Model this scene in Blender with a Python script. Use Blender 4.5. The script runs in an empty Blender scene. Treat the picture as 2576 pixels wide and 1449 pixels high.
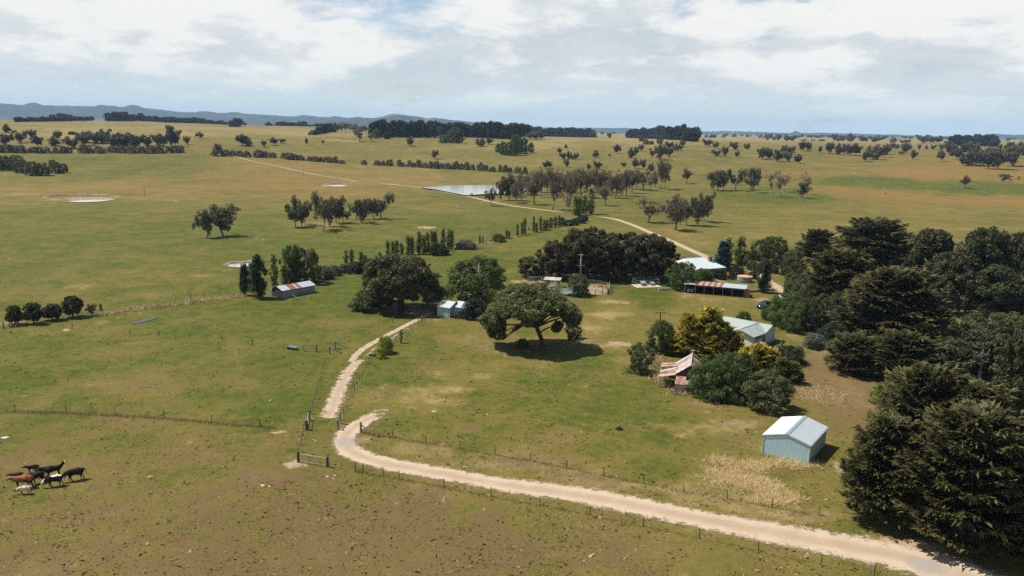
import bpy, bmesh, math, random
import numpy as np
from mathutils import Matrix, Vector
R = math.radians
random.seed(7)
RNG = np.random.default_rng(11)
scene = bpy.context.scene
COL = scene.collection

# ------------------------------------------------------------------ camera, sky, sun, exposure
CAM_H, FOC = 42.0, 2002.0                     # metres above the paddock; focal length in pixels of a 2576 px wide frame
PITCH, ROLL = R(11.3), R(1.1)
cam_data = bpy.data.cameras.new('camera')
cam = bpy.data.objects.new('camera', cam_data); COL.objects.link(cam)
cam_data.sensor_width = 36.0
cam_data.lens = 36.0 * FOC / 2576.0
cam_data.clip_start = 0.5
cam_data.clip_end = 40000
cam.location = (0, 0, CAM_H)
cam.rotation_euler = (Matrix.Rotation(math.pi/2 - PITCH, 3, 'X') @ Matrix.Rotation(ROLL, 3, 'Z')).to_euler()
scene.camera = cam

SUN_EL, SUN_TO = 58.0, Vector((0.95, -0.25))   # light travels towards SUN_TO
SUN_TO.normalize()
sun_data = bpy.data.lights.new('sun', 'SUN')
sun_data.energy = 4.8; sun_data.angle = R(0.53); sun_data.color = (1.0, 0.95, 0.86)
sun = bpy.data.objects.new('sun', sun_data); COL.objects.link(sun)
ldir = Vector((SUN_TO.x*math.cos(R(SUN_EL)), SUN_TO.y*math.cos(R(SUN_EL)), -math.sin(R(SUN_EL))))
sun.rotation_euler = ldir.to_track_quat('-Z', 'Y').to_euler()
sun.location = (-40, 40, 120)

world = bpy.data.worlds.new('World'); scene.world = world; world.use_nodes = True
def build_world():
    nt = world.node_tree; nt.nodes.clear(); N = nt.nodes.new; L = nt.links.new
    out = N('ShaderNodeOutputWorld')
    sky = N('ShaderNodeTexSky'); sky.sky_type = 'NISHITA'; sky.sun_disc = False
    sky.sun_elevation = R(SUN_EL)
    sky.sun_rotation = math.atan2(-SUN_TO.x, -SUN_TO.y)
    sky.altitude = 700; sky.air_density = 1.0; sky.dust_density = 1.2
    bsky = N('ShaderNodeBackground'); bsky.inputs['Strength'].default_value = 0.09
    L(sky.outputs[0], bsky.inputs[0])
    tc = N('ShaderNodeTexCoord'); sep = N('ShaderNodeSeparateXYZ'); L(tc.outputs['Generated'], sep.inputs[0])
    def math_(op, a, b=None, c=None, clamp=False):
        n = N('ShaderNodeMath'); n.operation = op; n.use_clamp = clamp
        for i, v in enumerate((a, b, c)):
            if v is None: continue
            if isinstance(v, (int, float)): n.inputs[i].default_value = v
            else: L(v, n.inputs[i])
        return n.outputs[0]
    def mrange(v, a, b, c=0., d=1., smooth=True):
        n = N('ShaderNodeMapRange'); n.interpolation_type = 'SMOOTHSTEP' if smooth else 'LINEAR'
        L(v, n.inputs[0]); n.inputs[1].default_value = a; n.inputs[2].default_value = b
        n.inputs[3].default_value = c; n.inputs[4].default_value = d
        return n.outputs[0]
    # cloud shapes: a 3-D noise over directions, flattened near the horizon
    zz = math_('MULTIPLY', math_('POWER', math_('MAXIMUM', sep.outputs[2], 0.0001), 0.85), 2.5)
    comb = N('ShaderNodeCombineXYZ'); L(sep.outputs[0], comb.inputs[0]); L(sep.outputs[1], comb.inputs[1]); L(zz, comb.inputs[2])
    def noise(scale, detail, rough, off=(0, 0, 0), dist=0.0):
        mp = N('ShaderNodeMapping'); mp.inputs['Location'].default_value = off; L(comb.outputs[0], mp.inputs[0])
        n = N('ShaderNodeTexNoise'); n.inputs['Scale'].default_value = scale; n.inputs['Detail'].default_value = detail
        n.inputs['Roughness'].default_value = rough; n.inputs['Distortion'].default_value = dist
        L(mp.outputs[0], n.inputs['Vector']); return n.outputs['Fac']
    n1 = noise(5.0, 10, 0.55, (3.1, 1.7, 0.3), 0.25)
    n2 = noise(14, 8, 0.6, (0.4, 7.7, 2.1), 0.2)
    n3 = noise(2.6, 5, 0.5, (6.9, 2.2, 5.0))
    big = math_('ADD', math_('MULTIPLY', n1, 0.62), math_('MULTIPLY', n2, 0.38))
    # grey bases grow commoner towards the horizon
    lowk = mrange(sep.outputs[2], 0.02, 0.15, 0.085, -0.02)
    grey = mrange(math_('ADD', big, lowk), 0.48, 0.595)
    inner = mrange(n2, 0.36, 0.68, 0.0, 0.38)
    grey2 = math_('MULTIPLY', grey, math_('SUBTRACT', 1.0, inner), clamp=True)
    ramp = N('ShaderNodeMix'); ramp.data_type = 'RGBA'
    L(grey2, ramp.inputs[0])
    ramp.inputs[6].default_value = (0.90, 0.905, 0.875, 1)
    ramp.inputs[7].default_value = (0.57, 0.64, 0.68, 1)
    hz = N('ShaderNodeMix'); hz.data_type = 'RGBA'
    L(mrange(sep.outputs[2], 0.0, 0.085, 0.9, 0.0), hz.inputs[0])
    L(ramp.outputs[2], hz.inputs[6]); hz.inputs[7].default_value = (0.66, 0.81, 0.84, 1)
    bcl = N('ShaderNodeBackground'); L(hz.outputs[2], bcl.inputs[0]); bcl.inputs[1].default_value = 0.79
    # open blue gaps, hidden behind cloud flanks low down and wider overhead
    gapk = mrange(sep.outputs[2], 0.08, 0.42, -0.06, 0.2)
    gap = mrange(math_('ADD', math_('ADD', math_('MULTIPLY', n3, 0.6), math_('MULTIPLY', n2, 0.4)), gapk), 0.47, 0.62)
    mix = N('ShaderNodeMixShader'); L(gap, mix.inputs[0]); L(bcl.outputs[0], mix.inputs[1]); L(bsky.outputs[0], mix.inputs[2])
    L(mix.outputs[0], out.inputs['Surface'])
build_world()
vs = scene.view_settings
vs.view_transform = 'Standard'; vs.look = 'None'; vs.gamma = 1.0; vs.use_curve_mapping = False
vs.exposure = 0.4
try:
    scene.cycles.max_bounces = 6; scene.cycles.transparent_max_bounces = 12; scene.cycles.volume_bounces = 0; scene.cycles.use_denoising = False; scene.cycles.sample_clamp_indirect = 4.0
except Exception: pass

# ------------------------------------------------------------------ terrain and the way from a picture point to the ground
AZ_K = np.array([-180, -60, -36, -24, -14, -7, 0, 8, 14, 18, 24, 36, 60, 180.])
A1_K = np.array([15, 25, 33, 33, 31, 29, 30, 30, 27, 23, 20, 20, 18, 15.])
A2_K = np.array([0, 6, 8, 8, 6, -4, -10, -9, -5, 2, 6, 6, 3, 0.])
A3_K = np.array([4, -10, -16, -16, -12, -4, 0, 0, 1, 3, 4, 4, 4, 4.])
def sst(a, b, x):
    t = np.clip((x - a)/(b - a), 0, 1); return t*t*(3 - 2*t)
def hgt(x, y):
    x = np.asarray(x, float); y = np.asarray(y, float)
    r = np.hypot(x, y); az = np.degrees(np.arctan2(x, y))
    h = np.interp(az, AZ_K, A1_K)*sst(520, 1350, r) + np.interp(az, AZ_K, A2_K)*sst(1350, 2100, r) + np.interp(az, AZ_K, A3_K)*sst(2100, 3800, r)
    h = h + sst(40, 120, r)*0.10*(np.sin(x*0.13 + 1.0) * np.sin(y*0.11) + 0.7*np.sin(x*0.05 + y*0.071))
    far = sst(560, 900, r)
    h = h + far*(1.1*np.sin(x*0.012 + y*0.006 + 1) + 0.8*np.sin(x*0.021 - y*0.017) + 0.5*np.sin(y*0.043 + x*0.009))
    h = h + sst(2500, 5000, r)*(3.5*np.sin(x*0.0021 + 2) * np.sin(y*0.0017) + 2.0*np.sin(x*0.005 + y*0.004))
    return h
def ray(px, py):
    a = (px - 1288)/FOC; b = -(py - 724.5)/FOC
    cr, sr = math.cos(ROLL), math.sin(ROLL)
    x = a*cr - b*sr; y = a*sr + b*cr; z = -1.0
    c, s = math.cos(math.pi/2 - PITCH), math.sin(math.pi/2 - PITCH)
    return (x, c*y - s*z, s*y + c*z)
RS = 40*np.exp(np.linspace(0, math.log(12000/40.), 5000))
def GD(px, py):
    """ground point seen at (px, py) of the 2576 x 1449 frame"""
    d = ray(px, py); hz = math.hypot(d[0], d[1])
    t = RS/hz
    g = CAM_H + d[2]*t - hgt(d[0]*t, d[1]*t)
    k = int(np.argmax(g < 0)) if (g < 0).any() else len(t) - 1
    if k > 0 and g[k] < 0:
        f = g[k-1]/(g[k-1] - g[k]); tt = t[k-1] + (t[k] - t[k-1])*f
    else: tt = t[k]
    x, y = d[0]*tt, d[1]*tt
    return Vector((x, y, float(hgt(x, y))))
TILES = {'a1': (0, 225.4, 4), 'a2': (644, 225.4, 4), 'a3': (1288, 225.4, 4), 'a4': (1932, 225.4, 4),
         'b1': (0, 547.4, 4), 'b2': (644, 547.4, 4), 'b3': (1288, 547.4, 4), 'b4': (1932, 547.4, 4),
         'z2': (644, 772.8, 2.812), 'z3': (1062.6, 676.2, 5.626), 'z4': (1577.8, 611.8, 5.626), 'z5': (1577.8, 772.8, 5.626),
         'z6': (1867.6, 966, 6.429), 'z7': (2060.8, 547.4, 3.461), 'z8': (2060.8, 933.8, 2.812), 'zl': (0, 805, 2.25),
         'zc': (837.2, 869.4, 2.5), 'zy': (1288, 682.6, 8), 'zr': (1577.8, 837.2, 5.626), 'z1': (0, 1030.4, 5.624), 'd': (0, 0, 1)}
def PX(t, x, y):
    o = TILES[t]; return o[0] + x/o[2], o[1] + y/o[2]
def G(t, x, y): return GD(*PX(t, x, y))
def mpp(p):
    """metres per frame pixel at ground point p"""
    cp, sp = math.cos(PITCH), math.sin(PITCH)
    return (p.y*cp + (CAM_H - p.z)*sp)/FOC

# ------------------------------------------------------------------ materials
def nodes_of(name):
    m = bpy.data.materials.new(name); m.use_nodes = True
    nt = m.node_tree; nt.nodes.clear()
    return m, nt, nt.nodes.new, nt.links.new
def mat_plain(name, col, rough=0.7, metal=0.0, var=0.12, scale=3.0, bump=0.0, col2=None, th=(0.45, 0.6), stretch=None, spec=0.35):
    """procedural paint, timber, metal: two tones broken up by noise"""
    m, nt, N, L = nodes_of(name)
    out = N('ShaderNodeOutputMaterial'); b = N('ShaderNodeBsdfPrincipled'); L(b.outputs[0], out.inputs[0])
    b.inputs['Roughness'].default_value = rough; b.inputs['Metallic'].default_value = metal
    b.inputs['Specular IOR Level'].default_value = spec
    tc = N('ShaderNodeTexCoord'); mp = N('ShaderNodeMapping'); L(tc.outputs['Object'], mp.inputs[0])
    if stretch: mp.inputs['Scale'].default_value = stretch
    n = N('ShaderNodeTexNoise'); n.inputs['Scale'].default_value = scale; n.inputs['Detail'].default_value = 6; n.inputs['Roughness'].default_value = 0.65
    L(mp.outputs[0], n.inputs['Vector'])
    mr = N('ShaderNodeMapRange'); L(n.outputs['Fac'], mr.inputs[0])
    mx = N('ShaderNodeMix'); mx.data_type = 'RGBA'; L(mr.outputs[0], mx.inputs[0])
    if col2:
        mr.inputs[1].default_value = th[0]; mr.inputs[2].default_value = th[1]
        mx.inputs[6].default_value = (*col, 1); mx.inputs[7].default_value = (*col2, 1)
    else:
        mr.inputs[1].default_value = 0.3; mr.inputs[2].default_value = 0.7
        mx.inputs[6].default_value = (*[c*(1 - var) for c in col], 1); mx.inputs[7].default_value = (*[min(1, c*(1 + var)) for c in col], 1)
    L(mx.outputs[2], b.inputs['Base Color'])
    if bump:
        bp = N('ShaderNodeBump'); bp.inputs['Strength'].default_value = bump; bp.inputs['Distance'].default_value = 0.05
        L(n.outputs['Fac'], bp.inputs['Height']); L(bp.outputs[0], b.inputs['Normal'])
    return m
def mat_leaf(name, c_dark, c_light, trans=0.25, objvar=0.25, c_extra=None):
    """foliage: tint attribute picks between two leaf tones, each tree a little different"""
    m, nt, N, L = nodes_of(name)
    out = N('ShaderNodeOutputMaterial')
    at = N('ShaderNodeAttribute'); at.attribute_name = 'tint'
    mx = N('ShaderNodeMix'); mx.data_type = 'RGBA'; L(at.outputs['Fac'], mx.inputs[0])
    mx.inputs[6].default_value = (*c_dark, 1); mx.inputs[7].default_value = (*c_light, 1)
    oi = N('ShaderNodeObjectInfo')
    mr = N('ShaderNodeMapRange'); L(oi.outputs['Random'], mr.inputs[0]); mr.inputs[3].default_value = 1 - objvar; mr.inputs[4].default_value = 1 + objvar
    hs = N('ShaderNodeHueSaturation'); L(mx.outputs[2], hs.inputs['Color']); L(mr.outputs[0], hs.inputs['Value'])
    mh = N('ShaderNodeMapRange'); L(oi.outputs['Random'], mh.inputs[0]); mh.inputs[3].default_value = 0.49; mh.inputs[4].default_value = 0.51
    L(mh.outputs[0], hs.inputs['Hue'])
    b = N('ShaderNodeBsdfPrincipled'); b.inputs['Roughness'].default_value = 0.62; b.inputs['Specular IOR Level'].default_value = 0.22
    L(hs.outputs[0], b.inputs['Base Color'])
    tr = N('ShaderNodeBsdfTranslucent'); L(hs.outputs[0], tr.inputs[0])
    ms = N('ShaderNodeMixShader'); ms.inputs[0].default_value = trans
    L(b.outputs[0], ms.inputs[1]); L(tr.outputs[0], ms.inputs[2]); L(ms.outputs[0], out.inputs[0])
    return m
M = {}
M['bark_grey'] = mat_plain('bark_grey', (0.24, 0.205, 0.165), 0.9, var=0.35, scale=2.0, stretch=(1, 1, 0.2), bump=0.5)
M['bark_dark'] = mat_plain('bark_dark', (0.06, 0.048, 0.038), 0.95, var=0.35, scale=2.0, stretch=(1, 1, 0.2), bump=0.5)
M['bark_pale'] = mat_plain('bark_pale', (0.33, 0.29, 0.24), 0.9, var=0.3, scale=1.5, stretch=(1, 1, 0.2), bump=0.4)
M['gum'] = mat_leaf('leaf_eucalypt', (0.075, 0.073, 0.038), (0.165, 0.152, 0.082), 0.3, 0.2)
M['gum_dry'] = mat_leaf('leaf_eucalypt_thin', (0.112, 0.094, 0.050), (0.215, 0.18, 0.10), 0.32, 0.18)
M['gum_far'] = mat_leaf('leaf_eucalypt_green', (0.080, 0.079, 0.050), (0.165, 0.156, 0.098), 0.3, 0.25)
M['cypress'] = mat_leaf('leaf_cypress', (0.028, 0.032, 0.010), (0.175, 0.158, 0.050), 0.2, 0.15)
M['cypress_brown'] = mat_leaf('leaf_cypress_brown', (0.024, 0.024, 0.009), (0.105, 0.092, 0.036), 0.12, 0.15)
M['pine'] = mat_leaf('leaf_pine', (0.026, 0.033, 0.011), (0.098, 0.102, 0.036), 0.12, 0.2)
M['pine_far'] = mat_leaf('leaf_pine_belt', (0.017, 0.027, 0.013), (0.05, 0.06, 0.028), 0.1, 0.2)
M['umbrella'] = mat_leaf('leaf_stone_pine', (0.065, 0.078, 0.022), (0.20, 0.205, 0.068), 0.32, 0.05)
M['spread'] = mat_leaf('leaf_spreading_conifer', (0.050, 0.060, 0.021), (0.17, 0.17, 0.062), 0.28, 0.05)
M['green'] = mat_leaf('leaf_green', (0.055, 0.086, 0.018), (0.135, 0.185, 0.042), 0.34, 0.18)
M['olive'] = mat_leaf('leaf_olive', (0.058, 0.068, 0.021), (0.142, 0.148, 0.050), 0.28, 0.2)
M['dark'] = mat_leaf('leaf_dark_shrub', (0.020, 0.03, 0.013), (0.055, 0.07, 0.03), 0.18, 0.2)
M['lime'] = mat_leaf('leaf_lime', (0.20, 0.25, 0.035), (0.42, 0.44, 0.08), 0.45, 0.12)
M['golden'] = mat_leaf('leaf_golden', (0.06, 0.085, 0.014), (0.60, 0.51, 0.075), 0.28, 0.08)
M['blue'] = mat_leaf('leaf_blue_spruce', (0.06, 0.1, 0.09), (0.14, 0.2, 0.19), 0.15, 0.1)
M['poplar'] = mat_leaf('leaf_poplar', (0.17, 0.205, 0.055), (0.36, 0.38, 0.13), 0.5, 0.2)
M['poplar_dark'] = mat_leaf('leaf_poplar_dark', (0.022, 0.04, 0.018), (0.055, 0.085, 0.035), 0.22, 0.12)
M['grey_shrub'] = mat_leaf('leaf_grey_shrub', (0.085, 0.09, 0.055), (0.17, 0.17, 0.11), 0.2, 0.15)
M['red'] = mat_leaf('leaf_red', (0.25, 0.02, 0.03), (0.5, 0.05, 0.06), 0.3, 0.1)
M['blossom'] = mat_leaf('white_blossom', (0.55, 0.55, 0.45), (0.8, 0.8, 0.7), 0.3, 0.1)
M['wood'] = mat_plain('weathered_timber', (0.2, 0.175, 0.145), 0.9, var=0.35, scale=3, stretch=(1, 1, 0.15), bump=0.4)
M['wood_dark'] = mat_plain('dark_timber', (0.075, 0.06, 0.048), 0.9, var=0.35, scale=3, stretch=(1, 1, 0.2), bump=0.4)
M['wood_pale'] = mat_plain('pale_timber', (0.42, 0.37, 0.30), 0.85, var=0.25, scale=3, stretch=(1, 1, 0.15), bump=0.3)
M['wire'] = mat_plain('fence_wire', (0.12, 0.11, 0.10), 0.7, 0.2)
M['steel_green'] = mat_plain('green_painted_steel', (0.27, 0.36, 0.31), 0.5, 0.1, var=0.2)
M['steel'] = mat_plain('galvanised_rail', (0.36, 0.38, 0.39), 0.45, 0.35, var=0.2, scale=2)
M['zinc'] = mat_plain('zincalume', (0.47, 0.52, 0.53), 0.42, 0.25, var=0.06, scale=0.8)
M['zinc_dark'] = mat_plain('zinc_trim', (0.30, 0.34, 0.36), 0.5, 0.2, var=0.1)  # darker zinc tone for ridge caps and gutters
M['galv'] = mat_plain('old_galvanised_iron', (0.42, 0.43, 0.41), 0.6, 0.1, col2=(0.28, 0.25, 0.22), th=(0.5, 0.75), scale=1.2)
M['galv_rusty'] = mat_plain('streaked_iron', (0.44, 0.38, 0.33), 0.7, 0.05, col2=(0.27, 0.12, 0.07), th=(0.44, 0.62), scale=1.3, stretch=(1, 1, 1))
M['rust'] = mat_plain('red_rusty_iron', (0.23, 0.085, 0.05), 0.85, col2=(0.30, 0.17, 0.11), th=(0.5, 0.72), scale=1.6)
M['red_paint'] = mat_plain('faded_red_paint', (0.23, 0.075, 0.055), 0.85, col2=(0.42, 0.30, 0.24), th=(0.46, 0.62), scale=1.6)
M['wall_aqua'] = mat_plain('pale_aqua_iron', (0.40, 0.56, 0.60), 0.5, 0.1, var=0.06, scale=0.7)
M['wall_blue'] = mat_plain('pale_blue_grey_iron', (0.38, 0.48, 0.52), 0.5, 0.15, var=0.1, scale=0.7)
M['wall_iron'] = mat_plain('grey_iron_wall', (0.24, 0.27, 0.29), 0.6, 0.15, var=0.25, scale=0.9)
M['roof_white'] = mat_plain('white_roof_paint', (0.56, 0.62, 0.61), 0.45, 0.0, var=0.05, scale=0.5)
M['roof_green'] = mat_plain('pale_green_grey_roof', (0.33, 0.375, 0.34), 0.55, 0.1, var=0.1, scale=0.6, stretch=(1, 1, 1))
M['wall_white'] = mat_plain('off_white_wall', (0.66, 0.64, 0.58), 0.75, var=0.08, scale=0.8)
M['wall_cream'] = mat_plain('cream_wall', (0.72, 0.66, 0.5), 0.8, var=0.1, scale=0.8)
M['shed_sunlit'] = mat_plain('sunlit_white_sheet', (0.78, 0.8, 0.79), 0.4, 0.0, var=0.03, scale=0.5)  # whiter sheet that carries the sun's glare in its colour
M['brick'] = mat_plain('red_brick', (0.25, 0.12, 0.085), 0.9, var=0.35, scale=6)
M['concrete'] = mat_plain('old_concrete', (0.27, 0.26, 0.21), 0.95, var=0.3, scale=1.5, bump=0.3)
M['tank_roof'] = mat_plain('rusted_tank_top', (0.50, 0.27, 0.17), 0.85, var=0.2, scale=1.0)
M['glass'] = mat_plain('window_glass', (0.03, 0.04, 0.05), 0.08, 0.0, var=0.1, spec=0.6)
M['interior'] = mat_plain('dark_interior_board', (0.06, 0.05, 0.042), 0.95, var=0.3)
M['car_silver'] = mat_plain('silver_paint', (0.42, 0.44, 0.46), 0.3, 0.5, var=0.03)
M['car_dark'] = mat_plain('dark_blue_paint', (0.018, 0.026, 0.042), 0.15, 0.2, var=0.05, spec=0.6)
M['tyre'] = mat_plain('tyre_rubber', (0.02, 0.02, 0.02), 0.9)
M['lamp'] = mat_plain('lamp_glass', (0.6, 0.62, 0.62), 0.15, 0.1, var=0.05)
M['rock'] = mat_plain('pale_granite', (0.46, 0.42, 0.35), 0.95, var=0.25, scale=3, bump=0.6)
M['hide_black'] = mat_plain('black_hide', (0.014, 0.012, 0.011), 0.95, var=0.3, scale=3)
M['hide_brown'] = mat_plain('dark_brown_hide', (0.06, 0.045, 0.035), 0.95, var=0.3, scale=3)
M['hide_red'] = mat_plain('red_hide', (0.30, 0.10, 0.035), 0.95, col2=(0.11, 0.045, 0.025), th=(0.5, 0.62), scale=1.1)
M['hide_white'] = mat_plain('white_and_tan_hide', (0.66, 0.58, 0.45), 0.95, col2=(0.24, 0.13, 0.075), th=(0.5, 0.56), scale=1.6)
M['hide_whiteface'] = mat_plain('white_hide', (0.7, 0.66, 0.56), 0.95, var=0.1)
M['shirt'] = mat_plain('light_blue_shirt', (0.25, 0.42, 0.62), 0.85)
M['trousers'] = mat_plain('dark_trousers', (0.03, 0.035, 0.05), 0.9)
M['skin'] = mat_plain('skin', (0.5, 0.3, 0.22), 0.6)
M['hair'] = mat_plain('hair', (0.05, 0.035, 0.025), 0.8)
M['aqua'] = mat_plain('aqua_sheet', (0.19, 0.32, 0.33), 0.6, var=0.1)
M['slab'] = mat_plain('pale_slab', (0.52, 0.43, 0.33), 0.9, var=0.15, scale=1.5)

# ------------------------------------------------------------------ mesh helpers
def tag(o, label=None, cat=None, group=None, kind=None):
    if label: o['label'] = label
    if cat: o['category'] = cat
    if group: o['group'] = group
    if kind: o['kind'] = kind
    return o
def empty(name, loc, rz=0.0, label=None, cat=None, group=None):
    o = bpy.data.objects.new(name, None); COL.objects.link(o)
    o.empty_display_size = 0.5
    o.location = loc; o.rotation_euler = (0, 0, rz)
    return tag(o, label, cat, group)
def link(name, mesh, mat=None, parent=None):
    o = bpy.data.objects.new(name, mesh); COL.objects.link(o)
    if mat and not mesh.materials: mesh.materials.append(mat)
    if parent: o.parent = parent
    return o
def np_mesh(name, V, F, mat=None, smooth=False, tint=None, extra=None):
    """fast mesh from arrays; F is (n,3) or (n,4)"""
    me = bpy.data.meshes.new(name)
    V = np.ascontiguousarray(V, dtype=np.float32); F = np.ascontiguousarray(F, dtype=np.int32)
    n, k = F.shape
    me.vertices.add(len(V)); me.vertices.foreach_set('co', V.ravel())
    me.loops.add(n*k); me.loops.foreach_set('vertex_index', F.ravel())
    me.polygons.add(n)
    me.polygons.foreach_set('loop_start', np.arange(0, n*k, k, dtype=np.int32))
    me.polygons.foreach_set('loop_total', np.full(n, k, dtype=np.int32))
    if smooth: me.polygons.foreach_set('use_smooth', np.ones(n, dtype=bool))
    me.update(calc_edges=True)
    if tint is not None:
        a = me.attributes.new('tint', 'FLOAT', 'POINT'); a.data.foreach_set('value', np.ascontiguousarray(tint, dtype=np.float32))
    if extra is not None:
        for nm, arr in extra.items():
            a = me.attributes.new(nm, 'FLOAT', 'POINT'); a.data.foreach_set('value', np.ascontiguousarray(arr, dtype=np.float32))
    if mat: me.materials.append(mat)
    return me
class MB:
    def __init__(s): s.v = []; s.f = []
    def add(s, vs, fs):
        o = len(s.v); s.v += [tuple(v) for v in vs]; s.f += [tuple(i + o for i in f) for f in fs]; return s
    def box(s, x0, x1, y0, y1, z0, z1):
        return s.add([(x0, y0, z0), (x1, y0, z0), (x1, y1, z0), (x0, y1, z0), (x0, y0, z1), (x1, y0, z1), (x1, y1, z1), (x0, y1, z1)],
                     [(3, 2, 1, 0), (4, 5, 6, 7), (0, 1, 5, 4), (1, 2, 6, 5), (2, 3, 7, 6), (3, 0, 4, 7)])
    def tube(s, pts, rad, n=6, cap=True):
        pts = [Vector(p) for p in pts]
        if isinstance(rad, (int, float)): rad = [rad]*len(pts)
        rings = []; prev = None
        for i, p in enumerate(pts):
            d = (pts[min(i+1, len(pts)-1)] - pts[max(i-1, 0)]).normalized()
            ref = Vector((0, 0, 1)) if abs(d.z) < 0.9 else Vector((1, 0, 0))
            a = d.cross(ref).normalized() if prev is None else (prev - d*prev.dot(d)).normalized()
            prev = a; b = d.cross(a)
            rings.append([p + (a*math.cos(2*math.pi*k/n) + b*math.sin(2*math.pi*k/n))*rad[i] for k in range(n)])
        vs = [v for r in rings for v in r]; fs = []
        for i in range(len(pts)-1):
            for k in range(n):
                fs.append((i*n + k, i*n + (k+1) % n, (i+1)*n + (k+1) % n, (i+1)*n + k))
        if cap: fs += [tuple(range(n))[::-1], tuple((len(pts)-1)*n + k for k in range(n))]
        return s.add(vs, fs)
    def prism(s, poly, h0, h1):
        """vertical prism over an (x,y) polygon"""
        n = len(poly)
        return s.add([(x, y, h0) for x, y in poly] + [(x, y, h1) for x, y in poly],
                     [tuple(range(n))[::-1], tuple(range(n, 2*n))] + [(i, (i+1) % n, n + (i+1) % n, n + i) for i in range(n)])
    def lathe(s, prof, n=24, c=(0, 0)):
        vs = []; fs = []
        for r, z in prof:
            vs += [(c[0] + r*math.cos(2*math.pi*k/n), c[1] + r*math.sin(2*math.pi*k/n), z) for k in range(n)]
        for i in range(len(prof)-1):
            fs += [(i*n + k, i*n + (k+1) % n, (i+1)*n + (k+1) % n, (i+1)*n + k) for k in range(n)]
        return s.add(vs, fs)
    def sheet(s, p00, p10, p11, p01, pitch=0.25, amp=0.025, th=0.012):
        """ribbed metal sheet: ribs run from the p00-p10 edge to the p01-p11 edge"""
        p00, p10, p11, p01 = map(Vector, (p00, p10, p11, p01))
        nrm = (p10 - p00).cross(p01 - p00).normalized()
        n = max(2, 2*int(round((p10 - p00).length/pitch/1.0)))
        vs = []; fs = []
        for i in range(n+1):
            t = i/n; o = nrm*(amp if i % 2 else 0.0)
            a = p00.lerp(p10, t) + o; b = p01.lerp(p11, t) + o
            vs += [a, b, a - nrm*th, b - nrm*th]
        for i in range(n):
            a = i*4; b = a + 4
            fs += [(a, b, b+1, a+1), (a+2, a+3, b+3, b+2), (a, a+2, b+2, b), (a+1, b+1, b+3, a+3)]
        fs += [(0, 1, 3, 2), (n*4, n*4+2, n*4+3, n*4+1)]
        return s.add(vs, fs)
    def mesh(s, name, mat=None, smooth=False):
        me = bpy.data.meshes.new(name); me.from_pydata(s.v, [], s.f); me.update()
        if smooth:
            me.polygons.foreach_set('use_smooth', [True]*len(me.polygons))
        if mat: me.materials.append(mat)
        return me
    def build(s, name, mat=None, parent=None, smooth=False):
        return link(name, s.mesh(name, mat, smooth), None, parent)
def part(parent, name, mat, fn, smooth=False):
    m = MB(); fn(m); return m.build(name, M[mat] if isinstance(mat, str) else mat, parent, smooth)
exec_after = []

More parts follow.
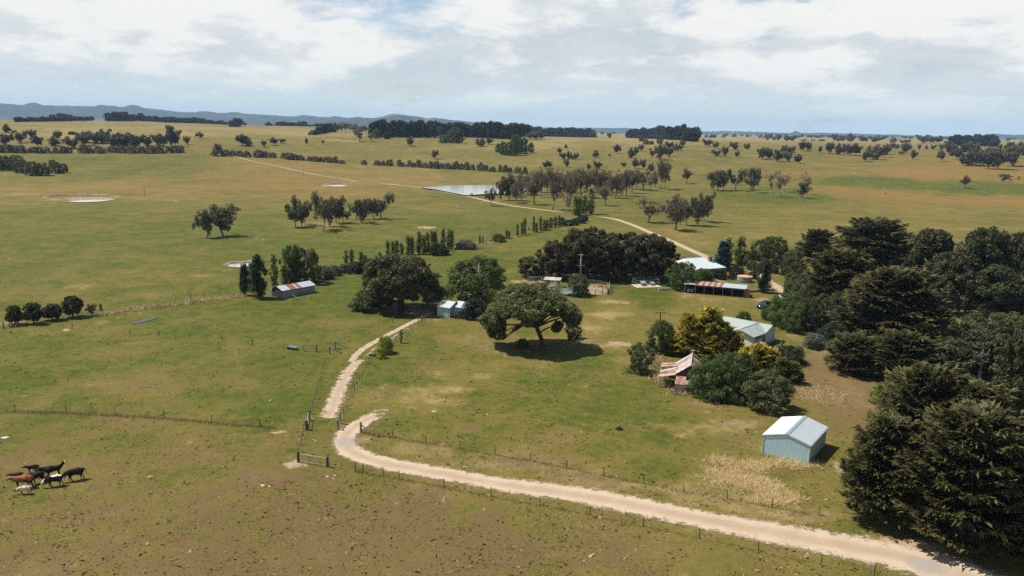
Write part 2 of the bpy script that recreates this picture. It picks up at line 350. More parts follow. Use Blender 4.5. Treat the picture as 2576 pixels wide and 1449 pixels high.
# ------------------------------------------------------------------ ground: one sheet to the horizon, grass cover from soil moisture zones
# (frame x, frame y, dryness, brown cover, orange seed heads)
ANCH = [(60, 1420, 0.57, 0.79, 0.00), (300, 1300, 0.53, 0.69, 0.10), (200, 1180, 0.57, 0.56, 0.15), (60, 1100, 0.37, 0.61, 0.00), (450, 1140, 0.53, 0.61, 0.10), (620, 1230, 0.49, 0.66, 0.05),
        (560, 1400, 0.57, 0.99, 0.05), (800, 1300, 0.52, 0.96, 0.00), (1000, 1300, 0.57, 0.99, 0.00), (1250, 1400, 0.57, 1.00, 0.00), (1500, 1400, 0.52, 0.78, 0.05), (1900, 1430, 0.50, 0.53, 0.10),
        (700, 1110, 0.43, 0.56, 0.00), (900, 1240, 0.49, 0.66, 0.00), (60, 960, 0.08, 0.10, 0.00), (200, 920, 0.11, 0.10, 0.00), (330, 980, 0.38, 0.55, 0.00), (520, 940, 0.32, 0.35, 0.00), (600, 1000, 0.32, 0.30, 0.00),
        (700, 1045, 0.01, 0.00, 0.00), (150, 1010, 0.26, 0.25, 0.00), (450, 860, 0.18, 0.10, 0.00), (700, 900, 0.22, 0.12, 0.00), (720, 980, 0.26, 0.20, 0.00), (300, 830, 0.16, 0.05, 0.00), (600, 820, 0.21, 0.05, 0.00), (850, 830, 0.26, 0.10, 0.00),
        (860, 760, 0.02, 0.00, 0.00), (700, 780, 0.04, 0.00, 0.00),
        (100, 740, 0.26, 0.15, 0.00), (300, 700, 0.26, 0.20, 0.00), (200, 620, 0.22, 0.10, 0.00), (500, 680, 0.20, 0.08, 0.00), (450, 560, 0.24, 0.10, 0.05), (800, 620, 0.22, 0.08, 0.05), (1000, 600, 0.26, 0.05, 0.10), (150, 540, 0.26, 0.12, 0.05),
        (1200, 650, 0.18, 0.00, 0.05), (1150, 700, 0.10, 0.00, 0.00), (1350, 590, 0.22, 0.00, 0.00), (1100, 560, 0.23, 0.05, 0.10), (1400, 545, 0.25, 0.00, 0.00),
        (100, 480, 0.55, 0.10, 0.45), (400, 470, 0.55, 0.10, 0.50), (650, 460, 0.52, 0.10, 0.60), (850, 480, 0.50, 0.05, 0.60), (1000, 450, 0.60, 0.05, 0.50), (700, 420, 0.60, 0.15, 0.55), (900, 430, 0.60, 0.10, 0.45),
        (300, 410, 0.26, 0.10, 0.05), (450, 400, 0.30, 0.10, 0.10), (560, 395, 0.50, 0.10, 0.30), (60, 405, 0.30, 0.10, 0.10), (1000, 500, 0.36, 0.05, 0.35), (1250, 545, 0.26, 0.00, 0.15),
        (200, 330, 0.82, 0.00, 0.25), (500, 330, 0.82, 0.00, 0.30), (700, 330, 0.85, 0.00, 0.30), (650, 355, 0.50, 0.00, 0.10), (800, 380, 0.50, 0.00, 0.10), (300, 350, 0.60, 0.00, 0.20), (100, 370, 0.55, 0.00, 0.20),
        (1000, 370, 0.46, 0.00, 0.05), (1100, 400, 0.52, 0.00, 0.10), (1350, 360, 0.75, 0.10, 0.10), (1350, 400, 0.50, 0.00, 0.05), (1500, 420, 0.44, 0.00, 0.05), (1600, 350, 0.85, 0.00, 0.20), (1800, 345, 0.88, 0.00, 0.20), (1800, 400, 0.45, 0.00, 0.05),
        (2000, 350, 0.90, 0.00, 0.15), (2300, 350, 0.80, 0.00, 0.15), (2100, 420, 0.50, 0.00, 0.30), (2300, 440, 0.55, 0.00, 0.80), (2450, 430, 0.50, 0.00, 0.70), (2050, 445, 0.50, 0.00, 0.70), (2100, 458, 0.06, 0.00, 0.00), (2240, 464, 0.10, 0.00, 0.10),
        (2450, 478, 0.06, 0.00, 0.00), (2300, 495, 0.55, 0.05, 0.80), (2500, 500, 0.52, 0.05, 0.70), (2100, 480, 0.50, 0.00, 0.65), (1950, 495, 0.10, 0.00, 0.00), (2050, 530, 0.38, 0.00, 0.10), (2300, 560, 0.50, 0.00, 0.12), (2500, 540, 0.48, 0.00, 0.15),
        (1750, 530, 0.42, 0.00, 0.10), (1850, 580, 0.50, 0.00, 0.10), (2200, 620, 0.56, 0.00, 0.15), (2450, 620, 0.58, 0.00, 0.20), (1650, 500, 0.32, 0.00, 0.00), (1750, 470, 0.40, 0.00, 0.15), (1700, 600, 0.55, 0.00, 0.20),
        (1560, 580, 0.30, 0.00, 0.05), (1550, 620, 0.45, 0.00, 0.10), (1900, 660, 0.30, 0.00, 0.00), (1700, 700, 0.20, 0.00, 0.00), (1600, 730, 0.05, 0.00, 0.00), (1500, 740, 0.25, 0.00, 0.05), (1550, 780, 0.50, 0.10, 0.10), (1750, 770, 0.58, 0.10, 0.05), (1600, 850, 0.52, 0.05, 0.00), (1500, 850, 0.52, 0.05, 0.00),
        (1250, 820, 0.42, 0.15, 0.05), (1150, 850, 0.42, 0.20, 0.00), (1200, 890, 0.35, 0.10, 0.00), (1000, 880, 0.18, 0.00, 0.00), (1050, 940, 0.32, 0.08, 0.00), (1100, 1000, 0.48, 0.12, 0.00), (1000, 960, 0.20, 0.00, 0.00),
        (1300, 960, 0.28, 0.05, 0.00), (1450, 960, 0.24, 0.00, 0.00), (1550, 920, 0.26, 0.00, 0.00), (1620, 1000, 0.22, 0.05, 0.00), (1300, 1050, 0.30, 0.22, 0.00), (1500, 1100, 0.32, 0.25, 0.00), (1200, 1100, 0.25, 0.21, 0.00), (1100, 1080, 0.20, 0.05, 0.00), (1650, 1150, 0.28, 0.15, 0.00),
        (1750, 1050, 0.40, 0.30, 0.00), (1850, 1090, 0.55, 0.40, 0.00), (1450, 1190, 0.49, 0.51, 0.00), (1300, 1170, 0.52, 0.46, 0.00), (1100, 1140, 0.57, 0.46, 0.00), (1800, 1240, 0.62, 0.30, 0.10), (1950, 1250, 0.60, 0.30, 0.10), (2150, 1300, 0.40, 0.28, 0.00), (2100, 1200, 0.50, 0.30, 0.00),
        (2050, 980, 0.55, 0.65, 0.30), (2100, 900, 0.50, 0.70, 0.10), (2120, 1020, 0.50, 0.70, 0.05), (1990, 1010, 0.42, 0.35, 0.10), (2450, 850, 0.35, 0.20, 0.00), (2500, 1000, 0.40, 0.20, 0.00), (2000, 870, 0.30, 0.20, 0.00)]
ANP = [GD(a[0], a[1]) for a in ANCH]
AN_U = np.array([math.degrees(math.atan2(p.x, p.y)) for p in ANP])
AN_L = np.array([math.log(math.hypot(p.x, p.y))*26 for p in ANP])
AN_V = np.array([a[2:] for a in ANCH])
# bare soil and other marks: (tile, x, y, rx, ry in tile pixels, bare, dry, brown)
SPLAT = [('z3', 1150, 1130, 420, 110, .42, .2, .6), ('z3', 1450, 1040, 300, 60, .4, .2, .4), ('b2', 1450, 930, 520, 45, .5, .3, .6), ('b2', 1650, 960, 160, 45, .75, .2, .2),
         ('z2', 930, 560, 90, 25, .3, .3, .6), ('z2', 1610, 480, 70, 20, .35, .4, .3), ('z2', 1440, 590, 110, 28, .45, .5, .1), ('z2', 1250, 740, 40, 14, .6, .2, .1), ('z2', 280, 1105, 95, 32, .85, .2, .0),
         ('z2', 170, 885, 60, 16, .7, .3, 0), ('z2', 215, 790, 55, 14, .5, .3, 0), ('z2', 760, 940, 70, 30, .45, .5, .2), ('z2', 780, 930, 40, 16, .5, .4, .0),
         ('zc', 1330, 740, 90, 20, .35, .4, .3), ('zc', 850, 520, 110, 22, .2, .3, .6), ('zc', 1550, 590, 220, 40, .22, .4, .3), ('zc', 2220, 560, 100, 25, .4, .5, .2), ('zc', 1700, 870, 300, 22, .35, .5, .2), ('zc', 1000, 700, 500, 14, .2, .4, .4),
         ('b1', 800, 690, 140, 32, .35, .6, .2), ('b1', 2020, 580, 180, 18, .35, .5, .1), ('b1', 60, 1075, 170, 30, .75, .5, .2), ('b1', 1050, 1050, 120, 12, .45, .5, .1), ('b1', 1230, 1012, 60, 7, .6, .6, .0), ('b1', 670, 1128, 40, 7, .8, .8, 0),
         ('b1', 1300, 1270, 90, 22, .3, .3, .3), ('b1', 1800, 1255, 110, 8, .45, .5, .1),
         ('a1', 880, 1100, 330, 26, .62, .3, .4), ('a1', 200, 1050, 220, 10, .4, .5, .1), ('b2', 1720, 98, 110, 14, .85, .3, .0), ('b2', 130, 430, 150, 14, .8, .3, .2), ('b1', 2400, 470, 150, 16, .8, .3, .2), ('b1', 2250, 520, 120, 10, .4, .4, .1),
         ('b3', 1060, 850, 190, 18, .55, .6, .1), ('b3', 1080, 1270, 150, 34, .65, .6, .0), ('b3', 860, 1300, 60, 15, .5, .6, .0), ('b3', 950, 1000, 130, 22, .2, .5, .0), ('b3', 850, 1110, 200, 26, .25, .4, .1), ('b3', 1740, 780, 100, 20, .4, .5, .1), ('b3', 2500, 830, 120, 16, .5, .4, .0), ('b3', 150, 1230, 250, 40, .3, .3, .4),
         ('zy', 1650, 380, 330, 110, .75, .3, .3), ('zy', 300, 220, 420, 60, .65, .3, .4), ('zy', 700, 330, 300, 80, .55, .3, .3), ('zy', 1750, 265, 200, 14, .6, .4, .0), ('zy', 1850, 600, 260, 34, .5, .5, .0),
         ('b3', 1500, 590, 150, 22, .6, .3, .2), ('b3', 1150, 690, 130, 8, .5, .4, 0), ('z4', 540, 480, 120, 35, .6, .3, .1), ('z4', 1900, 800, 120, 22, .4, .4, .1), ('z4', 2160, 640, 130, 80, .75, .2, 0), ('z4', 2200, 770, 190, 30, .6, .2, 0),
         ('z7', 130, 1090, 120, 40, .5, .2, .6), ('z7', 100, 1200, 160, 80, .35, .3, .7), ('z8', 280, 190, 120, 130, .35, .3, .7), ('z8', 180, 700, 80, 45, .7, .3, .2), ('z8', 70, 430, 60, 35, .35, .2, .5), ('z8', 650, 1240, 260, 60, .8, .3, .2), ('z8', 900, 1330, 300, 70, .6, .3, .3), ('z5', 2350, 420, 120, 60, .45, .3, .3),
         ('zr', 300, 640, 150, 30, .2, .5, .3), ('zr', 1050, 1000, 220, 26, .35, .5, .2), ('zr', 1500, 1340, 180, 60, .35, .5, .2), ('a2', 790, 965, 170, 16, .6, .3, .2), ('a2', 640, 1360, 330, 26, .35, .4, .2), ('a2', 850, 515, 170, 8, .6, .6, 0), ('a2', 1900, 590, 260, 30, .3, .3, .5),
         ('b2', 1040, 560, 160, 16, .4, .5, .0), ('b2', 2200, 250, 240, 8, .4, .6, .0), ('b3', 320, 105, 260, 14, .4, .6, 0), ('b2', 1180, 1050, 90, 20, .3, .3, .3), ('b2', 1800, 1035, 80, 10, .6, .3, 0)]
SPLAT += [('d', 2105, 960, 60, 95, .25, .3, .35), ('d', 2080, 885, 60, 32, .3, .3, .4), ('d', 2150, 1060, 45, 50, .25, .3, .35), ('d', 1000, 1000, 130, 26, .15, .5, .1), ('d', 1110, 975, 70, 14, .2, .5, .1), ('d', 1750, 1075, 90, 16, .35, .5, .2), ('d', 1850, 1065, 60, 12, .45, .5, .2), ('d', 1160, 850, 60, 16, .2, .4, .3), ('d', 1530, 790, 80, 8, .3, .5, .1), ('d', 1560, 868, 40, 6, .6, .5, .0), ('d', 1430, 1085, 60, 12, .3, .4, .2), ('d', 340, 970, 140, 26, .05, .3, .15), ('d', 250, 1060, 120, 12, .1, .2, .3)]
SPLAT += [('d', 1050, 1128, 90, 12, .12, .5, .25), ('d', 1250, 1166, 120, 14, .14, .5, .25), ('d', 1450, 1196, 120, 14, .14, .5, .25), ('d', 1650, 1228, 120, 16, .14, .5, .25), ('d', 1850, 1262, 120, 18, .14, .5, .25), ('d', 2030, 1298, 110, 18, .14, .5, .2), ('d', 1200, 940, 150, 18, .1, .4, .1), ('d', 1330, 915, 90, 10, .15, .4, .1), ('d', 1130, 1010, 60, 8, .25, .5, .1), ('d', 700, 1200, 90, 16, .1, .3, .2), ('d', 1600, 905, 70, 10, .1, .4, .1)]
SPL = []
for t, x, y, rx, ry, ba, dr, br in SPLAT:
    c = G(t, x, y); e = G(t, x + rx, y); u = G(t, x, y - ry); dn = G(t, x, y + ry)
    SPL.append((c.x, c.y, math.hypot(e.x - c.x, e.y - c.y), max(0.6, 0.5*math.hypot(u.x - dn.x, u.y - dn.y)), math.atan2(c.x, c.y), ba, dr, br))
def wob(x, y, s):
    return (np.sin(x*1.9/s + 1.3*np.sin(y*1.1/s)) + np.sin(y*2.3/s + 1.7*np.sin(x*1.4/s + 2)) + 0.6*np.sin((x + y)*4.1/s) + 0.5*np.sin((x - 1.3*y)*6.3/s))/3.1
def zone(x, y):
    """dryness, brown cover, orange heads, bare soil at ground points"""
    x = np.asarray(x, float); y = np.asarray(y, float)
    u = np.degrees(np.arctan2(x, y)); r = np.maximum(np.hypot(x, y), 30.0); l = np.log(r)*26
    u = u + wob(x, y, r*0.06)*1.2; l = l + wob(x + 31, y - 17, r*0.05)*0.9
    W = np.zeros(x.shape); A = np.zeros(x.shape + (3,))
    for k in range(len(AN_U)):
        w = 1.0/(((u - AN_U[k])**2 + 1.5*(l - AN_L[k])**2 + 0.25)**1.7)
        W += w; A += w[..., None]*AN_V[k]
    A /= W[..., None]
    dry, br, org = A[..., 0], A[..., 1], A[..., 2]
    bare = np.zeros(x.shape)
    for cx, cy, rx, ry, az, ba, dr, b in SPL:
        dx, dy = x - cx, y - cy
        m = (np.abs(dx) < 3*rx + 3*ry) & (np.abs(dy) < 3*rx + 3*ry)
        if not m.any(): continue
        dx, dy = dx[m], dy[m]
        s = max(0.8, 0.35*min(rx, ry*2))
        q = np.sqrt((dx/rx)**2 + (dy/ry)**2) + 0.42*wob(x[m], y[m], s*1.8) + 0.25*wob(x[m] + 9, y[m], s*.7)
        f = 1 - sst(0.55, 1.25, q)
        bare[m] = np.maximum(bare[m], ba*f); dry[m] = np.clip(dry[m] + dr*f*0.7, 0, 1); br[m] = np.clip(br[m] + b*f, 0, 1)
    return dry, br, org, bare
def ground_material():
    m, nt, N, L = nodes_of('paddock_grass')
    out = N('ShaderNodeOutputMaterial'); b = N('ShaderNodeBsdfPrincipled'); L(b.outputs[0], out.inputs[0])
    b.inputs['Roughness'].default_value = 0.95; b.inputs['Specular IOR Level'].default_value = 0.12
    geo = N('ShaderNodeNewGeometry')
    def noise(scale, detail=4, rough=0.6, off=(0, 0, 0), sc=(1, 1, 1), dist=0.0):
        mp = N('ShaderNodeMapping'); mp.inputs['Location'].default_value = off; mp.inputs['Scale'].default_value = sc; L(geo.outputs['Position'], mp.inputs[0])
        n = N('ShaderNodeTexNoise'); n.inputs['Scale'].default_value = scale; n.inputs['Detail'].default_value = detail; n.inputs['Roughness'].default_value = rough
        n.inputs['Distortion'].default_value = dist
        L(mp.outputs[0], n.inputs['Vector']); return n.outputs['Fac']
    def mth(op, a, b_=None, c=None, clamp=False):
        n = N('ShaderNodeMath'); n.operation = op; n.use_clamp = clamp
        for i, v in enumerate((a, b_, c)):
            if v is None: continue
            if isinstance(v, (int, float)): n.inputs[i].default_value = v
            else: L(v, n.inputs[i])
        return n.outputs[0]
    def att(nm):
        a = N('ShaderNodeAttribute'); a.attribute_name = nm; return a.outputs['Fac']
    def mrng(v, a, b_, c=0., d=1.):
        n = N('ShaderNodeMapRange'); n.interpolation_type = 'SMOOTHSTEP'; L(v, n.inputs[0])
        n.inputs[1].default_value = a; n.inputs[2].default_value = b_; n.inputs[3].default_value = c; n.inputs[4].default_value = d
        return n.outputs[0]
    def mixc(f, c1, c2):
        n = N('ShaderNodeMix'); n.data_type = 'RGBA'
        L(f, n.inputs[0])
        for i, c in ((6, c1), (7, c2)):
            if isinstance(c, tuple): n.inputs[i].default_value = (*c, 1)
            else: L(c, n.inputs[i])
        return n.outputs[2]
    nA = noise(0.016, 10, 0.68, (3, 8, 0)); nB = noise(0.09, 8, 0.72, (13, 2, 0), dist=0.4); nC = noise(0.75, 4, 0.7); nD = noise(4.5, 3, 0.7, (5, 5, 5)); nE = noise(0.3, 4, 0.66, (40, 9, 0))
    jit = mth('ADD', mth('ADD', mth('MULTIPLY', mth('SUBTRACT', nA, 0.5), 1.2), mth('MULTIPLY', mth('SUBTRACT', nB, 0.5), 1.5)),
              mth('ADD', mth('MULTIPLY', mth('SUBTRACT', nC, 0.5), 1.0), mth('MULTIPLY', mth('SUBTRACT', nD, 0.5), 0.55)))
    dry = mth('ADD', att('dry'), jit)
    green = mixc(mrng(nE, 0.35, 0.65), (0.053, 0.074, 0.008), (0.094, 0.097, 0.013))
    c = mixc(mrng(dry, 0.05, 0.55), green, (0.142, 0.113, 0.026))
    c = mixc(mrng(dry, 0.5, 1.05), c, (0.262, 0.197, 0.078))
    brn = mth('ADD', att('brown'), mth('ADD', mth('ADD', mth('MULTIPLY', mth('SUBTRACT', nE, 0.5), 1.5), mth('MULTIPLY', mth('SUBTRACT', nB, 0.5), 1.6)), mth('MULTIPLY', mth('SUBTRACT', nC, 0.5), 0.9)))
    c = mixc(mrng(brn, 0.38, 1.0, 0, 0.82), c, (0.128, 0.084, 0.036))
    org = mth('ADD', att('orange'), mth('ADD', mth('MULTIPLY', mth('SUBTRACT', nB, 0.5), 0.8), mth('MULTIPLY', mth('SUBTRACT', nA, 0.5), 1.0)))
    c = mixc(mrng(org, 0.2, 0.85, 0, 0.7), c, (0.205, 0.118, 0.030))
    bare = mth('ADD', mth('ADD', att('bare'), mth('MULTIPLY', mth('SUBTRACT', nE, 0.5), 0.7)), mth('ADD', mth('MULTIPLY', mth('SUBTRACT', nC, 0.5), 1.0), mth('MULTIPLY', mth('SUBTRACT', nD, 0.5), 0.5)))
    soil = mixc(nE, (0.27, 0.175, 0.105), (0.40, 0.295, 0.20))
    c = mixc(mrng(bare, 0.34, 0.78), c, soil)
    # small dark weeds and tussock flecks
    wd = noise(1.6, 2, 0.5, (77, 31, 2))
    c = mixc(mth('MULTIPLY', mrng(wd, 0.68, 0.78, 0, .7), mrng(nB, 0.42, 0.58), clamp=True), c, (0.042, 0.058, 0.015))
    pl = noise(0.42, 4, 0.7, (7, 131, 2), dist=0.6)
    c = mixc(mth('MULTIPLY', mrng(pl, 0.62, 0.74, 0, 0.6), mrng(nB, 0.42, 0.62), clamp=True), c, (0.33, 0.27, 0.15))
    L(c, b.inputs['Base Color'])
    bp = N('ShaderNodeBump'); bp.inputs['Strength'].default_value = 0.9; bp.inputs['Distance'].default_value = 0.16
    L(mth('ADD', mth('MULTIPLY', nC, 0.6), mth('MULTIPLY', nD, 0.45)), bp.inputs['Height']); L(bp.outputs[0], b.inputs['Normal'])
    return m
def build_ground():
    az = np.concatenate([np.linspace(-46, 46, 470), np.linspace(46, 314, 100)[1:-1]])
    rr = np.concatenate([[0.0, 8, 16, 24, 32], 40*np.exp(np.linspace(0, math.log(11800/40.), 470))])
    A, Rr = np.meshgrid(np.radians(az), rr)
    X, Y = Rr*np.sin(A), Rr*np.cos(A); Z = hgt(X, Y)
    dry, br, org, bare = zone(X.ravel(), Y.ravel())
    na, nr = len(az), len(rr)
    i = np.arange(nr - 1)[:, None]*na; j = np.arange(na)[None, :]; j2 = (j + 1) % na
    F = np.stack([i + j, i + na + j, i + na + j2, i + j2], -1).reshape(-1, 4)[:, ::-1]
    V = np.stack([X.ravel(), Y.ravel(), Z.ravel()], 1)
    me = np_mesh('ground', V, F, ground_material(), smooth=True, extra={'dry': dry, 'brown': br, 'orange': org, 'bare': bare})
    o = link('ground', me); tag(o, 'rolling grass paddocks reaching to the horizon', kind='structure')
    return o
build_ground()

# ------------------------------------------------------------------ tracks and roads
def road_material(name, base, dark, patch=False, thresh=0.5):
    m, nt, N, L = nodes_of(name)
    out = N('ShaderNodeOutputMaterial'); b = N('ShaderNodeBsdfPrincipled')
    b.inputs['Roughness'].default_value = 0.95; b.inputs['Specular IOR Level'].default_value = 0.1
    geo = N('ShaderNodeNewGeometry')
    def noise(scale, detail=4, rough=0.6):
        n = N('ShaderNodeTexNoise'); n.inputs['Scale'].default_value = scale; n.inputs['Detail'].default_value = detail; n.inputs['Roughness'].default_value = rough
        L(geo.outputs['Position'], n.inputs['Vector']); return n.outputs['Fac']
    n1 = noise(0.35, 5, 0.65); n2 = noise(3.0, 4, 0.7); n3 = noise(0.9, 5, 0.7)
    ed = N('ShaderNodeAttribute'); ed.attribute_name = 'edge'      # 0 at the verge, 1 on the crown
    gr = N('ShaderNodeAttribute'); gr.attribute_name = 'grey'; ac = N('ShaderNodeAttribute'); ac.attribute_name = 'across'
    def mth(op, a, b_):
        n = N('ShaderNodeMath'); n.operation = op
        for i, v in enumerate((a, b_)):
            if isinstance(v, (int, float)): n.inputs[i].default_value = v
            else: L(v, n.inputs[i])
        return n.outputs[0]
    mx = N('ShaderNodeMix'); mx.data_type = 'RGBA'; mr = N('ShaderNodeMapRange'); L(mth('ADD', mth('ADD', mth('MULTIPLY', n1, 0.6), mth('MULTIPLY', n2, 0.4)), mth('MULTIPLY', mth('COSINE', mth('MULTIPLY', ac.outputs['Fac'], 12.566), 0), -0.13)), mr.inputs[0])
    mr.inputs[1].default_value = 0.36; mr.inputs[2].default_value = 0.64
    L(mr.outputs[0], mx.inputs[0]); mx.inputs[6].default_value = (*dark, 1); mx.inputs[7].default_value = (*base, 1)
    m2 = N('ShaderNodeMix'); m2.data_type = 'RGBA'
    g = N('ShaderNodeMapRange'); L(mth('ADD', gr.outputs['Fac'], mth('MULTIPLY', mth('SUBTRACT', n3, 0.5), 0.9)), g.inputs[0]); g.inputs[1].default_value = 0.35; g.inputs[2].default_value = 0.7
    L(g.outputs[0], m2.inputs[0]); L(mx.outputs[2], m2.inputs[6]); m2.inputs[7].default_value = (0.30, 0.265, 0.225, 1)
    L(m2.outputs[2], b.inputs['Base Color'])
    bp = N('ShaderNodeBump'); bp.inputs['Strength'].default_value = 0.35; bp.inputs['Distance'].default_value = 0.05; L(n2, bp.inputs['Height']); L(bp.outputs[0], b.inputs['Normal'])
    tr = N('ShaderNodeBsdfTransparent'); ms = N('ShaderNodeMixShader')
    a = N('ShaderNodeMapRange'); L(mth('ADD', ed.outputs['Fac'], mth('ADD', mth('MULTIPLY', mth('SUBTRACT', n3, 0.5), 1.45), mth('MULTIPLY', mth('SUBTRACT', n2, 0.5), 0.6))), a.inputs[0])
    a.inputs[1].default_value = thresh - 0.15; a.inputs[2].default_value = thresh + 0.15
    L(a.outputs[0], ms.inputs[0]); L(tr.outputs[0], ms.inputs[1]); L(b.outputs[0], ms.inputs[2]); L(ms.outputs[0], out.inputs[0])
    return m
M['road'] = road_material('pink_gravel', (0.46, 0.36, 0.255), (0.355, 0.265, 0.175), thresh=0.44)
M['track'] = road_material('worn_track', (0.46, 0.37, 0.26), (0.34, 0.255, 0.16), thresh=0.5)
M['path'] = road_material('bare_earth_path', (0.21, 0.145, 0.095), (0.15, 0.10, 0.062), thresh=0.98)
def spline(P, n):
    P = [Vector(p) for p in P]; out = []
    for i in range(len(P) - 1):
        p0, p1, p2, p3 = P[max(i-1, 0)], P[i], P[i+1], P[min(i+2, len(P)-1)]
        for k in range(n):
            t = k/n
            out.append(0.5*((2*p1) + (p2 - p0)*t + (2*p0 - 5*p1 + 4*p2 - p3)*t*t + (3*p1 - p0 - 3*p2 + p3)*t**3))
    out.append(P[-1]); return out
ROADS = []
def strip(name, left, right, mat, label, lift=0.05, n=8, cols=10, grey=(), grow=0.25, fade=3.0):
    """road sheet between two ground edges, laid on the terrain"""
    Lp, Rp = spline([p.to_2d() for p in left], n), spline([p.to_2d() for p in right], n)
    V = []; E = []; Gr = []; F = []; Ac = []
    for i, (a, b) in enumerate(zip(Lp, Rp)):
        d = (b - a); a = a - d*grow; d = d*(1 + 2*grow)
        for k in range(cols + 1):
            t = k/cols; p = a + d*t
            V.append((p.x, p.y, float(hgt(p.x, p.y)) + lift))
            endf = min(1.0, (i + 1)/fade, (len(Lp) - i)/5.0)
            E.append(min(1.0, min(t, 1 - t)*(1 + 2*grow)/(2*grow)*0.5 if grow else 1)*1.0*endf)
            g = 0.0
            for (gx, gy, gr) in grey: g = max(g, 1 - math.hypot(p.x - gx, p.y - gy)/gr)
            Gr.append(max(g, 0)); Ac.append(t)
    for i in range(len(Lp) - 1):
        for k in range(cols):
            a = i*(cols + 1) + k; F.append((a, a + 1, a + cols + 2, a + cols + 1))
    me = np_mesh(name, np.array(V), np.array(F), M[mat], True, extra={'edge': E, 'grey': Gr, 'across': Ac})
    # faces must look up
    if me.polygons[0].normal.z < 0: me.flip_normals()
    o = link(name, me); tag(o, label, kind='structure')
    ROADS.append((np.array([[p.x, p.y] for p in Lp]), np.array([[p.x, p.y] for p in Rp])))
    return o
def D2(L): return [GD(x, y) for x, y in L]
RO = [(985, 1012), (930, 1035), (885, 1060), (850, 1082), (834, 1103), (834, 1124), (852, 1148), (890, 1165), (965, 1186), (1060, 1202), (1180, 1224), (1290, 1245), (1420, 1264), (1560, 1292), (1720, 1325), (1880, 1360), (2060, 1397), (2220, 1432), (2340, 1470), (2420, 1500), (2560, 1570)]
RI = [(1010, 1026), (965, 1052), (928, 1072), (908, 1088), (900, 1104), (906, 1120), (936, 1136), (986, 1150), (1060, 1164), (1130, 1176), (1240, 1196), (1340, 1208), (1460, 1222), (1600, 1246), (1750, 1278), (1910, 1304), (2090, 1334), (2250, 1360), (2390, 1395), (2520, 1440), (2680, 1500)]
gp = GD(875, 1112); gq = GD(2330, 1425)
strip('dirt_road', D2(RO), D2(RI), 'road', 'pale pink gravel road curving past the fenced paddock', grey=[(gp.x, gp.y, 3.4), (gq.x, gq.y, 3.4)], grow=0.12, fade=16.0)
strip('farm_track', D2([(799, 1052), (812, 1022), (828, 988), (842, 960), (862, 930), (884, 912), (896, 905)]), D2([(848, 1056), (860, 1025), (872, 990), (884, 962), (896, 938), (912, 914), (928, 904)]), 'road', 'worn pale track between two wire fences', grow=0.2)
def track(name, pts, w, mat, label, n=8, lift=0.06, grow=0.4, cols=6):
    P = spline([p.to_2d() for p in D2(pts)], 3); A = []; B = []
    for i, p in enumerate(P):
        d = (P[min(i+1, len(P)-1)] - P[max(i-1, 0)]).normalized(); q = Vector((-d.y, d.x))
        A.append(Vector((*(p + q*w/2), 0))); B.append(Vector((*(p - q*w/2), 0)))
    return strip(name, A, B, mat, label, lift, 2, cols, grow=grow)
track('wheel_rut', [(884, 912), (897, 893), (915, 877), (942, 861), (985, 838), (1030, 815), (1066, 796), (1090, 784)], 1.7, 'road', 'narrow pale wheel rut climbing towards the blue-grey shed', grow=.15)
track('wheel_rut', [(915, 903), (940, 880), (968, 862), (1004, 840), (1045, 815)], 0.9, 'track', 'thin wheel rut beside the wire fence')
track('farm_lane', [(1798, 655), (1755, 637), (1700, 612), (1655, 593), (1610, 574), (1580, 562), (1545, 551), (1498, 544)], 3.6, 'road', 'pale gravel lane running up to the white-roofed homestead', grow=0.15)
track('dam_track', [(1420, 535), (1330, 524), (1250, 511), (1190, 497), (1145, 489), (1100, 480), (1050, 471), (1000, 466), (945, 460)], 3.4, 'road', 'pale track along the dam wall', lift=0.12, n=10, grow=.15)
track('paddock_track', [(905, 459), (860, 450), (800, 441), (740, 428), (690, 417), (640, 407), (590, 394), (540, 384)], 2.4, 'track', 'pale wheel track crossing the orange paddock', lift=0.12, grow=.15)
M['faint'] = road_material('faint_worn_grass', (0.30, 0.235, 0.125), (0.23, 0.175, 0.08), thresh=0.82)
track('lawn_track', [(985, 1018), (1040, 1002), (1100, 978), (1160, 950), (1250, 915), (1330, 890), (1440, 882), (1540, 872), (1600, 850)], 3.0, 'faint', 'faint worn vehicle track crossing the lawn past the umbrella pine', grow=.3)
track('garden_drive', [(1878, 676), (1905, 690), (1930, 705), (1955, 722), (1972, 742), (1966, 760)], 3.0, 'road', 'pale garden drive beside the round concrete tank', grow=0.2)
track('garden_path', [(1790, 700), (1815, 708), (1836, 712)], 0.8, 'road', 'thin pale path across the garden lawn', grow=0.1)
track('earth_path', [(2062, 866), (2085, 890), (2110, 925), (2135, 965), (2165, 1010), (2190, 1050)], 4.0, 'path', 'bare brown path beside the tall cypress trees', grow=0.5)

def in_road(x, y, grow=0.0):
    m = np.zeros(x.shape, bool)
    for Lp, Rp in ROADS:
        poly = np.concatenate([Lp, Rp[::-1]]); c = np.zeros(x.shape, bool)
        x0, y0 = poly.min(0) - 1; x1, y1 = poly.max(0) + 1
        bb = (x > x0) & (x < x1) & (y > y0) & (y < y1)
        if not bb.any(): continue
        xs, ys = x[bb], y[bb]; cc = np.zeros(xs.shape, bool); j = len(poly) - 1
        for i in range(len(poly)):
            xi, yi, xj, yj = *poly[i], *poly[j]
            with np.errstate(divide='ignore', invalid='ignore'):
                cc ^= ((yi > ys) != (yj > ys)) & (xs < (xj - xi)*(ys - yi)/(yj - yi + 1e-12) + xi)
            j = i
        m[bb] |= cc
    return m

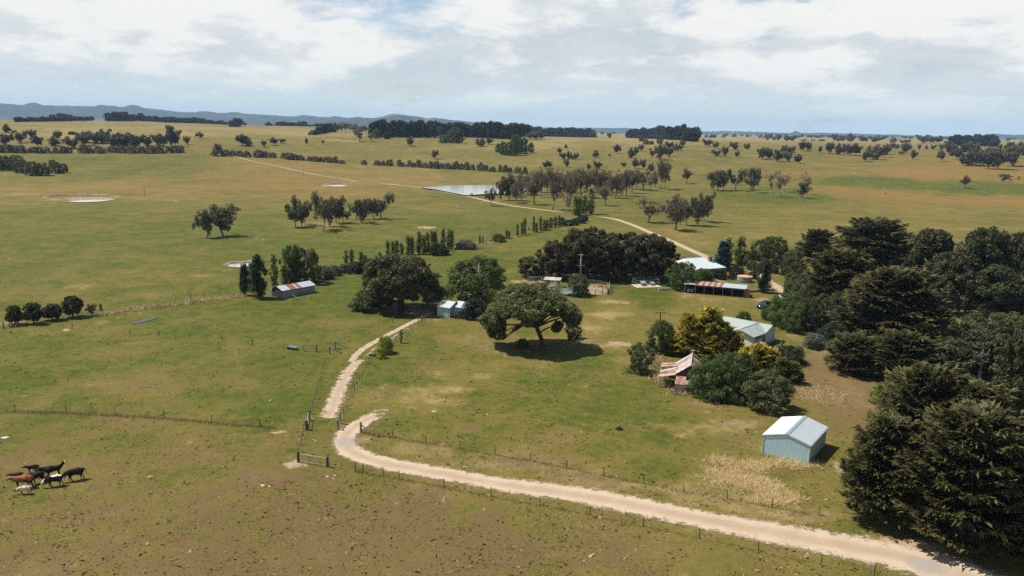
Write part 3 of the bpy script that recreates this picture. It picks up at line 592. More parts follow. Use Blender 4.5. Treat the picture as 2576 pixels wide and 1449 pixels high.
# ------------------------------------------------------------------ ponds and dams
def water_material(name, col, rough):
    m, nt, N, L = nodes_of(name)
    out = N('ShaderNodeOutputMaterial'); b = N('ShaderNodeBsdfPrincipled'); L(b.outputs[0], out.inputs[0])
    b.inputs['Base Color'].default_value = (*col, 1); b.inputs['Roughness'].default_value = rough; b.inputs['IOR'].default_value = 1.33
    geo = N('ShaderNodeNewGeometry'); n = N('ShaderNodeTexNoise'); n.inputs['Scale'].default_value = 1.2; n.inputs['Detail'].default_value = 3; L(geo.outputs['Position'], n.inputs['Vector'])
    bp = N('ShaderNodeBump'); bp.inputs['Strength'].default_value = 0.08; bp.inputs['Distance'].default_value = 0.05; L(n.outputs['Fac'], bp.inputs['Height']); L(bp.outputs[0], b.inputs['Normal'])
    return m
M['water_milky'] = water_material('milky_water', (0.42, 0.42, 0.37), 0.08)
M['water_clear'] = water_material('dark_water', (0.02, 0.035, 0.05), 0.03)
def pond(label, t, pts, mat, lift=0.22):
    P = [G(t, *p) for p in pts]
    Q = spline([p.to_2d() for p in P + [P[0]]], 4)[:-1]
    z = max(float(hgt(p.x, p.y)) for p in Q) + lift*0.5 + 0.05
    mb = MB(); mb.add([(p.x, p.y, z) for p in Q], [tuple(range(len(Q)))])
    me = mb.mesh('pond', M[mat])
    if me.polygons[0].normal.z < 0: me.flip_normals()
    o = link('pond', me); tag(o, label, kind='structure'); return o
pond('large pale farm dam in front of the eucalypt grove', 'a2', [(1640, 992), (1750, 986), (1850, 978), (1950, 967), (2100, 964), (2250, 964), (2400, 966), (2560, 972), (2700, 985), (2720, 1020), (2640, 1050), (2520, 1062), (2350, 1062), (2200, 1070), (2120, 1074), (2040, 1064), (1930, 1040), (1820, 1020), (1720, 1005)], 'water_milky')
pond('shallow milky pond in a bare clay scrape', 'a1', [(660, 1128), (760, 1122), (900, 1115), (1050, 1112), (1160, 1108), (1080, 1122), (980, 1133), (880, 1138), (760, 1136)], 'water_milky')
pond('small pale pond beside the wheel track', 'a2', [(680, 968), (760, 960), (850, 962), (915, 972), (860, 979), (760, 978)], 'water_milky')
pond('white reflecting pond behind the dark poplar', 'b1', [(2290, 490), (2340, 470), (2440, 466), (2540, 458), (2640, 462), (2600, 480), (2520, 500), (2420, 506), (2330, 503)], 'water_milky', 0.15)
pond('dark blue puddle in the green paddock', 'b1', [(1310, 1066), (1380, 1048), (1460, 1030), (1540, 1012), (1590, 1006), (1560, 1020), (1470, 1045), (1380, 1064)], 'water_clear', 0.1)

M['clay'] = mat_plain('clay_bank', (0.15, 0.105, 0.06), 0.95, col2=(0.29, 0.22, 0.15), th=(0.48, 0.62), scale=0.5, bump=0.8)
def bank(label, t, pts, w, h):
    P = spline([G(t, *p).to_2d() for p in pts], 5); rng = np.random.default_rng(len(pts)*7 + int(w*10)); V = []; F = []; c = 7
    for i, p in enumerate(P):
        d = (P[min(i+1, len(P)-1)] - P[max(i-1, 0)]).normalized(); q = Vector((-d.y, d.x)); e = min(1, i/4, (len(P) - 1 - i)/4)
        for k in range(c + 1):
            f = k/c*2 - 1; o = p + q*f*w*(1 + rng.normal(0, .05)); z = float(hgt(o.x, o.y)) - .08 + h*e*max(0, 1 - f*f)*rng.uniform(.65, 1.2); V.append((o.x, o.y, z))
    for i in range(len(P) - 1):
        for k in range(c): a = i*(c + 1) + k; F.append((a, a + 1, a + c + 2, a + c + 1))
    me = np_mesh('earth_bank', np.array(V), np.array(F), M['clay'], False)
    if me.polygons[3].normal.z < 0: me.flip_normals()
    tag(link('earth_bank', me), label, kind='structure')
bank('low clay bank round the shallow milky pond', 'a1', [(450, 1098), (470, 1080), (560, 1068), (800, 1064), (1050, 1066), (1220, 1074)], 1.5, .9)
bank('low clay bank round the small pale pond', 'a2', [(660, 964), (740, 954), (850, 952), (950, 958), (1010, 962)], 2.0, 1.0)
bank('clay bank behind the white reflecting pond', 'b1', [(2270, 488), (2310, 466), (2420, 458), (2540, 450), (2680, 446), (2760, 432), (2830, 424)], 1.2, .8)
bank('dark drain bank beside the clay scrape', 'a1', [(1370, 1086), (1500, 1092), (1620, 1102), (1720, 1112), (1780, 1130), (1740, 1142)], .7, .35)

# ------------------------------------------------------------------ far hills and woodland
def ridge(name, label, dist, prof, depth, mat, seed, bump=3.5):
    """a forested range: prof is (frame x, frame y of the crest)"""
    rng = np.random.default_rng(seed)
    px = np.array([p[0] for p in prof], float); py = np.array([p[1] for p in prof], float)
    xs = np.arange(px[0], px[-1] + 1, 5.0); ys = np.interp(xs, px, py)
    rows = 12; V = []; nx = len(xs)
    jit = np.convolve(rng.normal(0, 1, nx + 8), np.ones(3)/3, 'same')[:nx]
    for k in range(rows + 1):
        f = k/rows                                   # 0 foot in front, 0.6 crest, 1 behind
        up = math.sin(min(f/0.6, 1)*math.pi/2)**1.3 if f <= 0.6 else math.cos((f - 0.6)/0.4*math.pi/2)
        for i, (x, y) in enumerate(zip(xs, ys)):
            d = ray(x, y); hz = math.hypot(d[0], d[1]); D = dist + depth*(f - 0.6)
            wx, wy = d[0]/hz*D, d[1]/hz*D
            crest = CAM_H + d[2]/hz*dist
            g = float(hgt(wx, wy)) - 3
            z = g + max(crest - g, 0)*up*(1 + (0.10*math.sin(i*0.37 + k*1.9 + seed) + 0.07*math.sin(i*0.13 - k*0.8) if 0 < f < 0.55 else 0)) + (bump*jit[i]*0.35 + rng.normal(0, bump*0.22))*up
            V.append((wx, wy, z))
    F = [(k*nx + i, k*nx + i + 1, (k+1)*nx + i + 1, (k+1)*nx + i) for k in range(rows) for i in range(nx - 1)]
    me = np_mesh(name, np.array(V), np.array(F), mat, True)
    if me.polygons[len(F)//3].normal.z < 0: me.flip_normals()
    o = link(name, me); tag(o, label, kind='structure'); return o
def hill_material():
    m, nt, N, L = nodes_of('forested_hills')
    out = N('ShaderNodeOutputMaterial'); b = N('ShaderNodeBsdfPrincipled'); L(b.outputs[0], out.inputs[0]); b.inputs['Roughness'].default_value = 1.0
    geo = N('ShaderNodeNewGeometry'); n = N('ShaderNodeTexNoise'); n.inputs['Scale'].default_value = 0.0016; n.inputs['Detail'].default_value = 8; n.inputs['Roughness'].default_value = 0.65
    L(geo.outputs['Position'], n.inputs['Vector'])
    mx = N('ShaderNodeMix'); mx.data_type = 'RGBA'; mr = N('ShaderNodeMapRange'); L(n.outputs['Fac'], mr.inputs[0]); mr.inputs[1].default_value = 0.58; mr.inputs[2].default_value = 0.7
    L(mr.outputs[0], mx.inputs[0]); mx.inputs[6].default_value = (0.026, 0.046, 0.048, 1); mx.inputs[7].default_value = (0.17, 0.15, 0.07, 1)  # forest tone shifted to blue, painting in some of the distance haze
    L(mx.outputs[2], b.inputs['Base Color']); return m
M['hills'] = hill_material()
ridge('hills', 'long blue forested range on the horizon', 8800, [(-420, 270), (-200, 265), (0, 263), (100, 265), (200, 267), (330, 269), (400, 275), (450, 282), (560, 284), (640, 287), (720, 292), (850, 295), (930, 299), (1030, 303), (1150, 308), (1300, 316), (1420, 324), (1500, 329)], 3200, M['hills'], 3)
ridge('hills', 'low rounded blue hills behind the central pine belt', 6300, [(760, 310), (840, 300), (900, 294), (935, 297), (985, 291), (1010, 289), (1040, 292), (1070, 299), (1090, 296), (1130, 301), (1200, 308), (1290, 318), (1360, 325)], 1500, M['hills'], 5, 4)
ridge('hills', 'faint blue rise along the distant right horizon', 9000, [(1300, 322), (1420, 321), (1530, 322), (1640, 325), (1750, 331), (1850, 330), (1990, 335), (2000, 330), (2015, 334), (2150, 336), (2300, 341), (2420, 343), (2500, 338), (2700, 342), (2900, 350)], 1800, M['hills'], 8, 5)

# ------------------------------------------------------------------ foliage
def leafcloud(C, Rad, per, size, rng, up=0.25, aspect=1.8, shell=0.55, flat=0.0, tint_top=0.0, dirs=None):
    """leaf-sized triangles spread through ellipsoid clumps; returns V, F, tint"""
    C = np.asarray(C, float); Rad = np.asarray(Rad, float)
    n = len(C)*per; ci = np.repeat(np.arange(len(C)), per)
    d = rng.normal(size=(n, 3)); d /= np.linalg.norm(d, axis=1, keepdims=True)
    rr = rng.uniform(0, 1, n)**(1/3.*(1 - shell) + 0.12*shell)
    P = C[ci] + d*Rad[ci]*rr[:, None]
    nrm = d*0.55 + rng.normal(size=(n, 3))*0.7; nrm[:, 2] += up
    nrm /= np.linalg.norm(nrm, axis=1, keepdims=True)
    a = rng.normal(size=(n, 3)) if dirs is None else dirs[ci] + rng.normal(size=(n, 3))*0.35
    a -= nrm*(a*nrm).sum(1, keepdims=True); a /= np.linalg.norm(a, axis=1, keepdims=True) + 1e-9
    b = np.cross(nrm, a)
    s = (size*np.clip(rng.lognormal(-.05, .4, n), .4, 2.2))[:, None]
    v0 = P - a*s*0.5*aspect/1.5 - b*s*0.42; v1 = P - a*s*0.5*aspect/1.5 + b*s*0.42; v2 = P + a*s*0.75*aspect/1.5
    V = np.stack([v0, v1, v2], 1).reshape(-1, 3); F = np.arange(3*n).reshape(-1, 3)
    ct = rng.uniform(0, 1, len(C))
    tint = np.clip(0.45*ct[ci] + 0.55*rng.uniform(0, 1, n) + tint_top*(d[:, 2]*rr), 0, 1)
    return V, F, np.repeat(tint, 3)
def joinmb(mb, name, mat): return mb.mesh(name, mat, True)
VAR = {}
def finish(kind, limbs, V, F, T, bark, leafmat, keepw=None):
    """normalise to height 1 and remember the width"""
    z1 = np.percentile(V[:, 2], 99.7)
    w = (np.percentile(V[:, 0], 99) - np.percentile(V[:, 0], 1) + np.percentile(V[:, 1], 99) - np.percentile(V[:, 1], 1))/2
    V = V/z1
    tm = None
    if limbs is not None and limbs.v:
        limbs.v = [(x/z1, y/z1, z/z1) for x, y, z in limbs.v]
        tm = limbs.mesh('trunk', M[bark], True)
    cm = np_mesh('crown', V, F, M[leafmat], tint=T)
    VAR.setdefault(kind, []).append((tm, cm, w/z1))
def bend(p, d, length, rng, n=3, wob_=0.12, lift=0.0):
    pts = [p]; d = d.normalized()
    for i in range(n):
        d = (d + Vector(rng.normal(0, wob_, 3)) + Vector((0, 0, lift))).normalized(); pts.append(pts[-1] + d*length/n)
    return pts, d
def make_gum(kind, seed, leafmat, per=70, bark='bark_grey', spread=0.55, trunk=0.2, clump=0.1, nl=(3, 5), size=0.032, bare=0.1, mid=0.7):
    rng = np.random.default_rng(seed); mb = MB(); C = []; Rd = []
    tl = trunk*rng.uniform(0.7, 1.3)
    pts, d = bend(Vector((0, 0, -0.03)), Vector((rng.normal(0, .12), rng.normal(0, .12), 1)), tl + 0.03, rng)
    mb.tube(pts, [0.034, 0.028, 0.025, 0.023], 6)
    top = pts[-1]; k = rng.integers(nl[0], nl[1] + 1); a0 = rng.uniform(0, 6.28)
    def clumpat(p, f=1.0):
        r = clump*rng.uniform(0.65, 1.25)*f; C.append(p); Rd.append((r, r, r*rng.uniform(.65, 1.05)))
    for i in range(k):
        a = a0 + i*6.283/k + rng.normal(0, .3); sp = spread*rng.uniform(0.45, 1.25)
        p1, d1 = bend(top, Vector((math.cos(a)*sp, math.sin(a)*sp, 1)), 0.42*rng.uniform(.75, 1.2), rng, 3, 0.13)
        mb.tube(p1, [0.019, 0.016, 0.012, 0.010], 5, False)
        for j in range(rng.integers(3, 6)):
            a2 = rng.uniform(0, 6.28); st = p1[rng.integers(1, 4)]
            p2, d2 = bend(st, d1 + Vector((math.cos(a2), math.sin(a2), .1))*0.9, 0.22*rng.uniform(.6, 1.2), rng, 3, 0.18)
            mb.tube(p2, [0.009, 0.008, 0.006, 0.004], 4, False)
            if rng.uniform() < bare: continue
            if rng.uniform() < mid: clumpat(p2[1], .8)
            for q in range(rng.integers(2, 4)):
                p3, d3 = bend(p2[rng.integers(1, 4)], d2*.7 + Vector(rng.normal(0, .8, 3)), 0.12*rng.uniform(.6, 1.3), rng, 2, 0.2)
                mb.tube(p3, [0.004, 0.003, 0.002], 3, False); clumpat(p3[-1])
    V, F, T = leafcloud([tuple(c) for c in C], Rd, per, size, rng, up=0.15, aspect=2.0, shell=0.3)
    finish(kind, mb, V, F, T, bark, leafmat)
for s in range(5): make_gum('gum', 100 + s, 'gum', per=85, spread=0.6, size=0.027, bare=0.04, clump=0.095, trunk=0.16)
for s in range(5): make_gum('gum_far', 150 + s, 'gum_far', per=40, spread=0.62, size=0.05, bare=0.0, trunk=0.10, clump=0.12, mid=1.0, nl=(4, 6))
for s in range(5): make_gum('gum_dry', 200 + s, 'gum_dry', per=38, spread=0.5, trunk=0.16, size=0.026, bare=0.1, clump=0.10)
for s in range(3): make_gum('gum_thin', 260 + s, 'gum_dry', per=26, spread=0.42, trunk=0.22, size=0.024, bare=0.4, clump=0.08, bark='bark_pale')
def make_dead(seed):
    rng = np.random.default_rng(seed); mb = MB()
    pts, d = bend(Vector((0, 0, -0.03)), Vector((rng.normal(0, .15), 0, 1)), 0.6, rng, 5, .1); mb.tube(pts, [0.04, .035, .03, .026, .02, .016], 6)
    for i in range(7):
        a = rng.uniform(0, 6.28)
        p, d1 = bend(pts[rng.integers(2, 6)], Vector((math.cos(a), math.sin(a), 1.1)), rng.uniform(.2, .42), rng, 4, .2); mb.tube(p, [.016, .012, .009, .006, .004], 4)
        for j in range(3):
            p2, _ = bend(p[rng.integers(1, 4)], d1 + Vector(rng.normal(0, .7, 3)), rng.uniform(.08, .2), rng, 2, .2); mb.tube(p2, [.006, .005, .003], 3)
    z1 = max(v[2] for v in mb.v); mb.v = [(x/z1, y/z1, z/z1) for x, y, z in mb.v]
    VAR.setdefault('dead', []).append((mb.mesh('trunk', M['bark_pale'], True), None, 0.75))
for s in range(3): make_dead(300 + s)
def make_cypress(kind, seed, leafmat, boughs=100, per=430, width=0.85, size=0.022, taper=2.2, base=0.06, tipbias=0.0, droop=0.0, bark='bark_dark', lift=0.28, tipk=0.55):
    """layered conifer: many flat sprays on rising boughs"""
    rng = np.random.default_rng(seed); mb = MB()
    mb.tube([(0, 0, -0.03), (0.01, 0.0, 0.3), (0.0, 0.01, 0.6), (0, 0, 0.92)], [0.045, 0.034, 0.02, 0.006], 7)
    Vs = []; Ts = []; n0 = 0
    for i in range(boughs):
        t = base + (0.985 - base)*((i + rng.uniform(0, 1))/boughs)**0.85
        az = i*2.39996 + rng.normal(0, .25)
        prof = (1 - ((t - 0.0))**taper)**0.62*(0.72 + 0.28*min(1, (t + 0.05)/0.22))
        Lg = width*0.5*prof*rng.uniform(0.6, 1.15) + 0.03
        rise = lift*rng.uniform(0.5, 1.4) + 0.55*t**3
        d = np.array([math.cos(az), math.sin(az), 0.0]); side = np.array([-d[1], d[0], 0.0])
        o = np.array([0, 0, t*0.93])
        m = int(per*(0.35 + 0.65*prof)); bt = rng.uniform()
        f = 1 - rng.uniform(0, 1, m)**1.6*0.72                    # along the bough, denser outside
        wdt = Lg*0.42*np.sin(np.clip((f - 0.2)/0.8, 0, 1)*math.pi*0.86 + 0.25)
        lat = rng.normal(0, 0.6, m)*wdt
        zz = rise*Lg*f**1.5*0.9 - droop*Lg*f*f - np.abs(lat)*0.18 + rng.normal(0, 0.006, m)
        P = o + d*(Lg*f)[:, None] + side*lat[:, None]; P[:, 2] += zz
        # each spray leaf points outwards and up
        a = d + side*(lat/(Lg + 1e-6)*1.6)[:, None] + rng.normal(0, .28, (m, 3)); a[:, 2] += 0.22 + rng.normal(0, .25, m)
        a /= np.linalg.norm(a, axis=1, keepdims=True)
        nn = np.array([0, 0, 1.0]) - d*0.15 + rng.normal(0, .45, (m, 3)); nn -= a*(a*nn).sum(1, keepdims=True); nn /= np.linalg.norm(nn, axis=1, keepdims=True)
        b = np.cross(nn, a); s = (size*np.clip(rng.lognormal(-.05, .42, m), .4, 2.2))[:, None]
        v0 = P - b*s*0.42; v1 = P + b*s*0.42; v2 = P + a*s*1.7
        Vs.append(np.stack([v0, v1, v2], 1).reshape(-1, 3))
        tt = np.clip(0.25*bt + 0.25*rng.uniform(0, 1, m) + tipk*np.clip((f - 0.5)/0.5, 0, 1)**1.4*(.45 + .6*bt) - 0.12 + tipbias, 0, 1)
        Ts.append(np.repeat(tt, 3))
        if i % 3 == 0:
            e = o + d*Lg*0.8; e[2] += rise*Lg*0.6
            mb.tube([tuple(o), tuple(o + (e - o)*0.5 - np.array([0, 0, 0.01])), tuple(e)], [0.010, 0.007, 0.003], 4, False)
    V = np.concatenate(Vs); T = np.concatenate(Ts)
    finish(kind, mb, V, np.arange(len(V)).reshape(-1, 3), T, bark, leafmat)
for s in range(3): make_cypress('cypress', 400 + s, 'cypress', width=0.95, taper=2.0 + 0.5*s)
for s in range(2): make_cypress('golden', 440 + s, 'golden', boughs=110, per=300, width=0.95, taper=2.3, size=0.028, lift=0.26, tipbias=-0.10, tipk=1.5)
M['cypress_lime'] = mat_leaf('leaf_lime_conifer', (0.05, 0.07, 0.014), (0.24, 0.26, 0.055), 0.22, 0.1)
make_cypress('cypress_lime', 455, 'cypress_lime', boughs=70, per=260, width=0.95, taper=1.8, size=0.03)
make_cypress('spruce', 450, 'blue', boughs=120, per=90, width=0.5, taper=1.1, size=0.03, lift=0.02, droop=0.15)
def make_clumpy(kind, seed, leafmat, bark, prof, width, n=60, per=220, size=0.03, cr=0.11, base=0.12, squash=0.8, trunk=True, up=0.3, tint_top=0.1, aspect=1.8, shell=0.5, trunk_r=0.04, inner=0.55):
    """crown of leafy clumps inside a height profile, with limbs running out to them"""
    rng = np.random.default_rng(seed); mb = MB(); C = []; Rd = []; ph = rng.uniform(0, 6.28, 3)
    if trunk: mb.tube([(0, 0, -0.03), (rng.normal(0, .01), rng.normal(0, .01), 0.35), (0, 0, 0.85)], [trunk_r, trunk_r*.7, trunk_r*.2], 6)
    for i in range(n):
        t = base + (0.97 - base)*(i + rng.uniform(0, 1))/n
        az = i*2.39996 + rng.normal(0, .3); rad = width*0.5*prof(t)*(1 + .2*math.sin(2*az + ph[0])*math.sin(5*t + ph[1]) + .14*math.sin(3*az + 7*t + ph[2])); f = inner + (1.06 - inner)*rng.uniform(0, 1)**0.6
        if n > 30 and rng.uniform() < .1: continue
        r = cr*rng.uniform(.5, 1.5)*(0.6 + 0.4*min(1, prof(t)*1.4))
        c = (math.cos(az)*rad*f, math.sin(az)*rad*f, t - 0.3*r)
        C.append(c); Rd.append((r, r, r*squash))
        if trunk and i % 2 == 0: mb.tube([(0, 0, max(0.1, t*0.62)), (c[0]*.5, c[1]*.5, t*0.82), c], [trunk_r*.32, trunk_r*.2, trunk_r*.08], 4, False)
    V, F, T = leafcloud(C, Rd, per, size, rng, up=up, aspect=aspect, shell=shell, tint_top=tint_top)
    V[:, 2] = np.maximum(V[:, 2], 0.004)
    finish(kind, mb if trunk else None, V, F, T, bark, leafmat)
flatp = lambda t: min(1.0, 0.45 + 1.1*t)*math.sqrt(max(0, 1 - max(0, (t - 0.55)/0.5)**2.4))
dome = lambda t: math.sqrt(max(0, 1 - ((t - 0.45)/0.56)**2))
cone = lambda t: max(0.12, (1 - t)**0.75*1.05)*min(1, t/0.18)
pinep = lambda t: math.sqrt(max(0, 1 - max(0, (t - 0.35)/0.66)**2.2))*min(1, 0.55 + t)
colp = lambda t: math.sin(math.pi*min(1, max(0, (t + 0.06)/1.09))**0.8)**0.6
hemi = lambda t: math.sqrt(max(0, 1 - (t*0.98)**2.4))
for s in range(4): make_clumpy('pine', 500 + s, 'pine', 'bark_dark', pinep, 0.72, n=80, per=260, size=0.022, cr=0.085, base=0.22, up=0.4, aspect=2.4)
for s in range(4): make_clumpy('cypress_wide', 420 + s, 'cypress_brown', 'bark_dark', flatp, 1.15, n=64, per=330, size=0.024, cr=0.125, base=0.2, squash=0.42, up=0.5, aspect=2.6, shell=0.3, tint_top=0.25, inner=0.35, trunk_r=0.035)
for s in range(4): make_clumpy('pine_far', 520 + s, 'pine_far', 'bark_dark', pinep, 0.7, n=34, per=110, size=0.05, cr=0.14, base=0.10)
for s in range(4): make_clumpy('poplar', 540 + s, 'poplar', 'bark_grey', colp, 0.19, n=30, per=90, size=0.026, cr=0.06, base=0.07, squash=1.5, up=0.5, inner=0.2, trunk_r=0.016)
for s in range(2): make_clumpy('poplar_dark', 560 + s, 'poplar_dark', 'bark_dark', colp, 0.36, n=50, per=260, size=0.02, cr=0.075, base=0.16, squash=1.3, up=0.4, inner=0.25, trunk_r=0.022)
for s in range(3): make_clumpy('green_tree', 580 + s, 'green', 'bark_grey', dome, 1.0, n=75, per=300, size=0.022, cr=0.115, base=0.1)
for s in range(2): make_clumpy('olive_tree', 590 + s, 'olive', 'bark_grey', dome, 0.9, n=70, per=260, size=0.022, cr=0.11, base=0.08)
for nm, mt, sd in (('shrub_green', 'green', 600), ('shrub_olive', 'olive', 610), ('shrub_dark', 'dark', 620), ('shrub_lime', 'lime', 630), ('shrub_grey', 'grey_shrub', 640)):
    for s in range(2): make_clumpy(nm, sd + s, mt, 'bark_grey', hemi, 1.3, n=55, per=260, size=0.034, cr=0.2, base=0.05, trunk=False)
make_clumpy('shrub_red', 660, 'red', 'bark_grey', hemi, 1.2, n=18, per=120, size=0.06, cr=0.22, base=0.1, trunk=False)
for s in range(4): make_clumpy('hedge', 670 + s, 'gum_far', 'bark_grey', hemi, 1.25, n=24, per=90, size=0.07, cr=0.24, base=0.08, trunk=False)

KIND_NAME = {'gum': 'eucalyptus_tree', 'gum_far': 'eucalyptus_tree', 'gum_dry': 'eucalyptus_tree', 'gum_thin': 'eucalyptus_tree', 'dead': 'dead_tree', 'cypress': 'cypress_tree', 'cypress_wide': 'cypress_tree', 'golden': 'golden_cypress', 'cypress_lime': 'cypress_tree', 'spruce': 'blue_spruce',
             'pine': 'pine_tree', 'pine_far': 'pine_tree', 'poplar': 'poplar_tree', 'poplar_dark': 'poplar_tree', 'green_tree': 'leafy_tree', 'olive_tree': 'leafy_tree',
             'shrub_green': 'shrub', 'shrub_olive': 'shrub', 'shrub_dark': 'shrub', 'shrub_lime': 'shrub', 'shrub_grey': 'shrub', 'shrub_red': 'shrub', 'hedge': 'shrub'}
TREE_I = [0]; FOOT = []
prng = random.Random(5)
def plant(kind, t, x, y, h, w, label, group=None, leafmat=None, rot=None, lean=(0, 0), maxr=2250):
    """tree whose foot is seen at (x,y) of a tile, h tall and w wide in tile pixels"""
    p = G(t, x, y); rr_ = math.hypot(p.x, p.y)
    if rr_ > maxr:
        qx, qy = p.x*maxr/rr_, p.y*maxr/rr_; p = Vector((qx, qy, float(hgt(qx, qy))))
    k = mpp(p)/TILES[t][2]
    hm, wm = h*k*1.03, w*k
    vs_ = VAR[kind]; tm, cm, wn = vs_[TREE_I[0] % len(vs_)]; TREE_I[0] += 1
    sx = wm/wn
    name = KIND_NAME[kind]; cat = 'shrub' if name == 'shrub' else 'tree'
    rz = prng.uniform(0, 6.283) if rot is None else rot
    if tm is None:
        o = link(name, cm); o.location = p; o.rotation_euler = (lean[1], lean[0], rz); o.scale = (sx, sx, hm)
    else:
        o = empty(name, p, rz); o.rotation_euler = (lean[1], lean[0], rz); o.scale = (sx, sx, hm)
        link('trunk', tm, None, o)
        if cm: link('crown', cm, None, o)
    tag(o, label, cat, group)
    FOOT.append((p.x, p.y, wm))
    return o
def plants(kind, t, L, label, group, jitter=0.0):
    for q in L: plant(kind, t, *q[:4], label, group)

# ------------------------------------------------------------------ single large trees
def stone_pine():
    p = G('z3', 1700, 1120)
    o = empty('stone_pine', p, 0, 'broad umbrella-shaped pine with bare leaning trunk on the lawn', 'tree')
    rng = np.random.default_rng(71); mb = MB()
    mb.tube([(0.1, 0, -0.2), (0.0, 0, .7), (-.35, .05, 2.0), (-.9, 0, 3.3), (-1.25, .1, 4.2)], [.62, .5, .44, .42, .40], 10)
    C = []; Rd = []
    def top(x, y):
        # umbrella crown: high over the middle, hanging low on its left side
        u = (x + 2.6)/9.3; v = y/7.6; q = u*u + v*v
        return 12.2 - 4.2*u*u - 3.7*v*v - (2.6*max(0, -u - 0.45)*2.0 if u < -0.45 else 0) - 0.6*max(0, u)
    for i in range(190):
        a = i*2.39996; r = math.sqrt((i + .5)/190)
        x, y = -2.6 + 9.2*r*math.cos(a), 7.4*r*math.sin(a)
        if x > 3.0 and abs(y) > 3.6: continue
        if x > .5 and y < -4.6: continue
        if math.sin(x*1.1 + 1) * math.sin(y*1.3 + .5) > .72: continue
        z = top(x, y) - rng.uniform(.0, 1.1) + .5*math.sin(x*.9 + y*.7); rr = rng.uniform(.6, 1.35)
        C.append((x, y, z)); Rd.append((rr, rr, rr*.75))
        if r > .3 and rng.uniform() < .45:
            C.append((x*.96, y*.96, z - rng.uniform(.8, 1.7))); Rd.append((.85, .85, .6))
    for i in range(26):          # drooping left skirt
        a = rng.uniform(1.9, 4.4); x, y = -7.6 + 3.0*math.cos(a)*rng.uniform(.3, 1), 4.2*math.sin(a)*rng.uniform(.2, 1); C.append((x, y, rng.uniform(2.6, 5.4))); rr = rng.uniform(.7, 1.1); Rd.append((rr, rr, rr*.8))
    for q in ((5.6, -.5, 7.0), (6.3, 0, 6.2), (5.3, .8, 6.3), (6.0, .6, 7.4), (6.6, -.6, 6.9), (5.8, .2, 5.2), (4.7, -.4, 6.1), (6.4, .2, 5.6), (3.0, .4, 4.6), (2.6, -.3, 4.2)):
        C.append(q); Rd.append((.95, .9, .75))
    fork = Vector((-1.25, .1, 4.2))
    ends = [(-8.4, -1, 4.6), (-6.5, 2.8, 6.0), (-6.0, -3.4, 6.4), (-4.4, 4.6, 8.0), (-3.8, -4.8, 8.0), (-2.6, 0, 9.8), (-.4, 4.2, 9.0), (.6, -3.6, 9.2), (2.6, 1, 8.6), (5.4, .1, 6.6), (1.8, -4, 7.2), (2.6, 3.6, 7.2)]
    for e in ends:
        e = Vector(e); m1 = fork.lerp(e, .35) + Vector((0, 0, .25)); m2 = fork.lerp(e, .7) + Vector((rng.normal(0, .3), rng.normal(0, .3), .35))
        mb.tube([fork, m1, m2, e], [.26, .2, .13, .05], 7, False)
        for k in range(5):
            c = C[int(rng.integers(0, len(C)))]
            c = min(C, key=lambda q: (Vector(q) - e).length + rng.uniform(0, 3.5)); mb.tube([m2, m2.lerp(Vector(c), .5) + Vector((0, 0, -.2)), c], [.07, .05, .02], 4, False)
    mb.tube([(-.75, 0, 3.0), (.6, -.2, 4.0), (1.6, -.3, 4.4), (2.9, 0, 4.5)], [.2, .15, .1, .04], 6, False)
    for k in range(14):
        y = rng.uniform(-2.5, 2.5); mb.tube([(-3.2, y*.3, 5.0), (-5.6, y*.8, 3.9 + rng.normal(0, .3)), (-7.2, y, 2.6 + rng.normal(0, .4))], [.08, .05, .02], 4, False)
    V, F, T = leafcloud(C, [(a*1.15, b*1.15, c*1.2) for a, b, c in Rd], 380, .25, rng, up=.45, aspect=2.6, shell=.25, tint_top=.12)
    mb.build('trunk', M['bark_dark'], o, True)
    link('crown', np_mesh('crown', V, F, M['umbrella'], tint=T), None, o)
    FOOT.append((p.x, p.y, 6))
stone_pine()
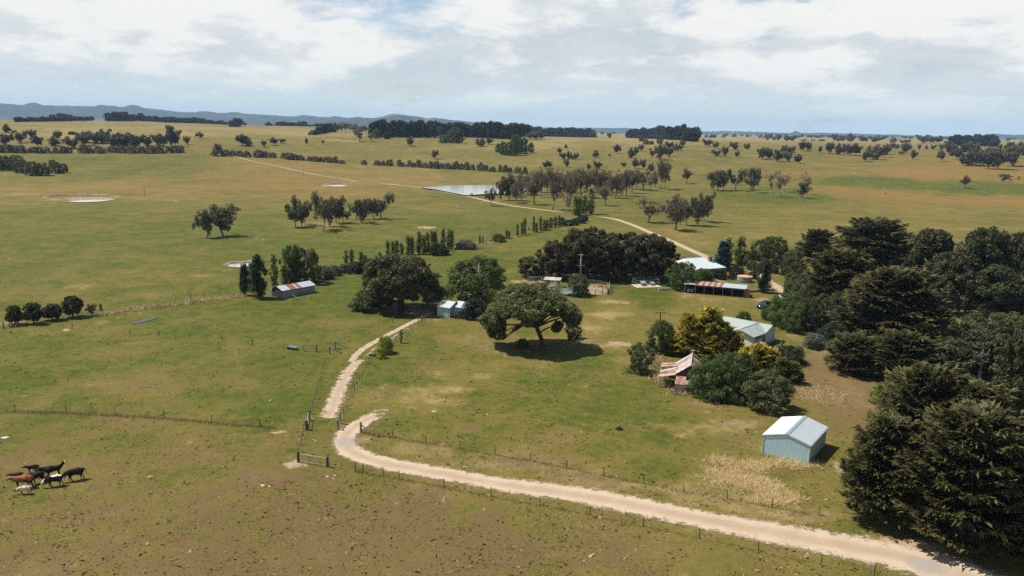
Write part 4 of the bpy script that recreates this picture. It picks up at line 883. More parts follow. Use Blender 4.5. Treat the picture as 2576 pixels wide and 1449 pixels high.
def spreading_conifer():
    p = G('b2', 1460, 925)
    o = empty('spreading_conifer', p, 0, 'massive dark spreading conifer by the end of the track', 'tree')
    rng = np.random.default_rng(72); mb = MB(); C = []; Rd = []
    mb.tube([(0, 0, -.3), (0, 0, 1.5), (.1, 0, 3.2)], [1.0, .75, .7], 10)
    ends = []
    for i in range(150):
        a = i*2.39996; t = (i + .5)/150; el = math.asin(min(1, .06 + .94*(1 - t)))     # top first
        rx = 8.6 if math.cos(a) > 0 else 8.8
        f = rng.uniform(.72, 1.02)
        x, y, z = rx*math.cos(el)*math.cos(a)*f, 8.0*math.cos(el)*math.sin(a)*f, 3.2 + 9.4*math.sin(el)**.8*f*1.02
        x -= .12*(z - 6); bulge = 1 + .13*math.sin(3*a + 1) * math.cos(el*3) ; x *= bulge; y *= bulge; z += .5*math.sin(4*a + 2)*math.cos(el)
        if rng.uniform() < .1: continue
        r = rng.uniform(.9, 1.5); C.append((x, y, z)); Rd.append((r, r, r*.6))
        if i % 4 == 0: ends.append((x, y, z))
    for q in ((-9.2, -2, 2.4), (-10.0, -1, 1.9), (-8.2, -3, 3.0), (-9.0, 0, 3.4), (-7.2, -2, 3.2), (-10.4, -2.4, 1.5), (-7.8, -4, 2.2), (8.6, -.5, 3.6), (9.2, .5, 4.2)):
        C.append(q); Rd.append((1.3, 1.3, .7))
    for e in ends:
        e = Vector(e); m1 = Vector((0, 0, 2.6)).lerp(e, .5) + Vector((0, 0, .7)); mb.tube([(0, 0, 2.4), m1, e], [.26, .15, .05], 5, False)
    mb.tube([(0, -.3, 1.6), (-3, -1.5, 2.6), (-6.5, -2, 2.3), (-9.6, -2, 2.0)], [.32, .25, .18, .06], 6, False)
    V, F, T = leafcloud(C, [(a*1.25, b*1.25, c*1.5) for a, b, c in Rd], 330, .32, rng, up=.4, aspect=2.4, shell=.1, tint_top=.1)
    mb.build('trunk', M['bark_dark'], o, True); link('crown', np_mesh('crown', V, F, M['spread'], tint=T), None, o)
    FOOT.append((p.x, p.y, 6))
spreading_conifer()
plant('pine', 'b2', 1240, 915, 180, 260, 'small dark leaning conifer at the foot of the massive spreading conifer')
plant('green_tree', 'b2', 2240, 845, 430, 600, 'broad bright green leafy tree behind the blue-grey shed')

# ------------------------------------------------------------------ eucalypts
S = 'grey-green eucalypt standing alone in the left paddock'
plant('gum', 'b1', 2085, 205, 270, 200, 'smaller grey eucalypt leaning left beside a larger one in the open paddock', lean=(-.12, 0))
plant('gum', 'b1', 2245, 187, 320, 290, 'rounded grey eucalypt with a clear trunk beside a smaller leaning one')
for q in [(400, 1385, 220, 190), (460, 1378, 300, 210), (495, 1358, 240, 150), (740, 1378, 270, 170), (815, 1345, 270, 170), (880, 1338, 170, 120)]:
    plant('gum', 'a2', *q, 'eucalypt crowded into the larger clump below the small pale pond', 'larger paddock eucalypt clump')
plant('gum', 'a2', 680, 1415, 375, 270, 'tallest eucalypt of the larger clump, with a forked dark trunk')
for q in [(1015, 1302, 175, 130), (1060, 1345, 235, 160), (1095, 1330, 160, 90), (1185, 1302, 190, 140)]:
    plant('gum', 'a2', *q, 'eucalypt in the smaller clump beside the larger paddock clump', 'smaller paddock eucalypt clump')
plant('gum', 'a2', 1260, 1300, 255, 220, 'widest eucalypt of the smaller paddock clump, with a spreading base')
LD = 'eucalypt on the bank beside the large pale dam'
plant('gum', 'a2', 2370, 1170, 180, 130, 'small leaning eucalypt between the dam and the pale track', lean=(-.1, 0))
for q in [(2470, 1115, 195, 120), (2550, 1115, 265, 160)]: plant('gum', 'a2', *q, LD, 'dam bank eucalypts')
GRV = [(30, 1140, 200, 120), (95, 1120, 250, 130), (225, 1155, 290, 170), (300, 1085, 290, 130), (405, 1210, 420, 180), (585, 1155, 330, 150), (640, 1090, 280, 140), (700, 1080, 280, 150), (760, 1090, 270, 130), (830, 1050, 230, 120), (875, 1060, 270, 130), (940, 1165, 240, 150), (1005, 1090, 210, 110), (1040, 1092, 265, 125), (1080, 1095, 210, 100),
       (1110, 1070, 255, 115), (1150, 1070, 255, 135), (1205, 1040, 225, 115), (1255, 1005, 205, 105), (1325, 1010, 205, 140), (1435, 990, 160, 90), (180, 1060, 240, 130), (350, 1060, 255, 130), (450, 1080, 265, 140), (520, 1070, 250, 130), (120, 1050, 210, 110), (60, 1060, 190, 100), (250, 1030, 220, 120), (400, 1025, 220, 120), (560, 1040, 230, 120), (620, 1030, 220, 120), (690, 1020, 220, 120), (780, 1030, 220, 110), (920, 1040, 220, 110), (970, 1030, 210, 110), (1190, 1000, 190, 100), (0, 1080, 220, 120)]
for q in GRV: plant('gum_dry', 'a3', *q, 'thin-crowned brownish eucalypt in the dense grove by the dam', 'grove of thin eucalypts by the dam')
for q in [(1495, 1005, 310, 90), (1535, 1000, 300, 115)]: plant('gum_dry', 'a3', *q, 'tall slender eucalypt at the far end of the thin-crowned grove', 'tall eucalypts ending the grove')
plant('gum_thin', 'a3', 540, 1250, 210, 110, 'small sparse eucalypt in front of the grove, near the green poplars')
plant('gum_thin', 'a3', 1385, 1018, 165, 110, 'half-bare pale-trunked eucalypt at the edge of the grove')
plant('dead', 'a3', 1640, 965, 85, 70, 'small bare tree between the grove and a lone eucalypt')
plant('gum', 'a3', 1755, 945, 150, 120, 'lone vase-shaped eucalypt just past the end of the grove')
for q in [(2030, 1015, 175, 130), (2070, 1015, 200, 140), (2125, 1015, 205, 130), (2250, 1015, 215, 190), (2385, 1010, 155, 100)]: plant('gum', 'a3', *q, 'eucalypt in the tight clump at the edge of the vivid green flat', 'clump by the green flat')
plant('gum', 'a3', 2430, 1035, 240, 125, 'tall narrow eucalypt ending the clump by the vivid green flat')
plant('gum_dry', 'a3', 1365, 1340, 250, 250, 'wide rounded many-stemmed eucalypt beyond the pale gravel lane')
for q in [(1640, 1415, 320, 260), (1690, 1360, 310, 140), (1755, 1370, 230, 130)]: plant('gum_dry', 'a3', *q, 'straggly many-stemmed eucalypt beside the pale gravel lane', 'straggly eucalypts by the lane')
for q in [(1870, 1370, 275, 160), (1940, 1330, 290, 170), (1820, 1315, 160, 100)]: plant('gum', 'a3', *q, 'upright eucalypt just past the straggly many-stemmed trees', 'upright eucalypts by the lane')
for q in [(40, 1085, 260, 110), (125, 1080, 255, 120), (165, 1030, 190, 100)]: plant('gum_thin', 'a4', *q, 'sparse slender eucalypt beside the vivid green flat', 'sparse eucalypts by the green flat')
plant('gum', 'a4', 350, 1092, 165, 140, 'low spreading eucalypt beside the vivid green flat'); plant('gum_thin', 'a4', 375, 1055, 220, 110, 'wispy pale eucalypt rising behind the low spreading one')
plant('dead', 'a4', 1180, 1057, 155, 90, 'bare dead tree standing alone in the orange grass')
plant('gum', 'a4', 1978, 995, 130, 110, 'small lone eucalypt on the right of the vivid green flat'); plant('gum', 'a4', 2375, 930, 80, 95, 'small dark eucalypt alone in the orange paddock')
HS = [(478, 645, 58, 45), (515, 700, 62, 68), (575, 705, 85, 45), (615, 705, 42, 42), (645, 705, 66, 48), (345, 795, 78, 78), (550, 780, 76, 60), (845, 680, 72, 68), (765, 810, 62, 45), (855, 805, 82, 78), (1055, 645, 92, 72), (1125, 780, 46, 52), (1195, 690, 100, 72), (1250, 660, 82, 62), (1300, 620, 70, 52), (1240, 795, 96, 72), (1320, 800, 96, 58), (1395, 820, 78, 62), (1410, 680, 82, 62), (1580, 600, 76, 82), (1555, 670, 82, 62), (1585, 676, 90, 62), (1640, 612, 72, 52), (1665, 622, 72, 42), (1698, 612, 52, 42), (1715, 572, 62, 72), (980, 492, 56, 48), (540, 590, 42, 30), (765, 477, 76, 92), (822, 487, 60, 52), (980, 672, 26, 32)]
for q in HS: plant('gum_far', 'a3', *q, 'small eucalypt scattered on the rocky slope below the pine belts', 'eucalypts on the rocky slope')
plant('gum_far', 'a3', 1490, 707, 152, 105, 'largest dark eucalypt on the rocky slope below the pine belts')
for q in [(825, 715, 52, 24), (915, 605, 58, 30), (690, 517, 52, 22), (860, 512, 48, 14)]: plant('dead', 'a3', *q, 'tiny bare trunk on the rocky slope', 'bare trunks on the rocky slope')
for q in [(240, 502, 82, 120), (290, 492, 52, 62), (190, 500, 70, 80)]: plant('gum_far', 'a3', *q, 'grey eucalypt in front of the central pine belt', 'eucalypts before the central belt')
for q in [(1960, 572, 72, 92), (2050, 592, 66, 66), (2240, 612, 82, 82), (2360, 597, 56, 58), (2065, 667, 62, 90), (2140, 682, 112, 62), (2265, 682, 62, 52)]: plant('gum_far', 'a3', *q, 'eucalypt scattered past the end of the right-hand pine belt', 'eucalypts past the belt')
for q in [(2520, 702, 116, 112), (2590, 690, 100, 70), (2660, 722, 112, 120)]: plant('gum_far', 'a3', *q, 'eucalypt in the dark clump above the orange grass', 'dark clump above the orange grass')
for q in [(2125, 537, 44, 26), (2305, 572, 72, 50), (2005, 682, 42, 24)]: plant('dead', 'a3', *q, 'bare grey tree past the end of the right-hand pine belt', 'bare trees past the belt')
for q in [(160, 642, 82, 82), (205, 722, 102, 92), (235, 652, 82, 92), (300, 742, 86, 92)]: plant('gum_far', 'a4', *q, 'eucalypt in the dark clump above the orange grass', 'dark clump above the orange grass')
RW = [(615, 642, 106, 92), (705, 652, 106, 82), (760, 642, 92, 72), (830, 662, 116, 112), (880, 662, 112, 102), (975, 722, 92, 72), (1050, 702, 146, 122), (1110, 706, 122, 92), (1165, 682, 122, 102), (1195, 652, 102, 82)]
for q in RW: plant('gum_far', 'a4', *q, 'dense eucalypt in the row above the orange paddock', 'eucalypt row above the orange paddock')
for q in [(345, 617, 92, 86), (412, 612, 86, 46), (525, 637, 66, 38), (1255, 597, 62, 52), (1300, 602, 52, 52), (1380, 642, 102, 102), (1340, 652, 32, 52), (1450, 702, 92, 62), (1520, 612, 62, 32), (1740, 722, 112, 66), (1745, 612, 62, 62), (1590, 600, 40, 36), (1660, 605, 50, 50)]: plant('gum_far', 'a4', *q, 'small eucalypt scattered round the row above the orange paddock', 'scattered eucalypts by the row')
RG = [(1820, 662, 132, 102), (1895, 706, 122, 92), (1960, 652, 102, 82), (1990, 766, 132, 112), (2060, 762, 152, 142), (2130, 772, 182, 152), (2220, 797, 202, 172), (2310, 802, 202, 162), (2360, 722, 182, 122), (2470, 772, 192, 152), (2490, 692, 152, 132), (2545, 652, 122, 92), (2080, 642, 102, 122), (2000, 642, 112, 102), (2620, 720, 150, 130)]
for q in RG: plant('gum_far', 'a4', *q, 'bulky eucalypt in the grove below the dark pine belt', 'grove below the dark belt')
FT = [(0, 467, 36, 32), (65, 472, 42, 42), (105, 492, 62, 52), (185, 507, 62, 52), (250, 487, 52, 72), (670, 512, 82, 52), (715, 512, 42, 62), (755, 512, 46, 38), (815, 517, 86, 48), (850, 522, 52, 42), (940, 527, 62, 72), (985, 522, 52, 42), (1075, 527, 52, 102), (1260, 527, 52, 62), (1350, 527, 36, 62), (1410, 527, 36, 62), (370, 494, 26, 50), (450, 497, 22, 40), (540, 494, 26, 60)]
for q in FT: plant('gum_far', 'a4', *q, 'far small tree dotted along the open plain', 'far trees on the open plain')
for q in [(1560, 532, 82, 102), (1630, 537, 72, 102), (1720, 532, 72, 82)]: plant('gum_far', 'a4', *q, 'pale-trunked eucalypt at the end of the dark pine belt', 'eucalypts ending the dark belt')
# left far eucalypts
L1 = [(55, 562, 116, 122), (65, 432, 82, 86), (205, 537, 122, 112), (325, 492, 86, 82), (378, 577, 116, 96), (580, 502, 82, 92), (540, 567, 96, 116)]
for q in L1: plant('gum_far', 'a1', *q, 'eucalypt scattered left of the long dark clump', 'scattered far eucalypts')
L2 = [(745, 592, 116, 132), (840, 562, 132, 142), (890, 532, 108, 170), (960, 545, 100, 100), (1035, 542, 112, 102), (1075, 522, 122, 112), (1150, 592, 132, 152), (1260, 582, 122, 142), (1370, 592, 132, 132), (1490, 562, 96, 82), (1580, 557, 102, 92), (1650, 572, 132, 132), (1760, 562, 102, 82), (1200, 560, 120, 130), (1310, 560, 120, 120)]
for q in L2: plant('gum_far', 'a1', *q, 'bushy eucalypt in the long clump behind the shrub line', 'long eucalypt clump')
plant('gum_far', 'a1', 1715, 562, 192, 136, 'tall pale eucalypt standing above the long clump')
for q in [(1880, 552, 82, 68), (2015, 492, 62, 68), (2440, 562, 106, 122), (2495, 567, 76, 72)]: plant('gum_far', 'a1', *q, 'eucalypt in the grass to the right of the long clump', 'eucalypts by the long clump')
plant('shrub_dark', 'a1', 728, 452, 32, 76, 'low dark bush alone in the golden grass'); plant('dead', 'a1', 2100, 527, 72, 32, 'leaning bare trunk in the golden grass'); plant('dead', 'a1', 785, 687, 82, 56, 'pale dead stump in front of the shrub line')
L3 = [(50, 802, 132, 122), (160, 765, 102, 122), (220, 837, 132, 132), (330, 862, 132, 142), (430, 862, 122, 132), (530, 785, 76, 76), (560, 842, 112, 112), (640, 837, 92, 92), (-20, 812, 120, 120), (110, 815, 110, 110)]
for q in L3: plant('olive_tree', 'a1', *q, 'low dark bushy tree in the plantation below the shrub line', 'low dark plantation', )
HG = [(-20, 628, 80, 120), (60, 630, 80, 150), (130, 632, 70, 100), (210, 635, 75, 140), (340, 636, 60, 90), (400, 640, 60, 90), (480, 640, 60, 62), (560, 640, 60, 80), (640, 640, 70, 72), (700, 637, 62, 80), (840, 640, 90, 100), (910, 640, 60, 70), (1000, 640, 70, 110), (1130, 632, 66, 110), (1230, 636, 66, 120), (1330, 640, 72, 110), (1430, 640, 66, 82), (1510, 640, 76, 110), (1600, 640, 76, 100), (1700, 636, 66, 92), (1770, 636, 72, 82), (1830, 632, 66, 72)]
for q in HG: plant('hedge', 'a1', *q, 'bushy shrub in the long line in front of the far eucalypts', 'long shrub line')
HG2 = [(-420, 660, 40, 60), (-385, 668, 120, 130), (-300, 665, 60, 80), (-230, 670, 60, 80), (-160, 672, 60, 80), (-90, 678, 60, 90), (30, 682, 76, 112), (100, 682, 62, 82), (170, 687, 56, 82), (280, 692, 56, 82), (340, 702, 66, 112), (400, 707, 56, 92), (450, 710, 52, 82), (540, 717, 46, 82), (600, 722, 52, 92), (650, 722, 46, 62), (720, 730, 56, 102), (800, 737, 66, 76), (865, 744, 36, 62)]
for q in HG2: plant('hedge', 'a2', *q, 'shrub in the windbreak row above the pale wheel track', 'windbreak above the track')
HG3 = [(1088, 757, 50, 62), (1220, 762, 50, 72), (1280, 762, 46, 62), (1345, 767, 62, 82), (1440, 772, 66, 62), (1480, 774, 42, 52), (1545, 777, 66, 72), (1585, 780, 46, 52), (1640, 782, 76, 72), (1700, 787, 52, 72), (1760, 792, 72, 72), (1815, 797, 76, 72), (1870, 797, 56, 72), (1930, 800, 62, 72), (1975, 802, 46, 52), (2015, 802, 82, 62), (2065, 804, 62, 62), (2120, 807, 76, 72), (2180, 812, 62, 62), (2260, 817, 82, 72), (2315, 820, 62, 62), (2380, 827, 52, 72), (2455, 830, 72, 52), (2510, 832, 72, 52), (2555, 834, 52, 62), (2636, 842, 62, 82), (2706, 852, 76, 62)]
for q in HG3: plant('hedge', 'a2', *q, 'rounded shrub in the windbreak row behind the dam', 'windbreak behind the dam')
for q in [(80, 582, 72, 52), (180, 557, 72, 78), (262, 542, 46, 62), (510, 547, 62, 26), (672, 547, 42, 24), (540, 467, 42, 32), (1550, 567, 86, 82)]: plant('gum_far', 'a2', *q, 'small brownish eucalypt on the slope left of the central pine belt', 'small slope eucalypts')
plant('gum_far', 'a2', 1795, 697, 86, 72, 'lone fan-shaped eucalypt above the windbreak row')
for q in [(2255, 572, 82, 86), (2335, 552, 66, 72)]: plant('gum_far', 'a2', *q, 'thin eucalypt below the farm roofs in the pine belt', 'eucalypts below the belt roofs')
for q in [(1040, 522, 112, 86), (1155, 517, 82, 72), (820, 435, 102, 66), (860, 435, 102, 62), (900, 430, 102, 72), (940, 425, 92, 62), (985, 445, 102, 82), (1060, 445, 82, 82), (1100, 440, 72, 62), (1010, 475, 82, 72), (770, 430, 80, 60)]: plant('gum_dry', 'a2', *q, 'thin brown eucalypt in the open wood beside the central pine belt', 'brown open wood')
# green broadleaf trees by the far farmhouse
for q in [(1215, 492, 92, 72), (1885, 537, 76, 112), (2010, 537, 150, 150), (1950, 530, 110, 100), (1850, 482, 102, 82)]: plant('green_tree', 'a2', *q, 'green leafy tree in front of the central pine belt', 'green trees before the central belt')
for q in [(2440, 632, 86, 62), (2490, 657, 132, 82), (2545, 662, 132, 72), (2600, 657, 200, 92), (2640, 642, 172, 82), (2700, 642, 150, 82), (2765, 632, 96, 62)]: plant('green_tree', 'a2', *q, 'dark green broadleaf tree in the small plantation on the slope', 'small green plantation')
for q in [(1300, 522, 56, 52), (1345, 552, 52, 62), (1485, 547, 86, 62), (1400, 550, 34, 60)]: plant('green_tree', 'a3', *q, 'green leafy tree below the right-hand pine belt', 'green trees below the right belt')
# pine belts
def belt(t, x0, x1, yf, hf, step, w, label, group, rows=1, dy=4):
    x = x0
    while x <= x1:
        for r_ in range(rows):
            plant('pine_far', t, x + prng.uniform(-.2, .2)*step + r_*step*.5, yf(x) - r_*dy + prng.uniform(-1, 1), hf(x)*prng.uniform(.8, 1.12), w*prng.uniform(.85, 1.25), label, group)
        x += step
li = lambda *k: (lambda x: float(np.interp(x, k[0::2], k[1::2])))
belt('a1', 160, 930, li(160, 326, 940, 312), li(160, 46, 560, 48, 940, 42), 38, 58, 'clipped dark conifer in the far hedge before the blue range', 'far conifer hedge')
belt('a1', 540, 710, li(0, 312), li(540, 70, 620, 84, 710, 60), 55, 80, 'taller dark pine behind the far conifer hedge', 'pines behind the far hedge')
belt('a1', 1080, 1360, li(0, 318), li(1080, 82, 1200, 84, 1300, 84, 1370, 60), 46, 76, 'rounded dark pine in the far block beside the hedge', 'far pine block')
belt('a1', 1425, 2270, li(1410, 320, 2270, 333), li(1410, 78, 1600, 64, 1900, 66, 2270, 44), 44, 68, 'dark pine in the long far belt on the left', 'long far pine belt')
for q in [(2335, 375, 62, 70), (2375, 374, 82, 76), (2410, 368, 76, 60)]: plant('pine_far', 'a1', *q, 'dark pine in the tiny clump alone on the golden slope', 'tiny pine clump')
belt('a2', 600, 770, li(600, 455, 770, 430), li(600, 50, 700, 88, 770, 84), 42, 76, 'dark pine at the left end of the open brown wood', 'pines by the brown wood')
belt('a2', 1170, 1800, li(1170, 478, 1800, 482), li(1170, 150, 1800, 142), 46, 84, 'dark pine in the tall central belt on the ridge', 'tall central pine belt', 2, 14)
belt('a2', 1800, 2590, li(1800, 470, 2200, 480, 2590, 500), li(1800, 118, 2200, 128, 2590, 150), 46, 84, 'dark pine in the tall central belt on the ridge', 'tall central pine belt', 2, 14)
belt('a3', 60, 820, li(0, 478, 330, 458, 830, 456), li(0, 134, 200, 110, 330, 86, 560, 106, 780, 106, 830, 80), 42, 80, 'dark pine in the tall central belt on the ridge', 'tall central pine belt', 1)
belt('a3', 1175, 1870, li(1150, 474, 1450, 492, 1880, 528), li(1150, 96, 1300, 112, 1700, 136, 1880, 116), 44, 82, 'dark pine in the dense right-hand belt on the ridge', 'dense right-hand pine belt', 2, 9)
belt('a4', 1850, 2300, li(1850, 560, 2300, 575), li(1850, 98, 2100, 122, 2300, 100), 48, 92, 'dark pine in the belt above the bulky eucalypt grove', 'belt above the eucalypt grove')
plant('pine_far', 'a2', 1320, 497, 62, 82, 'small dark conifer in front of the central pine belt')
belt('a2', 240, 480, li(0, 346), li(240, 46, 330, 40, 400, 26, 480, 46), 40, 62, 'far dark tree beyond the golden paddock', 'far trees beyond the gold paddock')
belt('a2', 110, 640, li(110, 362, 640, 372), li(0, 20), 44, 46, 'tiny dark bush in the far boundary line', 'far boundary bushes')
belt('a2', 620, 770, li(0, 350), li(0, 36), 44, 52, 'far dark tree beyond the golden paddock', 'far trees beyond the gold paddock')

# ------------------------------------------------------------------ poplars, hedgerow shrubs and farm trees
for q in [(905, 462, 142, 54), (960, 452, 134, 54), (1055, 432, 92, 54), (1100, 432, 62, 42), (1245, 422, 82, 42)]: plant('poplar', 'b2', *q, 'small pale poplar in the fence row behind the dark hedge', 'small fence-row poplars')
for q in [(1325, 402, 172, 54), (1375, 382, 150, 54), (1412, 372, 150, 54), (1460, 362, 112, 52), (1530, 372, 192, 60), (1572, 370, 182, 54), (1640, 370, 232, 66), (1690, 368, 192, 54), (1725, 352, 212, 52), (1770, 342, 212, 60), (1803, 340, 212, 52), (1880, 330, 222, 62), (1935, 317, 202, 48), (1970, 317, 202, 48)]:
    plant('poplar', 'b2', *q, 'slim pale green poplar in the fence row behind the spreading conifer', 'slim fence-row poplars')
for q in [(2250, 262, 92, 26), (2280, 257, 76, 24), (2520, 212, 92, 36), (2545, 208, 80, 30)]: plant('poplar', 'b2', *q, 'sapling poplar between the two rounded fence-row bushes', 'sapling poplars')
for q in [(50, 187, 132, 34), (98, 177, 132, 34), (126, 167, 162, 40), (170, 132, 42, 20), (215, 147, 162, 36), (246, 147, 92, 34), (285, 132, 142, 44), (320, 127, 112, 44), (347, 122, 102, 44), (388, 112, 112, 50), (430, 100, 112, 50), (470, 90, 112, 50), (502, 80, 92, 50)]:
    plant('poplar', 'b3', *q, 'slim poplar in the row running towards the eucalypt grove', 'poplar row towards the grove')
for q in [(560, 82, 60, 90), (620, 75, 66, 100), (690, 55, 70, 110), (735, 35, 56, 60)]: plant('shrub_dark', 'b3', *q, 'dark bushy shrub at the end of the poplar row', 'shrubs ending the poplar row')
for q in [(635, 1265, 205, 80), (672, 1262, 180, 70), (722, 1252, 190, 64), (790, 1252, 265, 84)]: plant('poplar', 'a3', *q, 'green poplar standing in front of the thin eucalypt grove', 'poplars before the grove')
for q in [(1010, 557, 112, 170), (1090, 547, 122, 160), (1160, 520, 110, 150), (1230, 505, 95, 120)]: plant('shrub_dark', 'b2', *q, 'dark rounded bush in the fence row', 'dark fence-row bushes')
for q in [(690, 612, 120, 190), (790, 580, 96, 130), (890, 552, 86, 130)]: plant('shrub_grey', 'b2', *q, 'grey-green bush in the fence row behind the low iron barn', 'grey fence-row bushes')
plant('shrub_dark', 'b2', 1830, 372, 120, 210, 'wide dark bush at the foot of the slim poplars')
plant('shrub_grey', 'b2', 2110, 312, 86, 220, 'wide grey rounded bush along the fence row'); plant('shrub_olive', 'b2', 2440, 242, 76, 135, 'small rounded olive bush along the fence row')
plant('poplar_dark', 'b1', 2465, 782, 310, 96, 'narrow dark poplar left of the tallest dark poplar')
plant('poplar_dark', 'b2', 20, 812, 425, 165, 'tallest dark poplar beside the low iron barn')
plant('poplar', 'b2', 185, 702, 330, 88, 'slender pale poplar between the dark poplar and the leafy tree')
plant('poplar', 'b2', 285, 682, 205, 84, 'short poplar in front of the bushy leafy tree')
plant('green_tree', 'b2', 365, 662, 375, 200, 'tall green leafy tree behind the low iron barn')
plant('olive_tree', 'b2', 490, 652, 330, 300, 'wide bushy grey-green tree behind the low iron barn')
for q in [(150, 1077, 190, 160), (340, 1067, 205, 160), (530, 1032, 160, 180), (735, 1002, 210, 175)]: plant('pine', 'b1', *q, 'dark young pine in the row along the reedy fence', 'young pines by the reedy fence')
plant('gum', 'b1', 920, 987, 122, 96, 'small round-headed tree ending the young pine row'); plant('poplar', 'b1', 1015, 952, 92, 32, 'tiny columnar sapling ending the young pine row')
for q in [(1595, 897, 112, 40), (1765, 867, 76, 26), (1910, 872, 168, 60), (2058, 822, 94, 34), (2200, 802, 152, 34), (1415, 907, 112, 26)]: plant('dead', 'b1', *q, 'bare twiggy sapling along the reedy fence', 'bare saplings by the reedy fence')
# around the blue-grey shed and the lawn
plant('shrub_dark', 'b2', 2200, 1012, 190, 300, 'dense dark bush in front of the blue-grey shed')
plant('shrub_lime', 'b2', 2430, 905, 190, 210, 'yellow-green bush beside the white skillion roof')
plant('shrub_green', 'zy', 230, 470, 230, 330, 'green bush with white blossom behind the umbrella pine')
plant('shrub_lime', 'b2', 1300, 1362, 175, 160, 'larger of two bright yellow-green bushes by the track')
plant('shrub_lime', 'b2', 1255, 1412, 105, 100, 'smaller of two bright yellow-green bushes by the track')
plant('poplar', 'b2', 1458, 1262, 135, 36, 'thin dark sapling inside the fence by the track')
plant('olive_tree', 'z3', 2130, 985, 190, 215, 'small round olive tree standing right of the umbrella pine')
plant('shrub_olive', 'z3', 1420, 1100, 110, 160, 'small scruffy bush left of the umbrella pine trunk')
plant('olive_tree', 'zy', 1330, 480, 400, 460, 'leafy olive tree between the loading ramp and the round pen')
for q in [(215, 602, 200, 310)]: plant('cypress_wide', 'b3', *q, 'low wide brown cypress at the left end of the cypress stand')
CY = [(400, 595, 300, 300), (470, 620, 370, 330), (600, 600, 400, 330), (680, 628, 450, 330), (760, 590, 470, 400), (850, 625, 420, 330), (960, 596, 430, 360), (1050, 630, 410, 330), (1150, 600, 430, 400), (1260, 636, 420, 350), (1350, 600, 420, 380), (1440, 645, 430, 380), (1520, 605, 310, 280)]
for q in CY: plant('cypress_wide', 'b3', *q, 'dark flat-topped cypress in the stand behind the stockyards', 'cypress stand behind the stockyards')
# homestead garden
plant('green_tree', 'b3', 1700, 725, 275, 260, 'leafy green tree between the homestead and the open garage')
plant('shrub_green', 'b3', 1920, 645, 130, 185, 'rounded green bush against the homestead front'); plant('shrub_dark', 'b3', 2080, 612, 90, 160, 'clipped dark hedge along the homestead front')
plant('spruce', 'b3', 2115, 525, 280, 160, 'blue-grey spruce at the corner of the homestead'); plant('poplar', 'b3', 2160, 470, 275, 110, 'upright grey-green poplar behind the blue spruce'); plant('poplar', 'b3', 2290, 462, 270, 120, 'upright poplar standing apart in the homestead garden')
for q in [(2400, 425, 90, 120), (2340, 482, 66, 100), (2425, 532, 92, 120), (2505, 545, 86, 110), (2560, 500, 80, 110)]: plant('shrub_olive', 'b3', *q, 'round garden bush beside the pale drive', 'garden bushes by the drive')
plant('olive_tree', 'b3', 2510, 435, 205, 190, 'tall olive tree at the top of the homestead garden'); plant('green_tree', 'b4', 60, 400, 200, 240, 'broad green tree at the back of the homestead garden')
plant('shrub_dark', 'b3', 2250, 612, 130, 170, 'dark bush left of the round concrete tank'); plant('shrub_dark', 'b3', 2425, 612, 76, 110, 'dark bush right of the round concrete tank'); plant('shrub_red', 'b3', 2330, 595, 50, 70, 'small red-flowering bush behind the round concrete tank')
plant('poplar_dark', 'b3', 2530, 755, 330, 120, 'tall slim dark tree beside the pale drive')
for q in [(90, 475, 90, 110), (200, 520, 120, 150), (60, 560, 80, 100), (170, 580, 70, 90)]: plant('shrub_dark', 'b4', *q, 'small dark bush on the lawn past the drive', 'dark bushes past the drive')
plant('shrub_lime', 'b4', 330, 520, 90, 130, 'bright green bush under the first tall cypress'); plant('green_tree', 'b4', 250, 480, 150, 190, 'leafy green tree under the first tall cypress')
for q in [(260, 660, 260, 210), (310, 830, 250, 240), (240, 760, 200, 180)]: plant('olive_tree', 'b4', *q, 'leafy dark tree in the belt along the drive', 'leafy trees along the drive')
plant('green_tree', 'z4', 2230, 1180, 480, 480, 'big green tree over the back of the dark car'); plant('green_tree', 'z4', 1990, 1080, 200, 200, 'low green bush behind the cottage roof'); plant('green_tree', 'b4', 260, 1150, 290, 240, 'tall green shrub at the end of the cottage')
plant('shrub_green', 'z4', 1640, 1120, 150, 200, 'small bush behind the cottage roof')
plant('shrub_grey', 'b4', 470, 1300, 130, 230, 'grey-blue bush beside the bare brown path'); plant('shrub_dark', 'b4', 475, 1330, 80, 100, 'tiny round bush at the edge of the bare brown path')
# golden cypress and scrub round the derelict hut
plant('golden', 'z5', 1150, 690, 690, 420, 'tallest golden cypress behind the derelict hut'); plant('golden', 'z5', 850, 690, 600, 320, 'narrower golden cypress left of the tallest one')
for q in [(1000, 665, 500, 330), (1330, 690, 480, 340), (1250, 715, 380, 340), (1060, 715, 330, 330), (1480, 690, 360, 300)]: plant('golden', 'z5', *q, 'golden cypress massed round the foot of the tallest one', 'golden cypress mass')
plant('golden', 'z5', 1700, 880, 320, 320, 'small golden cypress below the white water tank'); plant('golden', 'z5', 1850, 960, 440, 340, 'golden cypress in front of the cottage door'); plant('golden', 'z5', 2000, 930, 350, 300, 'golden cypress beside the dark olive bush')
plant('cypress_lime', 'z5', 2180, 1060, 340, 320, 'taller of two yellow-green cypress at the right end of the scrub'); plant('cypress_lime', 'z5', 2340, 1080, 300, 280, 'shorter of two yellow-green cypress at the right end of the scrub')
plant('green_tree', 'z5', 480, 640, 440, 390, 'blue-green bushy tree left of the golden cypress'); plant('olive_tree', 'z5', 170, 920, 400, 350, 'round dark olive tree alone left of the derelict hut')
plant('green_tree', 'z5', 1150, 1270, 560, 540, 'tangled green tree in front of the derelict hut'); plant('green_tree', 'z5', 1500, 1300, 660, 600, 'larger tangled green tree right of the derelict hut')
